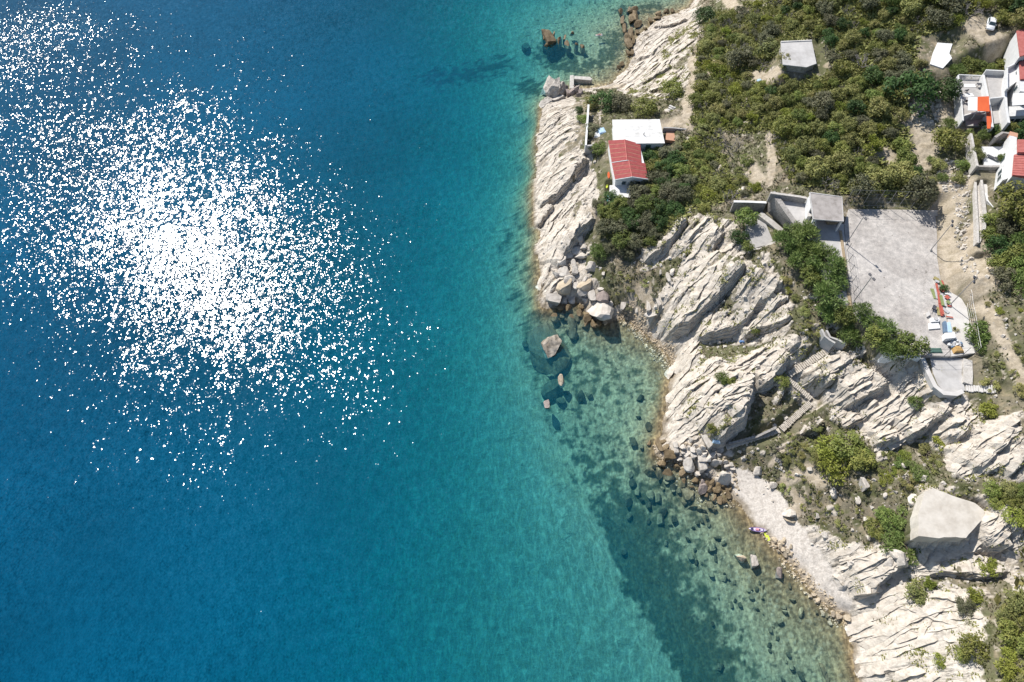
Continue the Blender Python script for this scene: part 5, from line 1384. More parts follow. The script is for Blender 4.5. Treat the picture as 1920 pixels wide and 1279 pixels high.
zb([(330, 400, 60, 90), (410, 370, 40, 80), (345, 470, 50, 60), (640, 470, 35, 60), (600, 350, 40, 40), (520, 400, 30, 60)], 960, 0, T5, 'wet', 'small brown reef rock beside the largest one', GR, name='reef_rock', cat='rock', top=.2)
zb([(130, 380, 90, 130)], 960, 0, T5, 'under', 'round sunken rock left of the reef row', name='reef_rock', cat='rock')
zb([(1080, 145, 40, 60), (1095, 240, 40, 120), (1170, 130, 50, 80), (1225, 200, 60, 120), (1180, 230, 50, 110), (1215, 130, 60, 70), (1250, 260, 60, 80), (1190, 340, 50, 110), (1140, 380, 50, 120), (1160, 470, 60, 120), (1120, 310, 40, 90), (1210, 420, 40, 100), (1380, 220, 50, 60), (1330, 300, 40), (1450, 190, 60, 40), (1250, 330, 40), (1160, 550, 50, 60), (1200, 540, 40, 60), (1060, 690, 40), (1090, 660, 40), (1460, 150, 50, 40), (1540, 130, 50, 30), (1600, 120, 40, 30)], 960, 0, T5, 'wet', 'brown layered rock along the northern shore line', 'brown rocks along the northern shore line', name='shore_rock', cat='rock', top=.7)
# sunken rocks of the bay
zb([(400, 660, 200, 170)], 960, 600, T5, 'under', 'wide dark sunken rock south of the lone sea rock', name='sunken_rock', cat='rock')
zb([(490, 615, 55, 80)], 960, 600, T5, 'tan', 'tan top of a rock poking out beside the wide dark sunken rock', name='shore_rock', cat='rock', top=.8)
zb([(690, 720, 90, 170)], 960, 600, T5, 'under', 'long dark sunken rock in the middle of the bay', name='sunken_rock', cat='rock')
zb([(345, 860, 70, 70)], 960, 600, T5, 'mauve', 'small round rock just breaking the surface below the wide sunken rock', name='shore_rock', cat='rock', top=.35)
SK = 'dark sunken rocks scattered over the bay floor'
LK = 'dark weedy rock lying under the shallow water of the bay'
zb([(775, 730, 90, 100), (480, 780, 110, 80), (130, 190, 80), (545, 700, 60), (240, 410, 60), (400, 500, 100, 60), (1290, 780, 80, 60), (1210, 1215, 100, 90), (1370, 1060, 90), (1270, 970, 60), (1380, 1240, 70, 50)], 960, 600, T5, 'under', LK, SK, name='sunken_rock', cat='rock')
zb([(145, 150, 90), (230, 200, 55), (120, 460, 60), (100, 730, 90), (120, 870, 65), (315, 920, 50), (430, 920, 95), (560, 920, 90, 70), (440, 840, 90), (750, 1000, 45), (905, 975, 45), (935, 1210, 90), (790, 950, 50), (830, 940, 50), (310, 770, 65), (240, 720, 65), (405, 710, 80), (700, 1120, 60), (525, 965, 50), (880, 910, 50), (990, 1115, 60), (770, 1225, 40), (490, 1150, 50), (60, 1220, 70), (150, 540, 90, 70), (550, 600, 90, 60)], 1160, 800, T5, 'under', LK, SK, name='sunken_rock', cat='rock')
zb([(325, 670, 90, 100), (445, 620, 50, 70), (600, 640, 60), (540, 640, 50), (190, 640, 70), (470, 560, 60, 50)], 1160, 800, T5, 'underpale', 'olive brown sunken rock close off the boulder heap', 'olive sunken rocks off the boulder heap', name='sunken_rock', cat='rock')
F4 = 4.584
zb([(245, 345, 60), (255, 125, 70), (70, 185, 70), (290, 215, 35, 60), (370, 390, 50), (365, 340, 30), (565, 490, 35), (600, 485, 25), (640, 480, 35), (590, 545, 65, 40), (430, 610, 35, 60), (495, 610, 45), (690, 560, 30), (660, 420, 30), (690, 455, 30), (650, 650, 35), (695, 685, 20), (755, 960, 50, 35), (755, 1010, 30), (755, 825, 45, 50), (825, 905, 42, 30), (915, 1050, 40), (935, 1140, 50, 60), (960, 1165, 40), (900, 1100, 30), (1030, 1240, 45, 75), (275, 770, 40), (130, 245, 40), (170, 250, 25), (115, 135, 30), (405, 395, 30), (455, 420, 35), (460, 575, 30), (320, 550, 20), (785, 800, 20), (350, 1150, 60), (330, 1130, 40), (880, 1265, 50), (285, 45, 35), (320, 40, 30), (355, 85, 40)], 1280, 1000, F4, 'under', LK, SK, name='sunken_rock', cat='rock')
zb([(500, 230, 95, 85)], 1280, 1000, F4, 'tan', 'reddish boulder in the shallows left of the white one', tall=1.1)
zb([(602, 258, 85, 90)], 1280, 1000, F4, 'pale', 'white and mauve boulder standing in the shallows off the beach', tall=1.3)
zb([(825, 355, 60, 75)], 1280, 1000, F4, 'mauve', 'rounded grey boulder in the brown shallows near the beach', tall=1.3)
zb([(915, 445, 35, 50), (880, 680, 55, 50), (945, 580, 65, 40), (1010, 680, 40, 70), (840, 760, 50, 45), (1145, 680, 30), (870, 640, 50, 30), (1235, 700, 40), (600, 170, 40)], 1280, 1000, F4, 'underpale', 'pale brown stone lying in the brown shallows off the lower beach', 'stones in the brown shallows', name='shore_stone', cat='stone', tall=.9, lift=.1)
zb([(1215, 1190, 50, 130), (1245, 1250, 40, 90)], 1280, 1000, F4, 'wet', 'long tan ledge under water by the foot of the great white slab', 'ledges under water by the white slab', name='sunken_rock', cat='rock')
# heap between headland and beach
GH = 'pale boulders heaped between the headland and the beach'
zb([(570, 250, 65, 60), (700, 380, 115, 110), (830, 345, 135, 60), (780, 485, 65, 55), (740, 300, 80, 60), (680, 285, 50, 60), (640, 260, 45), (850, 280, 60), (950, 355, 75, 65), (1010, 365, 60), (600, 325, 80, 50), (730, 240, 60), (790, 240, 60, 70), (640, 210, 60, 50), (560, 190, 60), (700, 215, 50), (760, 190, 50), (830, 210, 60), (800, 300, 60, 40), (900, 320, 50), (1060, 350, 50, 40), (1120, 390, 60, 40), (1130, 425, 60, 34), (720, 145, 55, 75), (610, 285, 40), (870, 390, 40), (940, 290, 60, 40), (1000, 290, 60, 40), (880, 480, 40), (540, 300, 60), (1080, 400, 50, 40)], 1160, 800, T5, 'pale', 'pale blocky boulder in the heap between headland and beach', GH, tall=.95)
zb([(825, 418, 115, 95)], 1160, 800, T5, 'pale', 'square white topped boulder at the front of the beach heap', tall=1.1, rz=0.05)
zb([(1030, 505, 115, 125)], 1160, 800, T5, 'pale', 'big pale boulder alone at the upper end of the beach', tall=1.2, rz=.3)
zb([(825, 635, 85, 85)], 1160, 800, T5, 'mauve', 'grey boulder standing in the brown shallows below the heap', tall=1.2)
zb([(840, 560, 65, 50)], 1160, 800, T5, 'mauve', 'pinkish grey stone above the grey boulder of the shallows')
zb([(880, 165, 95, 130)], 1160, 800, T5, 'pale', 'thick pale slab leaning beside the light blue tarp', rz=.35)
zb([(395, 190, 65, 135), (500, 300, 165, 90), (430, 375, 95, 60), (310, 440, 105, 85), (400, 470, 70, 90), (495, 475, 115, 90), (570, 400, 65, 75), (640, 470, 75, 65), (300, 165, 55), (440, 160, 60, 40), (470, 220, 60), (350, 400, 60, 40), (650, 580, 70), (760, 540, 80, 50), (720, 610, 60), (670, 700, 80, 110), (720, 690, 60, 70), (660, 770, 60), (740, 800, 90, 50), (800, 820, 60), (850, 830, 50), (900, 800, 60), (950, 840, 70, 60), (1000, 740, 60, 80), (1050, 760, 70, 60), (1100, 690, 70, 50), (1080, 650, 50), (960, 650, 70, 50), (1000, 620, 60, 40), (900, 620, 60), (880, 560, 60), (930, 560, 50), (990, 590, 50), (1040, 600, 60, 40), (870, 680, 50), (950, 720, 60, 50), (1110, 620, 40), (700, 650, 40), (640, 540, 50)], 1160, 800, T5, 'wet', 'brown wet rock at the foot of the beach boulder heap', 'brown wet rocks at the foot of the boulder heap', name='shore_rock', cat='rock', tall=.8)
# stones on the slope and beach
zb([(1160, 590, 95, 110)], 1400, 800, T5, 'pale', 'single rounded pale boulder on the scrub slope above the beach', tall=1.0)
zb([(860, 670, 60, 70)], 1400, 800, T5, 'pale', 'small white pointed boulder on the scrub slope', tall=1.1)
zb([(1215, 1115, 55, 34)], 1400, 800, T5, 'pale', 'small white stone lying in the dry grass above the cliff')
zb([(430, 870, 135, 70)], 1400, 800, T5, 'pale', 'tilted pale slab at the top edge of the beach', rz=.3)
zb([(440, 935, 120, 45)], 1400, 800, T5, 'tan', 'thin slab lying just below the tilted one at the beach edge', rz=-.3, tall=.4)
zb([(110, 455, 95, 65)], 1400, 800, T5, 'pale', 'white rock at the upper corner of the beach under the bank')
zb([(255, 590, 75, 50), (1100, 750, 50, 70), (1570, 400, 45), (620, 430, 60, 40), (540, 490, 60, 30), (780, 1080, 70, 50), (700, 900, 50), (1380, 690, 40), (1490, 660, 40), (1650, 740, 90, 80)], 1400, 800, T5, 'pale', 'pale stone half buried in the scrub slope above the beach', 'stones half buried in the scrub slope', name='stone', cat='stone')
zb([(490, 530, 75, 50), (400, 505, 70, 40)], 1640, 800, 5.33, 'pale', 'pale stone of the pair above the bare platform', 'pair of stones above the bare platform', name='stone', cat='stone')
for (a, c, w_, h_) in ((1678, 1043, 26, 14), (1690, 1052, 20, 20), (1668, 1058, 22, 14)):
    boulder(a, c, w_, h_, 'pale', 'pale block on the crest of the low cliff below the platform', 'blocks on the crest of the low cliff')
zb([(790, 80, 40), (830, 110, 40), (860, 140, 45, 35), (800, 120, 35), (900, 150, 40, 30), (880, 180, 40), (820, 160, 40, 30), (850, 90, 35), (780, 60, 40, 30), (910, 185, 30), (930, 120, 30), (870, 60, 30), (1160, 580, 40, 30), (1120, 530, 40, 25), (1330, 720, 60, 40), (1400, 730, 70, 50), (1360, 680, 40), (1290, 690, 50, 40), (1210, 700, 40, 25), (1260, 780, 30)], 1280, 1000, F4, 'tan', 'fist to head sized stone on the lower edge of the beach', 'stones along the lower edge of the beach', name='stone', cat='stone', tall=.9)

# loose stones nobody would count: one mesh of small chips on shore, scree and paths
def scatter(n, poly, ok):
    w = wpoly(poly); a = np.array(w); out = []
    while len(out) < n:
        x = rng.uniform(a[:, 0].min(), a[:, 0].max(), 4000); y = rng.uniform(a[:, 1].min(), a[:, 1].max(), 4000)
        m = in_poly(x, y, w) & ok(x, y)
        out += list(zip(x[m], y[m]))
        if not m.any(): break
    return np.array(out[:n])
chip = [(-.5, -.4, 0), (.5, -.5, 0), (.6, .4, 0), (-.4, .5, 0), (-.3, -.2, .5), (.35, -.2, .6), (.3, .3, .55), (-.2, .25, .45)]
chf = [(4, 5, 6, 7), (0, 1, 5, 4), (1, 2, 6, 5), (2, 3, 7, 6), (3, 0, 4, 7)]
def chips(name, P, smin, smax, mat):
    n = len(P); b_ = np.array(chip)
    s = smin * (smax / smin) ** (rng.random(n) ** 2.2); a = rng.uniform(0, 6.28, n)
    V = np.empty((n, 8, 3)); sx = s * rng.uniform(.7, 1.3, n); sy = s * rng.uniform(.7, 1.3, n); sz = s * rng.uniform(.6, 1.1, n)
    x = b_[None, :, 0] * sx[:, None]; y = b_[None, :, 1] * sy[:, None]
    V[..., 0] = P[:, 0, None] + x * np.cos(a)[:, None] - y * np.sin(a)[:, None]
    V[..., 1] = P[:, 1, None] + x * np.sin(a)[:, None] + y * np.cos(a)[:, None]
    V[..., 2] = hgt(P[:, 0], P[:, 1])[:, None] - .08 * s[:, None] + b_[None, :, 2] * sz[:, None] * 1.2
    F = (np.array(chf)[None] + (np.arange(n) * 8)[:, None, None]).reshape(-1, 4)
    me = bpy.data.meshes.new(name); me.from_pydata(V.reshape(-1, 3).tolist(), [], F.tolist()); me.materials.append(mat)
    o = bpy.data.objects.new(name, me); C.objects.link(o); o['kind'] = 'stuff'
    return o
cov = [(1150, 590), (1190, 560), (1230, 600), (1275, 650), (1262, 700), (1240, 690), (1200, 640)]
chips('shore_gravel', np.concatenate([scatter(700, cov, lambda x, y: samp(SD, x, y) > -4), scatter(500, [(1225, 835), (1300, 830), (1380, 860), (1385, 900), (1390, 950), (1300, 950), (1230, 880)], lambda x, y: samp(SD, x, y) > -6), scatter(350, [(1420, 990), (1470, 1020), (1570, 1130), (1590, 1170), (1570, 1180), (1480, 1080)], lambda x, y: np.abs(samp(SD, x, y)) < 3), scatter(250, [(1140, 20), (1300, 10), (1230, 60), (1200, 120), (1170, 150), (1140, 140)], lambda x, y: np.abs(samp(SD, x, y)) < 4)]), .18, .6, RM['tan'])
chips('scree', np.concatenate([scatter(1500, [(1180, 480), (1500, 400), (1920, 480), (1920, 1110), (1600, 1110), (1500, 1000), (1380, 860), (1260, 650)], lambda x, y: (samp(SD, x, y) > 1.5) & (samp(padm, x, y) < .05) & (rng.random(len(x)) < .35 + .65 * samp(rock, x, y))), scatter(500, [(1000, 190), (1110, 200), (1120, 420), (1130, 600), (1010, 580)], lambda x, y: samp(SD, x, y) > 1.0), scatter(450, [(1760, 300), (1830, 300), (1830, 540), (1760, 540)], lambda x, y: samp(padm, x, y) < .05), scatter(380, [(1730, 150), (1800, 190), (1800, 240), (1730, 240), (1680, 220)], lambda x, y: samp(padm, x, y) < .05)]), .16, .85, RM['pale'])

# ------------------------------------------------------------------ plants
def leaf_mat(name, c1, c2, c3, rnd=.28, hue=.03):
    m, nt, b = M(name)
    tc = N(nt, 'ShaderNodeTexCoord'); oi = N(nt, 'ShaderNodeObjectInfo')
    nz = N(nt, 'ShaderNodeTexNoise', Scale=2.2, Detail=3.0); nt.links.new(tc.outputs['Object'], nz.inputs['Vector'])
    cr = N(nt, 'ShaderNodeValToRGB')
    cr.color_ramp.elements[0].position = .34; cr.color_ramp.elements[0].color = (*c1, 1)
    cr.color_ramp.elements[1].position = .68; cr.color_ramp.elements[1].color = (*c3, 1)
    e = cr.color_ramp.elements.new(.5); e.color = (*c2, 1)
    nt.links.new(nz.outputs['Fac'], cr.inputs['Fac'])
    hs = N(nt, 'ShaderNodeHueSaturation')
    mr = N(nt, 'ShaderNodeMapRange'); mr.inputs['To Min'].default_value = .5 - hue; mr.inputs['To Max'].default_value = .5 + hue
    nt.links.new(oi.outputs['Random'], mr.inputs['Value']); nt.links.new(mr.outputs['Result'], hs.inputs['Hue'])
    m1 = N(nt, 'ShaderNodeMath', operation='MULTIPLY'); m1.inputs[1].default_value = 7.31; nt.links.new(oi.outputs['Random'], m1.inputs[0])
    fr_ = N(nt, 'ShaderNodeMath', operation='FRACT'); nt.links.new(m1.outputs[0], fr_.inputs[0])
    m3 = N(nt, 'ShaderNodeMapRange'); m3.inputs['To Min'].default_value = 1 - rnd; m3.inputs['To Max'].default_value = 1 + rnd
    nt.links.new(fr_.outputs[0], m3.inputs['Value']); nt.links.new(m3.outputs['Result'], hs.inputs['Value'])
    nt.links.new(cr.outputs['Color'], hs.inputs['Color']); nt.links.new(hs.outputs['Color'], b.inputs['Base Color'])
    b.inputs['Roughness'].default_value = .62; b.inputs['Specular IOR Level'].default_value = .25
    tl = N(nt, 'ShaderNodeBsdfTranslucent'); nt.links.new(hs.outputs['Color'], tl.inputs['Color'])
    ms = N(nt, 'ShaderNodeMixShader'); ms.inputs[0].default_value = .22
    out = nt.nodes['Material Output']
    nt.links.new(b.outputs[0], ms.inputs[1]); nt.links.new(tl.outputs[0], ms.inputs[2]); nt.links.new(ms.outputs[0], out.inputs['Surface'])
    return m
LM = dict(
    oak=leaf_mat('holm_oak_leaves', (0.095, 0.129, 0.032), (0.184, 0.217, 0.053), (0.303, 0.321, 0.093)),
    olive=leaf_mat('olive_scrub_leaves', (0.137, 0.150, 0.050), (0.241, 0.245, 0.081), (0.365, 0.342, 0.129), hue=.025),
    grey=leaf_mat('grey_green_leaves', (0.088, 0.094, 0.049), (0.146, 0.149, 0.083), (0.226, 0.217, 0.132), hue=.015),
    dark=leaf_mat('dark_evergreen_leaves', (0.033, 0.066, 0.021), (0.057, 0.108, 0.029), (0.096, 0.160, 0.048), hue=.012),
    bright=leaf_mat('bright_green_leaves', (.105, .160, .040), (.180, .245, .070), (.285, .350, .125), rnd=.15, hue=.012),
    yellow=leaf_mat('yellow_green_leaves', (0.173, 0.205, 0.036), (0.273, 0.307, 0.059), (0.393, 0.420, 0.108), rnd=.2, hue=.015),
)
BARK = noise_mat('bark', (.09, .07, .05), (.17, .14, .11), 4, .9, .4, .03)
GREYB = noise_mat('bare_grey_twigs', (.17, .15, .145), (.30, .275, .27), 4, .9, .2, .02, rnd=.2)

def quads_mesh(name, V, mat):
    """V: n x 4 x 3"""
    n = len(V)
    me = bpy.data.meshes.new(name); me.vertices.add(n * 4); me.vertices.foreach_set('co', V.astype(np.float32).ravel())
    me.loops.add(n * 4); me.polygons.add(n); me.loops.foreach_set('vertex_index', np.arange(n * 4, dtype=np.int32)); me.polygons.foreach_set('loop_start', (np.arange(n) * 4).astype(np.int32))
    me.update(calc_edges=True); me.materials.append(mat); return me

def unit(v): return v / (np.linalg.norm(v, axis=-1, keepdims=True) + 1e-9)
def crown_mesh(name, mat, seed, n=1500, clumps=22, flat=.62, leaf=.085, spiky=0.0, squash=1.0):
    """leaf sprays gathered into clumps on an uneven dome about one unit in radius, from z 0 to about 1.3 flat"""
    r = np.random.default_rng(seed)
    th = r.uniform(0, 2 * math.pi, clumps); el = np.arcsin(r.uniform(-.05, 1, clumps)); rad = r.uniform(.50, .92, clumps)
    cc = np.stack([np.cos(th) * np.cos(el) * rad, np.sin(th) * np.cos(el) * rad, .45 + np.sin(el) * rad * flat], -1)
    cc[:, 0] *= r.uniform(.85, 1.15); cc[:, 1] *= r.uniform(.85, 1.15)
    cr = r.uniform(.20, .40, clumps)
    k = r.choice(clumps, n, p=cr ** 2 / (cr ** 2).sum())
    d = unit(r.normal(size=(n, 3)) + np.array([0, 0, .55]))
    p = cc[k] + d * cr[k, None] * (r.uniform(.55, 1.05, n) ** .6)[:, None]
    p[:, 2] = np.maximum(p[:, 2], .05 + .2 * r.random(n))
    nrm = unit(d + .5 * r.normal(size=(n, 3)) + np.array([0, 0, .35]))
    if spiky:
        ax = unit(d + .35 * r.normal(size=(n, 3)))
    else:
        ax = unit(np.cross(nrm, r.normal(size=(n, 3))))
    sd = unit(np.cross(nrm, ax))
    L = leaf * r.uniform(.7, 1.5, n)[:, None] * (1 + spiky * 1.6); Wd = leaf * r.uniform(.6, 1.1, n)[:, None] * (1 - .5 * spiky)
    V = np.stack([p - ax * L * .5, p + sd * Wd * .6, p + ax * L * .8, p - sd * Wd * .6], 1)
    return quads_mesh(name, V, mat)
def trunk_mesh(name, seed, h=1.0, mat=None):
    r = random.Random(seed); mb = MB()
    top = (r.uniform(-.08, .08), r.uniform(-.08, .08), .42 * h)
    mb.bar((0, 0, -.25), top, .075, 7, .05)
    for k in range(5):
        a = k * 1.26 + r.uniform(-.3, .3); e = (top[0] + .5 * math.cos(a), top[1] + .5 * math.sin(a), .42 * h + r.uniform(.25, .45))
        mb.bar(top, e, .042, 5, .015)
    me = bpy.data.meshes.new(name); me.from_pydata(mb.v, [], mb.f); me.materials.append(mat or BARK); return me
def bare_mesh(name, seed, mat):
    r = random.Random(seed); mb = MB()
    def grow(p, d, L, rad, lv):
        q = tuple(p[i] + d[i] * L for i in range(3)); mb.bar(p, q, rad, 4, rad * .6)
        if lv == 0: return
        for _ in range(3 if lv > 1 else 4):
            nd = np.array(d) + np.array([r.gauss(0, .55), r.gauss(0, .55), r.gauss(.05, .35)]); nd /= np.linalg.norm(nd)
            grow(q, nd, L * r.uniform(.6, .8), rad * .6, lv - 1)
    for k in range(4):
        a = k * 1.57 + r.uniform(-.4, .4); d = np.array([math.cos(a) * .75, math.sin(a) * .75, .75]); d /= np.linalg.norm(d)
        grow((0, 0, -.1), d, .42, .035, 3)
    me = bpy.data.meshes.new(name); me.from_pydata(mb.v, [], mb.f); me.materials.append(mat); return me
CR = {k: [crown_mesh('crown_' + k, LM[k], 10 * i + 3, 1500, 20 + 3 * i, .62) for i in range(4)] for k in ('oak', 'olive', 'grey', 'dark')}
CR['bright'] = [crown_mesh('crown_bright', LM['bright'], 200 + i, 1300, 24, .6, .085, .9) for i in range(3)]
CR['yellow'] = [crown_mesh('crown_yellow', LM['yellow'], 300 + i, 1000, 16, .45, .09, .3) for i in range(3)]
CR['low'] = [crown_mesh('low_foliage', LM['olive'], 400 + i, 700, 12, .4, .11) for i in range(3)]
CR['lowgreen'] = [crown_mesh('low_foliage', LM['bright'], 450 + i, 700, 12, .4, .11, .5) for i in range(3)]
CR['lowgrey'] = [crown_mesh('low_foliage', LM['grey'], 470 + i, 700, 12, .4, .11) for i in range(3)]
TRUNKS = [trunk_mesh('trunk', 5 + i) for i in range(4)]
BARE = [bare_mesh('branches', 60 + i, GREYB) for i in range(3)]

PLACED = []
def plant(px, py, r, kind, label, group=None, name='tree', cat='tree', ht=None, world_xy=None):
    """crown of about r metres whose middle shows at that photo pixel"""
    hc = (ht or 1.0) * r * .75
    if world_xy is None:
        x, y, z = drop([px], [py], lambda a, c: hgt(a, c) + hc); x = float(x[0]); y = float(y[0])
    else: x, y = world_xy
    z = float(hgt(x, y))
    rt = empty(name, (x, y, z - .05), label, cat, group, random.uniform(0, 6.28))
    PLACED.append((x, y, r))
    s = random.uniform(.92, 1.08) * r
    def kid(nm, me, sc):
        o = bpy.data.objects.new(nm, me); C.objects.link(o); o.parent = rt; o.scale = sc; return o
    if kind == 'bare':
        rt.name = 'dead_tree'; kid('branches', random.choice(BARE), (s, s, s * 1.0)); return rt
    hs = (ht or 1.0)
    kid('crown' if cat == 'tree' else 'foliage', random.choice(CR[kind]), (s, s, s * hs * random.uniform(.92, 1.1)))
    kid('trunk' if cat == 'tree' else 'stem', random.choice(TRUNKS), (s, s, s * hs))
    return rt

# plants that stand out
def P1(px, py, r, kind, label, cat='tree', name=None, ht=None):
    return plant(px, py, r, kind, label, None, name or ('tree' if cat == 'tree' else 'shrub'), cat, ht)
P1(1718, 166, 5.3, 'dark', 'largest dark green round tree between the thicket and the white villa', ht=.9)
P1(1781, 164, 3.7, 'dark', 'dark round tree pressed against the left wall of the white villa')
P1(1325, 27, 4.2, 'dark', 'very dark spreading shrub at the top above the white shore rock', 'shrub', ht=.6)
P1(1362, 33, 2.2, 'oak', 'small green shrub right of the very dark one at the top', 'shrub')
P1(1260, 164, 3.6, 'oak', 'dense dark green bush on the white rock above the pale steps', 'shrub', ht=.8)
P1(1388, 106, 3.4, 'grey', 'blue grey conical tree left of the concrete roof in the thicket', ht=1.2)
P1(1470, 108, 1.8, 'olive', 'small tree overhanging the lower left corner of the shed roof')
P1(1135, 187, 3.6, 'dark', 'dark green tree beside the top of the thin garden wall', ht=.85)
P1(1165, 192, 3.2, 'grey', 'greyish bush between two dark trees behind the white roof', 'shrub', ht=.8)
P1(1207, 200, 3.5, 'oak', 'olive green tree right behind the white flat roof', ht=.85)
P1(1108, 192, 2.2, 'olive', 'olive shrub left of the thin garden wall near its top', 'shrub')
P1(1091, 222, 1.7, 'oak', 'green shrub on the rock edge left of the garden wall', 'shrub', ht=.6)
P1(1112, 240, 2.2, 'grey', 'grey green shrub right of the garden wall by the white house', 'shrub', ht=.7)
P1(1122, 276, 2.3, 'oak', 'green bush filling the corner under the end of the garden wall', 'shrub', ht=.7)
P1(1085, 205, 1.3, 'dark', 'small dark bush alone on the pale rock slab by the crag', 'shrub')
P1(1398, 407, 2.6, 'oak', 'small tree at the left edge of the lower terrace', ht=1.0)
P1(1385, 441, 2.0, 'dark', 'dark bush hanging over the top of the great slabs by the terrace', 'shrub')
P1(1402, 463, 1.6, 'oak', 'green bush at the lower left corner of the small lower terrace', 'shrub')
P1(1462, 442, 1.6, 'oak', 'green bush in the bed between ramp wall and lower terrace', 'shrub')
P1(1620, 345, 3.2, 'grey', 'grey green tree leaning over the fence behind the hut', ht=1.2)
P1(1730, 356, 3.6, 'grey', 'silvery grey tree at the top right corner of the court', ht=1.3)
P1(1783, 262, 3.3, 'oak', 'green tree on the track below the white villa', ht=1.1)
P1(1910, 374, 4.6, 'oak', 'large green tree below the red roofed courtyard house', ht=.9)
P1(1840, 618, 2.6, 'lowgreen', 'bright green bush outside the fence right of the court', 'shrub', ht=.9)
P1(1836, 640, 1.8, 'lowgreen', 'lower part of the bright green growth at the fence corner', 'shrub')
P1(1772, 540, 1.0, 'dark', 'small dark shrub beside the heap of red and green boards', 'shrub')
P1(1698, 637, .55, 'bright', 'tiny green bush growing out of the court floor, upper one of two', 'shrub')
P1(1717, 649, .7, 'bright', 'tiny green bush growing out of the court floor near the gate', 'shrub')
P1(1793, 618, .6, 'low', 'dry brown tuft on the pale strip beside the court clutter', 'shrub')
P1(1592, 836, 3.4, 'oak', 'biggest dark green bush on the middle slope above the beach', 'shrub', ht=.7)
P1(1566, 872, 3.2, 'yellow', 'yellow green bush below the biggest one on the middle slope', 'shrub', ht=.7)
P1(1562, 838, 3.0, 'yellow', 'yellowish bush left of the biggest one on the middle slope', 'shrub', ht=.7)
P1(1618, 862, 2.6, 'oak', 'dark bush under the overhanging pale ledge on the middle slope', 'shrub', ht=.8)
P1(1540, 860, 2.2, 'olive', 'olive bush at the left end of the middle slope bushes', 'shrub', ht=.6)
P1(1825, 1118, 2.1, 'yellow', 'yellow green shrub at the upper right edge of the great white slab', 'shrub', ht=.7)
P1(1812, 1136, 1.8, 'grey', 'greyish shrub just below the yellow green one by the great white slab', 'shrub', ht=.7)
P1(1828, 1218, 2.3, 'oak', 'round green bush on the right rim of the great white slab', 'shrub', ht=.8)
P1(1807, 1228, 1.4, 'oak', 'smaller green bush joined to the round one on the slab rim', 'shrub', ht=.8)
P1(1763, 1240, 1.1, 'yellow', 'tiny green bush alone near the bottom of the great white slab', 'shrub')
P1(1718, 1110, 2.0, 'olive', 'olive bush at the top edge of the great white slab', 'shrub', ht=.7)
P1(1745, 1092, 1.2, 'yellow', 'small yellow bush under the rock band by the platform', 'shrub')
P1(1857, 1060, 2.0, 'yellow', 'yellowish bush on the ledge below the platform shadow', 'shrub', ht=.6)
P1(1716, 752, 1.4, 'bright', 'small bright bush on the cliff under the small terrace', 'shrub')
P1(1357, 708, 1.7, 'bright', 'bright green shrub left of centre on the headland', 'shrub', ht=.7)
P1(1372, 713, 1.2, 'oak', 'small green shrub beside the bright one on the headland', 'shrub', ht=.7)
P1(1468, 716, 1.6, 'oak', 'green shrub in the gully at the left of the cliff stairs', 'shrub', ht=.7)
P1(1334, 802, 1.2, 'oak', 'small green bush near the light blue tarp', 'shrub')
P1(1862, 768, 2.2, 'yellow', 'olive bush on the dry hillside below the white steps', 'shrub', ht=.7)
P1(1880, 295, 1.1, 'bright', 'small palm like plant in the bright white courtyard', 'plant', 'plant', ht=1.4)
P1(1415, 620, 1.2, 'oak', 'small dark shrub in the cleft between the great slabs', 'shrub')
P1(1125, 470, 2.4, 'bright', 'light green bush in the cove below the dark thicket', 'shrub', ht=.7)
P1(1145, 462, 1.9, 'grey', 'grey green bush beside the light one in the cove', 'shrub', ht=.7)
P1(1178, 473, 2.3, 'grey', 'pale grey green bush at the back of the cove', 'shrub', ht=.7)
for a, c, rr, lb in [(1333, 262, 2.6, 'bare grey shrub left of the two dead trees'), (1348, 250, 3.3, 'dead grey tree with a pale forked trunk'), (1375, 268, 3.6, 'widest dead grey tree with a fan of bare twigs'), (1352, 318, 2.2, 'thin dead tree with a straight pale stem'), (1370, 365, 2.6, 'mauve grey leafless shrub above the white capped wall'), (1448, 252, 2.6, 'bare grey tree in the middle of the scrub'), (1468, 268, 2.0, 'low leafless grey bush right of the bare tree in the scrub'), (1556, 92, 2.2, 'pale leafless tree right of the shed roof')]:
    P1(a, c, rr, 'bare', lb, name='dead_tree')

def fill(poly, kinds, rmin, rmax, gap, label, group, n=4000, cat='tree', ht=None, name=None, avoid=(), cap=None):
    w = wpoly(poly); a = np.array(w); k = 0
    av = [wpoly(q) for q in avoid]
    for _ in range(n):
        x = random.uniform(a[:, 0].min(), a[:, 0].max()); y = random.uniform(a[:, 1].min(), a[:, 1].max())
        if not in_poly(np.array(x), np.array(y), w): continue
        if any(in_poly(np.array(x), np.array(y), q) for q in av): continue
        r = random.uniform(rmin, rmax)
        if any((x - q[0]) ** 2 + (y - q[1]) ** 2 < (gap * (r + q[2])) ** 2 for q in PLACED): continue
        kd = random.choice(kinds)
        plant(0, 0, r, kd, label, group, name or ('tree' if cat == 'tree' else 'shrub'), cat, ht, world_xy=(x, y)); k += 1
        if cap and k >= cap: break
    return k
NT = {}
SHED = [(1456, 60), (1534, 60), (1550, 150), (1520, 162), (1482, 156), (1462, 130)]
CLEAR = [[(1632, 268), (1680, 265), (1690, 312), (1640, 318)], [(1400, 125), (1462, 130), (1450, 165), (1405, 160)], [(1400, 240), (1450, 240), (1460, 350), (1395, 345)]]
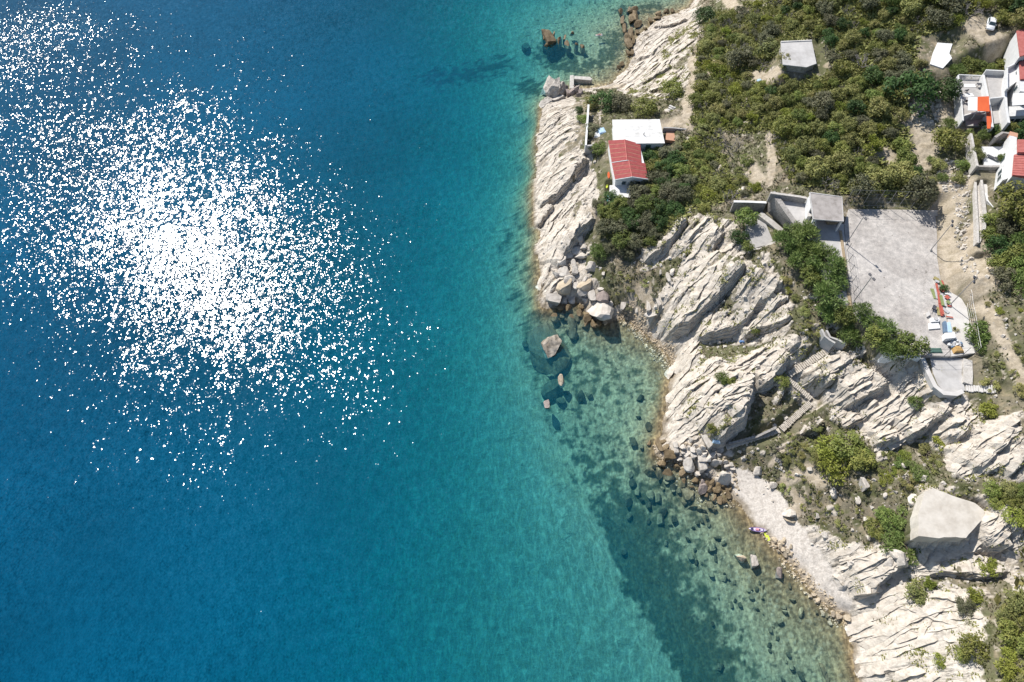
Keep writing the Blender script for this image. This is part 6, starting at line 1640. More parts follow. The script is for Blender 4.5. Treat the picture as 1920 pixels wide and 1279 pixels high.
NT['thicket'] = fill([(1440, 15), (1500, -40), (1760, -50), (1860, -50), (1850, 10), (1800, 45), (1740, 62), (1700, 80), (1730, 130), (1700, 215), (1690, 250), (1700, 290), (1735, 340), (1700, 365), (1600, 368), (1582, 355), (1520, 350), (1478, 330), (1470, 260), (1440, 195), (1430, 130), (1420, 60)], ['oak', 'oak', 'oak', 'oak', 'olive', 'olive', 'olive', 'olive', 'yellow', 'grey', 'grey', 'dark', 'bare'], 1.3, 3.7, .645, 'olive green tree in the dense thicket above the court', 'trees of the dense thicket above the court', avoid=[SHED] + CLEAR, ht=.95)
NT['north'] = fill([(1330, 45), (1420, 10), (1445, 60), (1432, 130), (1445, 200), (1400, 240), (1345, 235), (1300, 215), (1305, 130)], ['oak', 'olive', 'olive', 'grey', 'yellow', 'bare'], 1.1, 2.9, .68, 'scrub tree on the slope between the white shore rock and the shed', 'scrub trees between the white shore rock and the shed', avoid=CLEAR, ht=.85)
NT['house'] = fill([(1195, 300), (1230, 285), (1270, 300), (1290, 345), (1285, 390), (1235, 430), (1215, 470), (1165, 470), (1125, 430), (1118, 390), (1140, 375), (1185, 372), (1205, 345)], ['grey', 'grey', 'dark', 'oak'], 1.7, 3.0, .56, 'grey green bush in the dark thicket below the red roofed house', 'bushes of the dark thicket below the red roofed house', cat='shrub', ht=.85)
NT['mid'] = fill([(1250, 275), (1300, 225), (1345, 235), (1400, 260), (1400, 330), (1440, 350), (1380, 372), (1340, 400), (1290, 395), (1275, 330)], ['oak', 'olive', 'yellow', 'bright', 'grey', 'low', 'bare'], 1.0, 2.3, .86, 'mixed green shrub among the dead grey trees', 'shrubs among the dead grey trees', cat='shrub', ht=.7)
NT['bright'] = fill([(1478, 436), (1512, 434), (1540, 470), (1556, 535), (1580, 588), (1634, 616), (1695, 662), (1685, 690), (1640, 680), (1600, 650), (1560, 625), (1528, 580), (1520, 540), (1490, 500), (1470, 460)], ['bright', 'bright', 'bright', 'oak'], 2.0, 3.2, .50, 'bright green feathery tree in the row along the left of the court', 'bright green trees along the left of the court', ht=1.0)
NT['east'] = fill([(1850, 420), (1930, 400), (1930, 560), (1880, 530), (1845, 470)], ['oak', 'dark', 'grey', 'bright'], 2.2, 3.6, .55, 'green tree on the right edge beyond the stone lane', 'trees beyond the stone lane at the right edge', ht=.95)
NT['garden'] = fill([(1850, 232), (1930, 226), (1930, 250), (1866, 255), (1835, 262)], ['dark', 'dark', 'oak'], 1.3, 2.2, .55, 'dark bush in the strip between villa and courtyard house', 'bushes between villa and courtyard house', cat='shrub', ht=.9)
NT['villa'] = fill([(1790, 118), (1830, 105), (1905, 90), (1905, 125), (1850, 132), (1800, 136)], ['olive', 'bright', 'oak'], 1.6, 2.6, .58, 'olive bush behind the top terraces of the white villa', 'bushes behind the white villa', cat='shrub', ht=.9)
NT['car'] = fill([(1870, -20), (1930, -20), (1930, 60), (1880, 60), (1868, 30)], ['oak', 'olive', 'dark'], 2.0, 3.2, .56, 'tree to the right of the parked white car', 'trees right of the parked car')
NT['lane'] = fill([(1775, 235), (1825, 245), (1825, 320), (1800, 340), (1745, 345), (1740, 300), (1760, 260)], ['oak', 'bright', 'olive'], 1.0, 2.0, .8, 'small shrub on the dry ground left of the garden wall', 'shrubs on the dry ground left of the garden wall', cat='shrub', ht=.9)
NT['se'] = fill([(1872, 1108), (1900, 1120), (1935, 1150), (1940, 1330), (1872, 1330), (1880, 1220), (1882, 1150)], ['yellow', 'oak', 'olive'], 1.5, 2.5, .55, 'yellow green bush in the bottom right corner', 'bushes in the bottom right corner', cat='shrub', ht=.7)
NT['plat'] = fill([(1850, 920), (1930, 915), (1930, 985), (1890, 970), (1858, 945)], ['yellow', 'olive', 'oak'], 1.5, 2.4, .55, 'olive bush right of the bare platform', 'bushes right of the bare platform', cat='shrub', ht=.6)
NT['platl'] = fill([(1630, 990), (1686, 955), (1700, 1000), (1722, 1030), (1690, 1040), (1640, 1020)], ['lowgreen', 'oak', 'lowgreen'], 1.8, 2.8, .5, 'low green bush spreading left of the bare platform', 'low bushes left of the bare platform', cat='shrub', ht=.5)
NT['slope'] = fill([(1630, 870), (1680, 850), (1760, 830), (1760, 870), (1700, 910), (1650, 900)], ['yellow', 'low', 'lowgreen'], 1.2, 2.2, .62, 'low yellow green shrub on the slope above the platform', 'low shrubs above the platform', cat='shrub', ht=.5)
NT['cliff'] = fill([(1480, 820), (1545, 800), (1550, 870), (1500, 880), (1440, 850)], ['low', 'lowgrey', 'olive'], .8, 1.7, .62, 'low scrub bush beside the lower stairs', 'scrub bushes beside the lower stairs', cat='shrub', ht=.5)
NT['dry'] = fill([(1440, 880), (1700, 880), (1720, 960), (1640, 1000), (1520, 980)], ['low', 'lowgrey', 'low'],   .6, 1.5, 1.0, 'low dry bush on the open slope above the beach', 'low dry bushes on the open slope', cat='shrub', ht=.45, cap=110)
NT['court'] = fill([(1480, 470), (1520, 520), (1560, 640), (1500, 620), (1470, 500)], ['low', 'olive', 'yellow'], .8, 1.6, .8, 'brownish shrub on the cliff edge below the bright trees', 'brownish shrubs below the bright trees', cat='shrub', ht=.6)
NT['hill'] = fill([(1835, 500), (1930, 560), (1930, 780), (1850, 720), (1835, 600)], ['low', 'yellow', 'lowgrey', 'olive'], .7, 1.6, 1.2, 'low shrub on the dry hillside right of the court', 'low shrubs on the dry hillside', cat='shrub', ht=.5, cap=70)
NT['cove'] = fill([(1125, 495), (1230, 500), (1245, 560), (1180, 590), (1140, 560)], ['lowgrey', 'low'], .6, 1.2, 1.1, 'low greyish bush on the scrubby cove slope', 'low bushes on the scrubby cove slope', cat='shrub', ht=.5, cap=30)
print('plants', NT, len(PLACED))

# ground cover nobody could count: dry grass, herbs, grey brush
def tufts(name, P, mat, lo, hi, blades, up):
    n = len(P); r = rng
    k = np.repeat(np.arange(n), blades); m = len(k)
    s = r.uniform(lo, hi, n)[k]
    base = np.stack([P[k, 0] + r.normal(0, .30, m) * s, P[k, 1] + r.normal(0, .30, m) * s], -1)
    z = hgt(base[:, 0], base[:, 1]) - .04
    a = r.uniform(0, 6.28, m); dirn = np.stack([np.cos(a), np.sin(a), np.full(m, up) * r.uniform(.4, 1.3, m)], -1); dirn = unit(dirn)
    side = np.stack([-np.sin(a), np.cos(a), np.zeros(m)], -1)
    b3 = np.concatenate([base, z[:, None]], -1)
    L = (s * r.uniform(.6, 1.2, m))[:, None]; w_ = (s * .28)[:, None]
    V = np.stack([b3, b3 + dirn * L * .55 + side * w_, b3 + dirn * L, b3 + dirn * L * .5 - side * w_], 1)
    o = bpy.data.objects.new(name, quads_mesh(name, V, mat)); C.objects.link(o); o['kind'] = 'stuff'
    return o
def cover(n, dens):
    out = []
    got = 0
    while got < n:
        x = rng.uniform(20, 172, 60000); y = rng.uniform(10, 205, 60000)
        m = (rng.random(60000) < dens(x, y)); P = np.stack([x[m], y[m]], -1); out.append(P); got += len(P)
    return np.concatenate(out)[:n]
soilA = blur((1 - np.clip(rock * 1.3, 0, 1)) * (SD > 1.2) * (1 - np.clip(beach * 2, 0, 1)) * (1 - np.clip(path * 1.2, 0, 1)) * (1 - np.clip(padm * 3, 0, 1)) * (1 - np.clip(stairm * 2, 0, 1)), 1)
lowN = smooth(-.25, .45, fbm(GX / 6, GY / 6, 3, 91))
thA = mask_of([[(1330, 30), (1480, 0), (1860, -50), (1850, 10), (1740, 80), (1735, 130), (1695, 260), (1735, 340), (1700, 365), (1582, 365), (1478, 340), (1440, 250), (1400, 250), (1300, 240), (1300, 120)], [(1120, 360), (1250, 280), (1345, 240), (1380, 370), (1290, 400), (1220, 470), (1130, 440)]], 1.5)
tufts('dry_grass', cover(18000, lambda x, y: samp(soilA, x, y) * (.25 + .75 * samp(lowN, x, y))), leaf_mat('dry_grass_blades', (.16, .135, .085), (.25, .21, .14), (.35, .30, .21), 0, 0), .25, .6, 4, 1.1)
tufts('herbs', cover(22000, lambda x, y: samp(soilA, x, y) * (1.05 - samp(lowN, x, y))), leaf_mat('herb_leaves', (.060, .068, .024), (.105, .108, .040), (.16, .155, .07), 0, 0), .25, .7, 4, .9)
tufts('undergrowth', cover(15000, lambda x, y: samp(thA, x, y) * samp(soilA, x, y)), LM['olive'], .5, 1.1, 5, 1.0)
tufts('crevice_plants', cover(8000, lambda x, y: np.clip(samp(rock, x, y) * (samp(H, x, y) > 3.5) * smooth(.0, .35, samp(_n2, x, y)), 0, 1)), LM['olive'], .2, .55, 4, .8)

def far_pts(n):
    x = rng.uniform(60, 232, n * 3); y = rng.uniform(-40, 225, n * 3)
    (ea, eb), (fa, fb) = unproj([1930, 1930], [1290, -10], 20.0)      # land inland of the wooded edge
    m = ((x > ea + (eb - ea) * (y - fa) / (fb - fa)) | (y < 9) | (y > 206)) & (samp(SD, x, y) > 3)
    return np.stack([x[m], y[m]], -1)[:n]
tufts('far_scrub', far_pts(8000), LM['olive'], .9, 2.4, 5, 1.1)

# ------------------------------------------------------------------ small things
def simple(name, c1, c2, rough=.5, scale=2.0, spec=.4): return noise_mat(name, c1, c2, scale, rough, .05, .005, spec=spec)
SM = dict(carwhite=simple('white_car_paint', (.72, .73, .75), (.78, .79, .80), .25, 1, .5), tyre=simple('tyre_rubber', (.02, .02, .02), (.035, .035, .035), .8), lamp=simple('lamp_glass', (.5, .5, .5), (.65, .65, .65), .1),
          boardred=simple('faded_red_paint', (.34, .07, .05), (.50, .14, .10), .8), boardgreen=simple('faded_green_paint', (.17, .21, .08), (.27, .31, .13), .8), boardolive=simple('olive_paint', (.26, .22, .09), (.36, .31, .14), .8), boardgrey=simple('grey_board', (.40, .40, .41), (.52, .52, .53), .85),
          purple=simple('purple_plastic', (.17, .09, .30), (.25, .14, .40), .4), lilac=simple('lilac_white_plastic', (.60, .50, .68), (.76, .70, .80), .4), pink=simple('pink_cloth', (.55, .22, .28), (.68, .34, .38), .8), navy=simple('navy_cloth', (.02, .02, .07), (.05, .05, .12), .8), lime=simple('lime_mat', (.55, .65, .04), (.66, .74, .10), .8, 6),
          skin=simple('skin', (.44, .27, .19), (.52, .33, .24), .6), hair=simple('dark_hair', (.03, .02, .015), (.06, .04, .03), .6), turq=simple('turquoise_board', (.16, .50, .55), (.24, .60, .63), .4), ochre=simple('ochre_tarp', (.42, .25, .08), (.56, .36, .15), .85), slate=simple('slate_blue_sheet', (.10, .16, .24), (.16, .23, .32), .6))
def local(mb, name, mat, root, smooth=False, bevel=0):
    o = mb.build(name, mat, smooth=smooth, bevel=bevel); o.parent = root; return o

# parked car
(ax, bx), (ay, by) = unproj([1853.5, 1850.5], [45, 66], 29.6)
cx, cy = (ax + bx) / 2, (ay + by) / 2
cz = float(hgt(cx, cy))
car = empty('parked_car', (cx, cy, cz), 'small white car parked nose down on the bare earth at the top', 'car', rz=math.atan2(by - ay, bx - ax) + math.pi / 2 + math.pi)
# car space: nose towards +y after the turn
def loft(mb, rings):
    n = len(rings[0]); v = [p for r_ in rings for p in r_]; f = [tuple(range(n))[::-1]]
    for i in range(len(rings) - 1):
        for k in range(n): f.append((i * n + k, i * n + (k + 1) % n, (i + 1) * n + (k + 1) % n, (i + 1) * n + k))
    f.append(tuple(range((len(rings) - 1) * n, len(rings) * n))); return mb.add(v, f)
def ring(y, w, z0, z1, c=.12): return [(-w + c, y, z0), (w - c, y, z0), (w, y, z0 + c), (w, y, z1 - c), (w - c * 1.5, y, z1), (-w + c * 1.5, y, z1), (-w, y, z1 - c), (-w, y, z0 + c)]
body = loft(MB(), [ring(-2.05, .72, .38, .80), ring(-1.95, .82, .26, .92), ring(-1.2, .87, .22, .96), ring(.6, .87, .22, .95), ring(1.5, .84, .24, .84), ring(1.95, .74, .30, .70), ring(2.08, .62, .36, .60)])
bd = local(body, 'body', SM['carwhite'], car, True)
cab = loft(MB(), [[(-.74, -1.85, .93), (.74, -1.85, .93), (.60, -1.45, 1.40), (-.60, -1.45, 1.40)], [(-.78, -1.0, .93), (.78, -1.0, .93), (.62, -.9, 1.47), (-.62, -.9, 1.47)], [(-.78, .2, .93), (.78, .2, .93), (.60, .05, 1.46), (-.60, .05, 1.46)], [(-.76, .95, .92), (.76, .95, .92), (.58, .30, 1.40), (-.58, .30, 1.40)]])
local(cab, 'cabin', SM['carwhite'], car)
local(MB().add([(-.68, .93, .97), (.68, .93, .97), (.54, .36, 1.39), (-.54, .36, 1.39), (-.68, .96, .98), (.68, .96, .98), (.54, .39, 1.40), (-.54, .39, 1.40)], [(4, 5, 6, 7), (0, 1, 5, 4), (1, 2, 6, 5), (2, 3, 7, 6), (3, 0, 4, 7)]), 'windscreen', MAT['glass'], car)
local(MB().add([(-.66, -1.87, .99), (.66, -1.87, .99), (.56, -1.52, 1.36), (-.56, -1.52, 1.36), (-.66, -1.90, 1.0), (.66, -1.90, 1.0), (.56, -1.55, 1.37), (-.56, -1.55, 1.37)], [(7, 6, 5, 4), (0, 4, 5, 1), (1, 5, 6, 2), (2, 6, 7, 3), (3, 7, 4, 0)]), 'rear_window', MAT['glass'], car)
for s in (-1, 1):
    local(MB().add([(s * .80, -1.5, .98), (s * .80, .72, .98), (s * .65, .22, 1.40), (s * .66, -1.3, 1.40), (s * .76, -1.5, .98), (s * .76, .72, .98), (s * .61, .22, 1.40), (s * .62, -1.3, 1.40)], [(0, 1, 2, 3), (7, 6, 5, 4), (0, 4, 5, 1), (2, 6, 7, 3)]), 'side_window', MAT['glass'], car)
    local(MB().box((s * .58, 2.0, .60), (.28, .14, .14)), 'headlight', SM['lamp'], car); local(MB().box((s * .62, -2.03, .70), (.2, .08, .16)), 'tail_light', SM['boardred'], car); local(MB().box((s * .93, .62, .98), (.16, .1, .12)), 'mirror', SM['carwhite'], car)
    for yy in (-1.25, 1.3):
        wh = local(MB().bar((s * .70, yy, .31), (s * .88, yy, .31), .31, 14), 'wheel', SM['tyre'], car); rm = MB().bar((s * .86, yy, .31), (s * .89, yy, .31), .18, 10).build('rim', SM['lamp']); rm.parent = wh
local(MB().box((0, 1.62, .845), (1.0, .02, .012)), 'bonnet_seam', SM['tyre'], car)

# kayak drawn up at the water's edge, paddle, towel and mat
(ax, bx), (ay, by) = unproj([1404, 1438], [991, 995], .3)
kx, ky = (ax + bx) / 2, (ay + by) / 2
kz = max(float(hgt(kx, ky)), -.05) + .02; L = math.hypot(bx - ax, by - ay) / 2
ky_ = empty('kayak', (kx, ky, kz), 'purple and white kayak with bundles aboard lying at the edge of the beach', 'kayak', rz=math.atan2(by - ay, bx - ax))
rings = []
for t in np.linspace(-1, 1, 11):
    w_ = .40 * (1 - abs(t) ** 2.4) + .03; z1 = .30 + .14 * t * t; x = t * L
    rings.append([(x, -w_ * .6, .0 + .15 * t ** 4), (x, w_ * .6, .0 + .15 * t ** 4), (x, w_, z1 * .6), (x, w_ * .8, z1), (x, -w_ * .8, z1), (x, -w_, z1 * .6)])
local(loft(MB(), rings), 'hull', SM['lilac'], ky_, True)
for s in (-1, 1): 
    mb = MB()
    for t0, t1 in zip(np.linspace(-.85, .8, 10)[:-1], np.linspace(-.85, .8, 10)[1:]):
        f_ = lambda t: (t * L, s * (.40 * (1 - abs(t) ** 2.4) + .02) * .88, .32 + .14 * t * t)
        mb.bar(f_(t0), f_(t1), .05, 5)
    local(mb, 'gunwale', SM['purple'], ky_)
for xx, m_, w2 in ((-.65 * L, 'navy', .5), (-.05 * L, 'pink', .62), (.42 * L, 'lilac', .42)):
    local(MB().box((xx, 0, .36), (w2, .42, .16)), 'seat' if m_ == 'pink' else 'bundle', SM[m_], ky_, bevel=.04)
local(MB().box((.2 * L, 0, .335), (L * .9, .34, .05)), 'cockpit', SM['navy'], ky_)
x, y = W([(1440, 993.5)], .4)[0]
pd = empty('paddle', (x, y, max(hgt(x, y), 0) + .05), 'black paddle lying on the stones beside the kayak', 'paddle', rz=.25)
local(MB().bar((-.9, 0, 0), (.9, 0, .02), .025, 6), 'shaft', SM['tyre'], pd)
for s in (-1, 1): local(MB().box((s * 1.05, 0, .01), (.42, .17, .03)), 'blade', SM['navy'], pd)
x, y = W([(1439.5, 1004)], .5)[0]
mt_ = MB(); nn = 9
for k in range(nn):
    mt_.box((0, -0.85 + 1.7 * (k + .5) / nn, .03 + .01 * (k % 2)), (.62, 1.7 / nn - .012, .05))
o = mt_.build('beach_mat', SM['lime']); o.location = (x, y, float(hgt(x, y)) + .03); o.rotation_euler = (0, 0, .3); tag(o, 'bright lime yellow beach mat beside the kayak', 'mat')

# someone floating on an air bed in the northern bay
x, y = W([(1123, 66)], .1)[0]
ab = empty('air_bed', (x, y, .02), 'white air bed floating in the northern bay', 'air bed', rz=.1)
for k in range(5): local(MB().bar((-.95, -.30 + .15 * k, .08), (.95, -.30 + .15 * k, .08), .085, 8), 'tube', MAT['white'], ab)
local(MB().bar((.86, -.36, .17), (.86, .36, .17), .12, 8), 'pillow', SM['lilac'], ab)
J = {'pelvis': (0, 0, .27), 'belly': (.2, 0, .28), 'chest': (.42, 0, .30), 'neck': (.60, 0, .30), 'head': (.72, 0, .33), 'crown': (.83, 0, .34)}
bones = [('pelvis', 'belly'), ('belly', 'chest'), ('chest', 'neck'), ('neck', 'head'), ('head', 'crown')]
R_ = {'pelvis': .145, 'belly': .125, 'chest': .15, 'neck': .06, 'head': .10, 'crown': .08}
for s, n_ in ((-1, 'a'), (1, 'b')):
    for nm, p, r_ in (('hip', (-.06, s * .10, .26), .095), ('knee', (-.50, s * .14, .30), .06), ('ankle', (-.92, s * .13, .24), .038), ('toe', (-1.02, s * .15, .33), .03), ('shoulder', (.50, s * .17, .30), .062), ('elbow', (.42, s * .42, .24), .042), ('wrist', (.20, s * .52, .22), .03), ('hand', (.10, s * .54, .22), .032)):
        J[nm + n_] = p; R_[nm + n_] = r_
    bones += [('pelvis', 'hip' + n_), ('hip' + n_, 'knee' + n_), ('knee' + n_, 'ankle' + n_), ('ankle' + n_, 'toe' + n_), ('chest', 'shoulder' + n_), ('shoulder' + n_, 'elbow' + n_), ('elbow' + n_, 'wrist' + n_), ('wrist' + n_, 'hand' + n_)]
ks = list(J); me = bpy.data.meshes.new('person'); me.from_pydata([J[k] for k in ks], [(ks.index(a), ks.index(b_)) for a, b_ in bones], []); me.materials.append(SM['skin'])
per = bpy.data.objects.new('person', me); C.objects.link(per); per.location = (x, y, .03); per.rotation_euler = (0, 0, .1)
sk = per.modifiers.new('skin', 'SKIN')
for i, k in enumerate(ks): me.skin_vertices[0].data[i].radius = (R_[k], R_[k] * .85); me.skin_vertices[0].data[i].use_root = (k == 'pelvis')
per.modifiers.new('round', 'SUBSURF').levels = 1
tag(per, 'person lying on their back on the white air bed', 'person')
hr = MB().box((.86, 0, .33), (.10, .17, .18)).build('hair', SM['hair'], bevel=.04); hr.parent = per
tk = MB().box((-.01, 0, .275), (.26, .33, .27)).build('swim_trunks', SM['pink'], bevel=.06); tk.parent = per
for s in (-1, 1):
    for q in range(5):
        f_ = MB().bar((.08, s * (.52 + .012 * q), .22), (.0 + .012 * abs(q - 2), s * (.515 + .018 * q), .21), .009, 5, .006).build('finger', SM['skin']); f_.parent = per

# light blue tarp in the gully and odds and ends
def drape(px, py, w, l, h, mat, rz, name, label, cat, z=None):
    x, y, zz = (float(v[0]) for v in ground(px, py)); n_ = 9
    mb = MB(); v = []
    for j in range(n_):
        for i in range(n_):
            u, t = i / (n_ - 1) * 2 - 1, j / (n_ - 1) * 2 - 1
            hh = h * (1 - max(abs(u), abs(t)) ** 5) + .12 * h * math.sin(u * 5 + t * 3) + .03
            v.append((u * w / 2, t * l / 2, max(.02, hh)))
    mb.add(v, [(j * n_ + i, j * n_ + i + 1, (j + 1) * n_ + i + 1, (j + 1) * n_ + i) for j in range(n_ - 1) for i in range(n_ - 1)])
    o = mb.build(name, mat); o.location = (x, y, zz if z is None else z); o.rotation_euler = (0, 0, rz); return tag(o, label, cat)
drape(1343, 827, 1.5, 1.2, .55, MAT['ltblue'], -.15, 'tarp', 'light blue tarp spread in the shade of the rock gully', 'tarp')
drape(1391, 641, 1.1, .5, .3, MAT['blue'], 0, 'tarp', 'small dark blue tarp among dry grass on top of the headland', 'tarp')
drape(1128, 246, 2.0, 2.2, .4, MAT['ltblue'], .3, 'tarp', 'crumpled blue and white sheet left of the white flat roof', 'tarp')
drape(1121, 252, 1.6, 2.6, .35, MAT['white'], -.2, 'tarp', 'white sheet on the ground beside the crumpled blue one', 'tarp')
drape(1424, 152, 1.2, 1.0, .4, MAT['ltblue'], .3, 'tarp', 'pale blue sheet in the clearing of the thicket', 'tarp')
def board_shape(px, py, L, w, mat, rz, name, label, cat, rx=0):
    x, y, zz = (float(v[0]) for v in ground(px, py)); mb = MB(); rings = []
    for t in np.linspace(-1, 1, 9):
        ww = w / 2 * (1 - abs(t) ** 3) + .02; rings.append([(t * L / 2, -ww, 0), (t * L / 2, ww, 0), (t * L / 2, ww * .8, .09), (t * L / 2, -ww * .8, .09)])
    loft(mb, rings); o = mb.build(name, mat); o.location = (x, y, zz + .25); o.rotation_euler = (rx, 0, rz); return tag(o, label, cat)
board_shape(1139, 373, 2.4, .6, SM['turq'], 1.4, 'surfboard', 'turquoise board leaning by the low white block', 'board', .9)
board_shape(1141, 330, 2.2, .55, MAT['orange'], 1.5, 'surfboard', 'small orange board on the bank left of the red roof', 'board', .3)
board_shape(1137.5, 350, 1.6, .6, SM['lime'], 1.3, 'surfboard', 'small yellow board in the grass left of the low block', 'board', .3)

# heap of painted boards and clutter beside the court; places measured on the photo
def cz_(zx, zy): return W([(1720 + zx / 10.66, 500 + zy / 10.66)], Z)[0]
pile = empty('board_heap', (*cz_(440, 600), Z), 'long heap of faded red and green painted boards beside the court', 'board heap')
po = tuple(pile.location)
for i, (x0, y0, x1, y1, w, mt__, lift) in enumerate([(285, 445, 360, 645, .62, 'boardgreen', .05), (350, 450, 395, 650, .45, 'boardgrey', .08), (365, 350, 400, 520, .4, 'boardred', .2), (400, 500, 430, 760, .42, 'boardred', .26), (430, 740, 480, 1000, .45, 'boardred', .2), (445, 590, 495, 800, .55, 'boardgreen', .34), (478, 545, 545, 800, .5, 'boardgrey', .12), (440, 440, 520, 520, .9, 'boardred', .42), (545, 600, 610, 660, .8, 'boardred', .3), (570, 705, 630, 755, .7, 'boardgreen', .3), (320, 225, 420, 280, .8, 'boardolive', .1), (430, 290, 495, 420, .4, 'boardgreen', .22), (480, 290, 545, 460, .35, 'boardred', .15), (405, 820, 425, 980, .5, 'boardolive', .08), (455, 810, 500, 980, .4, 'boardred', .34), (340, 300, 420, 330, .5, 'boardgrey', .3), (530, 560, 640, 580, .25, 'white', .36), (590, 790, 670, 800, .3, 'boardred', .12), (500, 830, 620, 930, .6, 'boardgrey', .06), (560, 1010, 700, 1030, .25, 'boardred', .2)]):
    a, b_ = cz_(x0, y0), cz_(x1, y1)
    m_ = SM.get(mt__, MAT.get(mt__))
    L = math.dist(a, b_)
    part(MB().box(((a[0] + b_[0]) / 2, (a[1] + b_[1]) / 2, Z + lift + .04), (L, w, .07), math.atan2(b_[1] - a[1], b_[0] - a[0])), 'board', m_, pile)
def block(pix, h, mat, name, label, cat, z=Z, top_off=0):
    p = W(pix, z + h); o = MB().prism(p, z, z + h).build(name, mat, org=loc_of(p, z), bevel=.03); return tag(o, label, cat)
q = lambda x, y: (1720 + x / 10.66, 500 + y / 10.66)
q4 = lambda x, y: (1700 + x / 8.53, 600 + y / 8.53)
block([q(170, 930), q(240, 880), q(265, 960), q(200, 1000)], .4, MAT['paleconc'], 'concrete_block', 'rough white block on the court near the board heap', 'block')
block([q(265, 1025), q(440, 1015), q(445, 1095), q(280, 1105)], .5, MAT['white'], 'bench_slab', 'white slab with a round grey lid beside the boards', 'slab')
block([q(225, 1130), q(430, 1125), q(460, 1230), q(235, 1250)], .25, MAT['white'], 'white_sheet', 'flat white sheet lying on the court floor', 'sheet')
x, y = cz_(338, 1072); o = MB().bar((0, 0, 0), (0, 0, .16), .38, 14).build('round_lid', MAT['concrete']); o.location = (x, y, Z + .5); tag(o, 'round grey lid on the white slab beside the boards', 'lid')
block([q4(590, 20), q4(635, 15), q4(652, 188), q4(605, 190)], .6, SM['slate'], 'long_crate', 'long slate blue crate at the edge of the court clutter', 'crate')
block([q4(640, 40), q4(700, 30), q4(730, 190), q4(655, 190)], .35, MAT['ltblue'], 'white_crate', 'pale long crate right of the slate blue one', 'crate')
block([q4(610, 205), q4(770, 195), q4(785, 285), q4(620, 300)], 1.1, MAT['white'], 'white_container', 'white topped container in the row of clutter beside the court', 'container')
x, y = W([q4(740, 375)], Z)[0]
bag = empty('rubble_bags', (x, y, Z), 'heap of grey and white rubble bags below the white container', 'bag heap')
for k in range(26):
    part(MB().box((x + random.uniform(-1.25, 1.25), y + random.uniform(-1.0, 1.0), Z + .2 + .12 * (k % 3)), (random.uniform(.4, .7), random.uniform(.3, .5), .3), random.uniform(0, 3)), 'bag', random.choice((MAT['white'], SM['boardgrey'], MAT['concrete'], SM['slate'])), bag, bevel=.08)
drape(1791, 659, 2.0, 1.5, .5, SM['ochre'], .1, 'tarp', 'ochre brown tarp heap in the corner by the gate', 'tarp', z=Z)
drape(1750, 661, 2.4, 1.1, .2, MAT['shutter'], 0, 'tarp', 'flat greenish sheet along the gate at the foot of the court', 'tarp', z=Z)
x, y = W([q(310, 850)], Z)[0]
wb = empty('wheelbarrow', (x, y, Z), 'dark wheelbarrow tipped on the court beside the boards', 'wheelbarrow', rz=1.0)
local(loft(MB(), [[(-.4, -.25, .3), (-.4, .25, .3), (-.4, .35, .6), (-.4, -.35, .6)], [(.4, -.2, .3), (.4, .2, .3), (.5, .33, .6), (.5, -.33, .6)]]), 'tray', MAT['darksteel'], wb); local(MB().bar((.75, -.05, .2), (.75, .05, .2), .2, 12), 'wheel', SM['tyre'], wb)
for s in (-1, 1): local(MB().bar((.75, s * .08, .2), (-1.0, s * .28, .5), .025, 6), 'handle', MAT['steel'], wb); local(MB().bar((-.3, s * .22, .32), (-.35, s * .25, .0), .025, 6), 'leg', MAT['steel'], wb)
# orange chimney block of the courtyard house and table on the villa terrace
block([(1894, 246), (1909, 250), (1908, 258), (1894, 254)], 1.0, MAT['terra'], 'brick_barbecue', 'orange brick barbecue at the top corner of the courtyard house', 'barbecue', 27.4)
def table(px, py, z, label, matn='wood'):
    x, y = W([(px, py)], z + .7)[0]; t = empty('terrace_table', (x, y, z), label, 'table')
    local(MB().box((0, 0, .72), (1.3, .8, .05)), 'table_top', MAT[matn], t)
    for sx in (-.55, .55):
        for sy in (-.32, .32): local(MB().box((sx, sy, .35), (.06, .06, .7)), 'leg', MAT[matn], t)
table(1880, 188, 26.4, 'brown table in the shade at the top of the lower villa terrace'); table(1838, 158, 26.6, 'dark table on the upper left villa terrace', 'darksteel')
def chair(px, py, z, label, rz, matn='white'):
    x, y = W([(px, py)], z + .4)[0]; t = empty('terrace_chair', (x, y, z), label, 'chair', rz=rz)
    local(MB().box((0, 0, .43), (.5, .5, .05)), 'seat', MAT[matn], t); local(MB().box((0, -.24, .7), (.5, .05, .5)), 'backrest', MAT[matn], t)
    for sx in (-.2, .2):
        for sy in (-.2, .2): local(MB().box((sx, sy, .2), (.05, .05, .42)), 'leg', MAT[matn], t)
chair(1812, 170, 26.6, 'dark chair near the middle of the left villa terrace', .3, 'darksteel'); chair(1811, 190, 26.6, 'dark chair beside the white awning of the villa', -.4, 'darksteel'); chair(1876, 193, 26.4, 'brown chair left of the brown villa table', 1.5, 'wood')
for k, (a, c, rz) in enumerate([(1818, 160, 0), (1817, 178, .1)]):
    x, y = W([(a, c)], 26.7)[0]; o = MB().box((0, 0, .02), (2.6 if k == 0 else 2.0, 1.0, .03), rz).build('white_mat', MAT['white']); o.location = (x, y, 26.62); tag(o, ['longer white mat on the floor of the left villa terrace', 'shorter white mat on the floor of the left villa terrace'][k], 'mat')

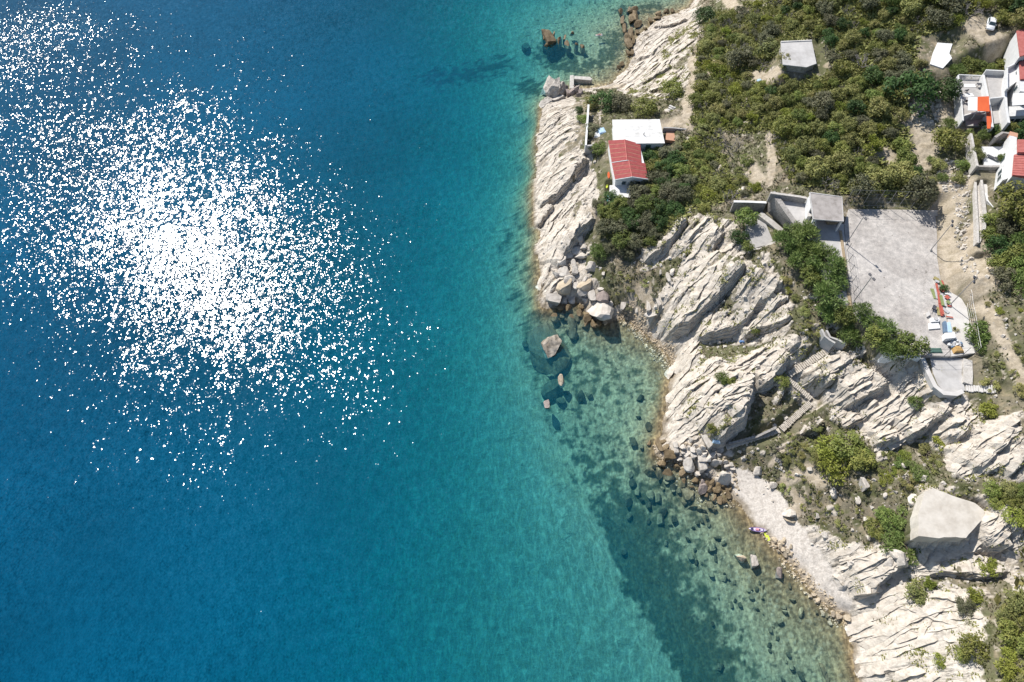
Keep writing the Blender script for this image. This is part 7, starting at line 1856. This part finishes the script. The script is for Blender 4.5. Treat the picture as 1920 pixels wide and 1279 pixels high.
# ------------------------------------------------------------------ every repeat gets its own description
ORD = ['nearest', 'second nearest', 'third nearest', 'fourth nearest', 'fifth nearest', 'sixth nearest', 'seventh nearest', 'eighth nearest', 'ninth nearest', 'tenth nearest'] + ['%dth nearest' % k for k in range(11, 60)]
COLW = {}
for k_, w_ in (('oak', 'dark olive'), ('olive', 'brownish olive'), ('grey', 'grey green'), ('dark', 'deep green'), ('bright', 'bright green'), ('yellow', 'yellow green'), ('low', 'brownish'), ('lowgreen', 'fresh green'), ('lowgrey', 'dull grey')): COLW[k_] = w_
LMK = [('shed roof', 1497, 100), ('hut roof', 1550, 385), ('tall court fence', 1665, 380), ('largest dark tree', 1718, 166), ('white ground slab', 1768, 105), ('white car', 1852, 52), ('widest dead tree', 1378, 265), ('blue grey conical tree', 1388, 106), ('white flat roof', 1197, 248),
       ('red roof', 1180, 305), ('low white block', 1162, 360), ('white capped wall', 1405, 378), ('small lower terrace', 1425, 430), ('orange awning', 1843, 196), ('white courtyard', 1865, 293), ('stone lane', 1838, 390), ('court clutter', 1775, 570), ('small terrace', 1775, 705), ('white steps', 1840, 728), ('bare platform', 1780, 965),
       ('great white slab', 1700, 1190), ('biggest slope bush', 1592, 836), ('long narrow steps', 1492, 780), ('stair parapets', 1560, 630), ('light blue tarp', 1343, 828), ('lone sea rock', 1029, 641), ('wide sunken rock', 1033, 715), ('huge crag', 1040, 160), ('jetty', 1088, 146), ('largest reef rock', 1029, 78), ('air bed', 1123, 66),
       ('largest white cove boulder', 1128, 588), ('yellowish cove boulder', 1060, 540), ('square white topped boulder', 1315, 878), ('big lone beach boulder', 1353, 895), ('grey shallows boulder', 1315, 920), ('kayak', 1420, 993), ('white boulder in the shallows', 1412, 1056), ('rounded grey boulder', 1460, 1077), ('slope boulder', 1618, 911), ('tilted beach slab', 1480, 963), ('dark spreading shrub', 1325, 27), ('pair of villa walls', 1855, 140), ('cove bush', 1125, 470), ('long sunken rock', 1090, 735)]
LW = []
for nm, a, c in LMK:
    x, y, z = ground(a, c); LW.append((nm, float(x[0]), float(y[0])))
from collections import defaultdict
buckets = defaultdict(list)
NOUN = {'tree': 'tree', 'shrub': 'bush', 'boulder': 'boulder', 'rock': 'rock', 'stone': 'stone'}
for o in list(C.objects):
    if o.parent or 'group' not in o.keys() or o.get('category') not in NOUN: continue
    x, y = o.location.x, o.location.y
    nm, lx, ly = min(LW, key=lambda q_: math.hypot(q_[1] - x, q_[2] - y))
    dx, dy = x - lx, y - ly
    side = ('inland of' if dx > 0 else 'seaward of') if abs(dx) > abs(dy) else ('above' if dy > 0 else 'below')
    if o.type == 'EMPTY':
        ch = [c_ for c_ in o.children if c_.name.startswith(('crown', 'foliage', 'branches'))]
        mn = ch[0].data.materials[0].name
        colw = {'holm_oak_leaves': 'dark olive', 'olive_scrub_leaves': 'brownish olive', 'grey_green_leaves': 'grey green', 'dark_evergreen_leaves': 'deep green', 'bright_green_leaves': 'bright green', 'yellow_green_leaves': 'yellow green', 'bare_grey_twigs': 'bare grey'}[mn]
    else:
        mn = o.data.materials[0].name
        colw = {'pale_boulder': 'pale', 'tan_boulder': 'tan', 'mauve_brown_boulder': 'mauve brown', 'wet_brown_rock': 'wet brown', 'grey_shore_rock': 'grey', 'weed_covered_rock': 'dark sunken', 'sunken_pale_rock': 'olive sunken'}[mn]
    buckets[(colw, NOUN[o['category']], side, nm)].append((math.hypot(dx, dy), o))
for (colw, noun, side, nm), lst in buckets.items():
    lst.sort(key=lambda q_: q_[0])
    for k, (d, o) in enumerate(lst):
        o['label'] = '%s %s %s the %s' % (colw, noun, side, nm) + (', %s to it' % ORD[k] if len(lst) > 1 else '')
POTS = sorted([o for o in C.objects if o.get('category') == 'flower pot'], key=lambda o: -o.location.y)
for k, o in enumerate(POTS): o['label'] = '%s potted plant from the top of the row on the villa wall' % ['first', 'second', 'third', 'fourth', 'fifth', 'sixth'][k]
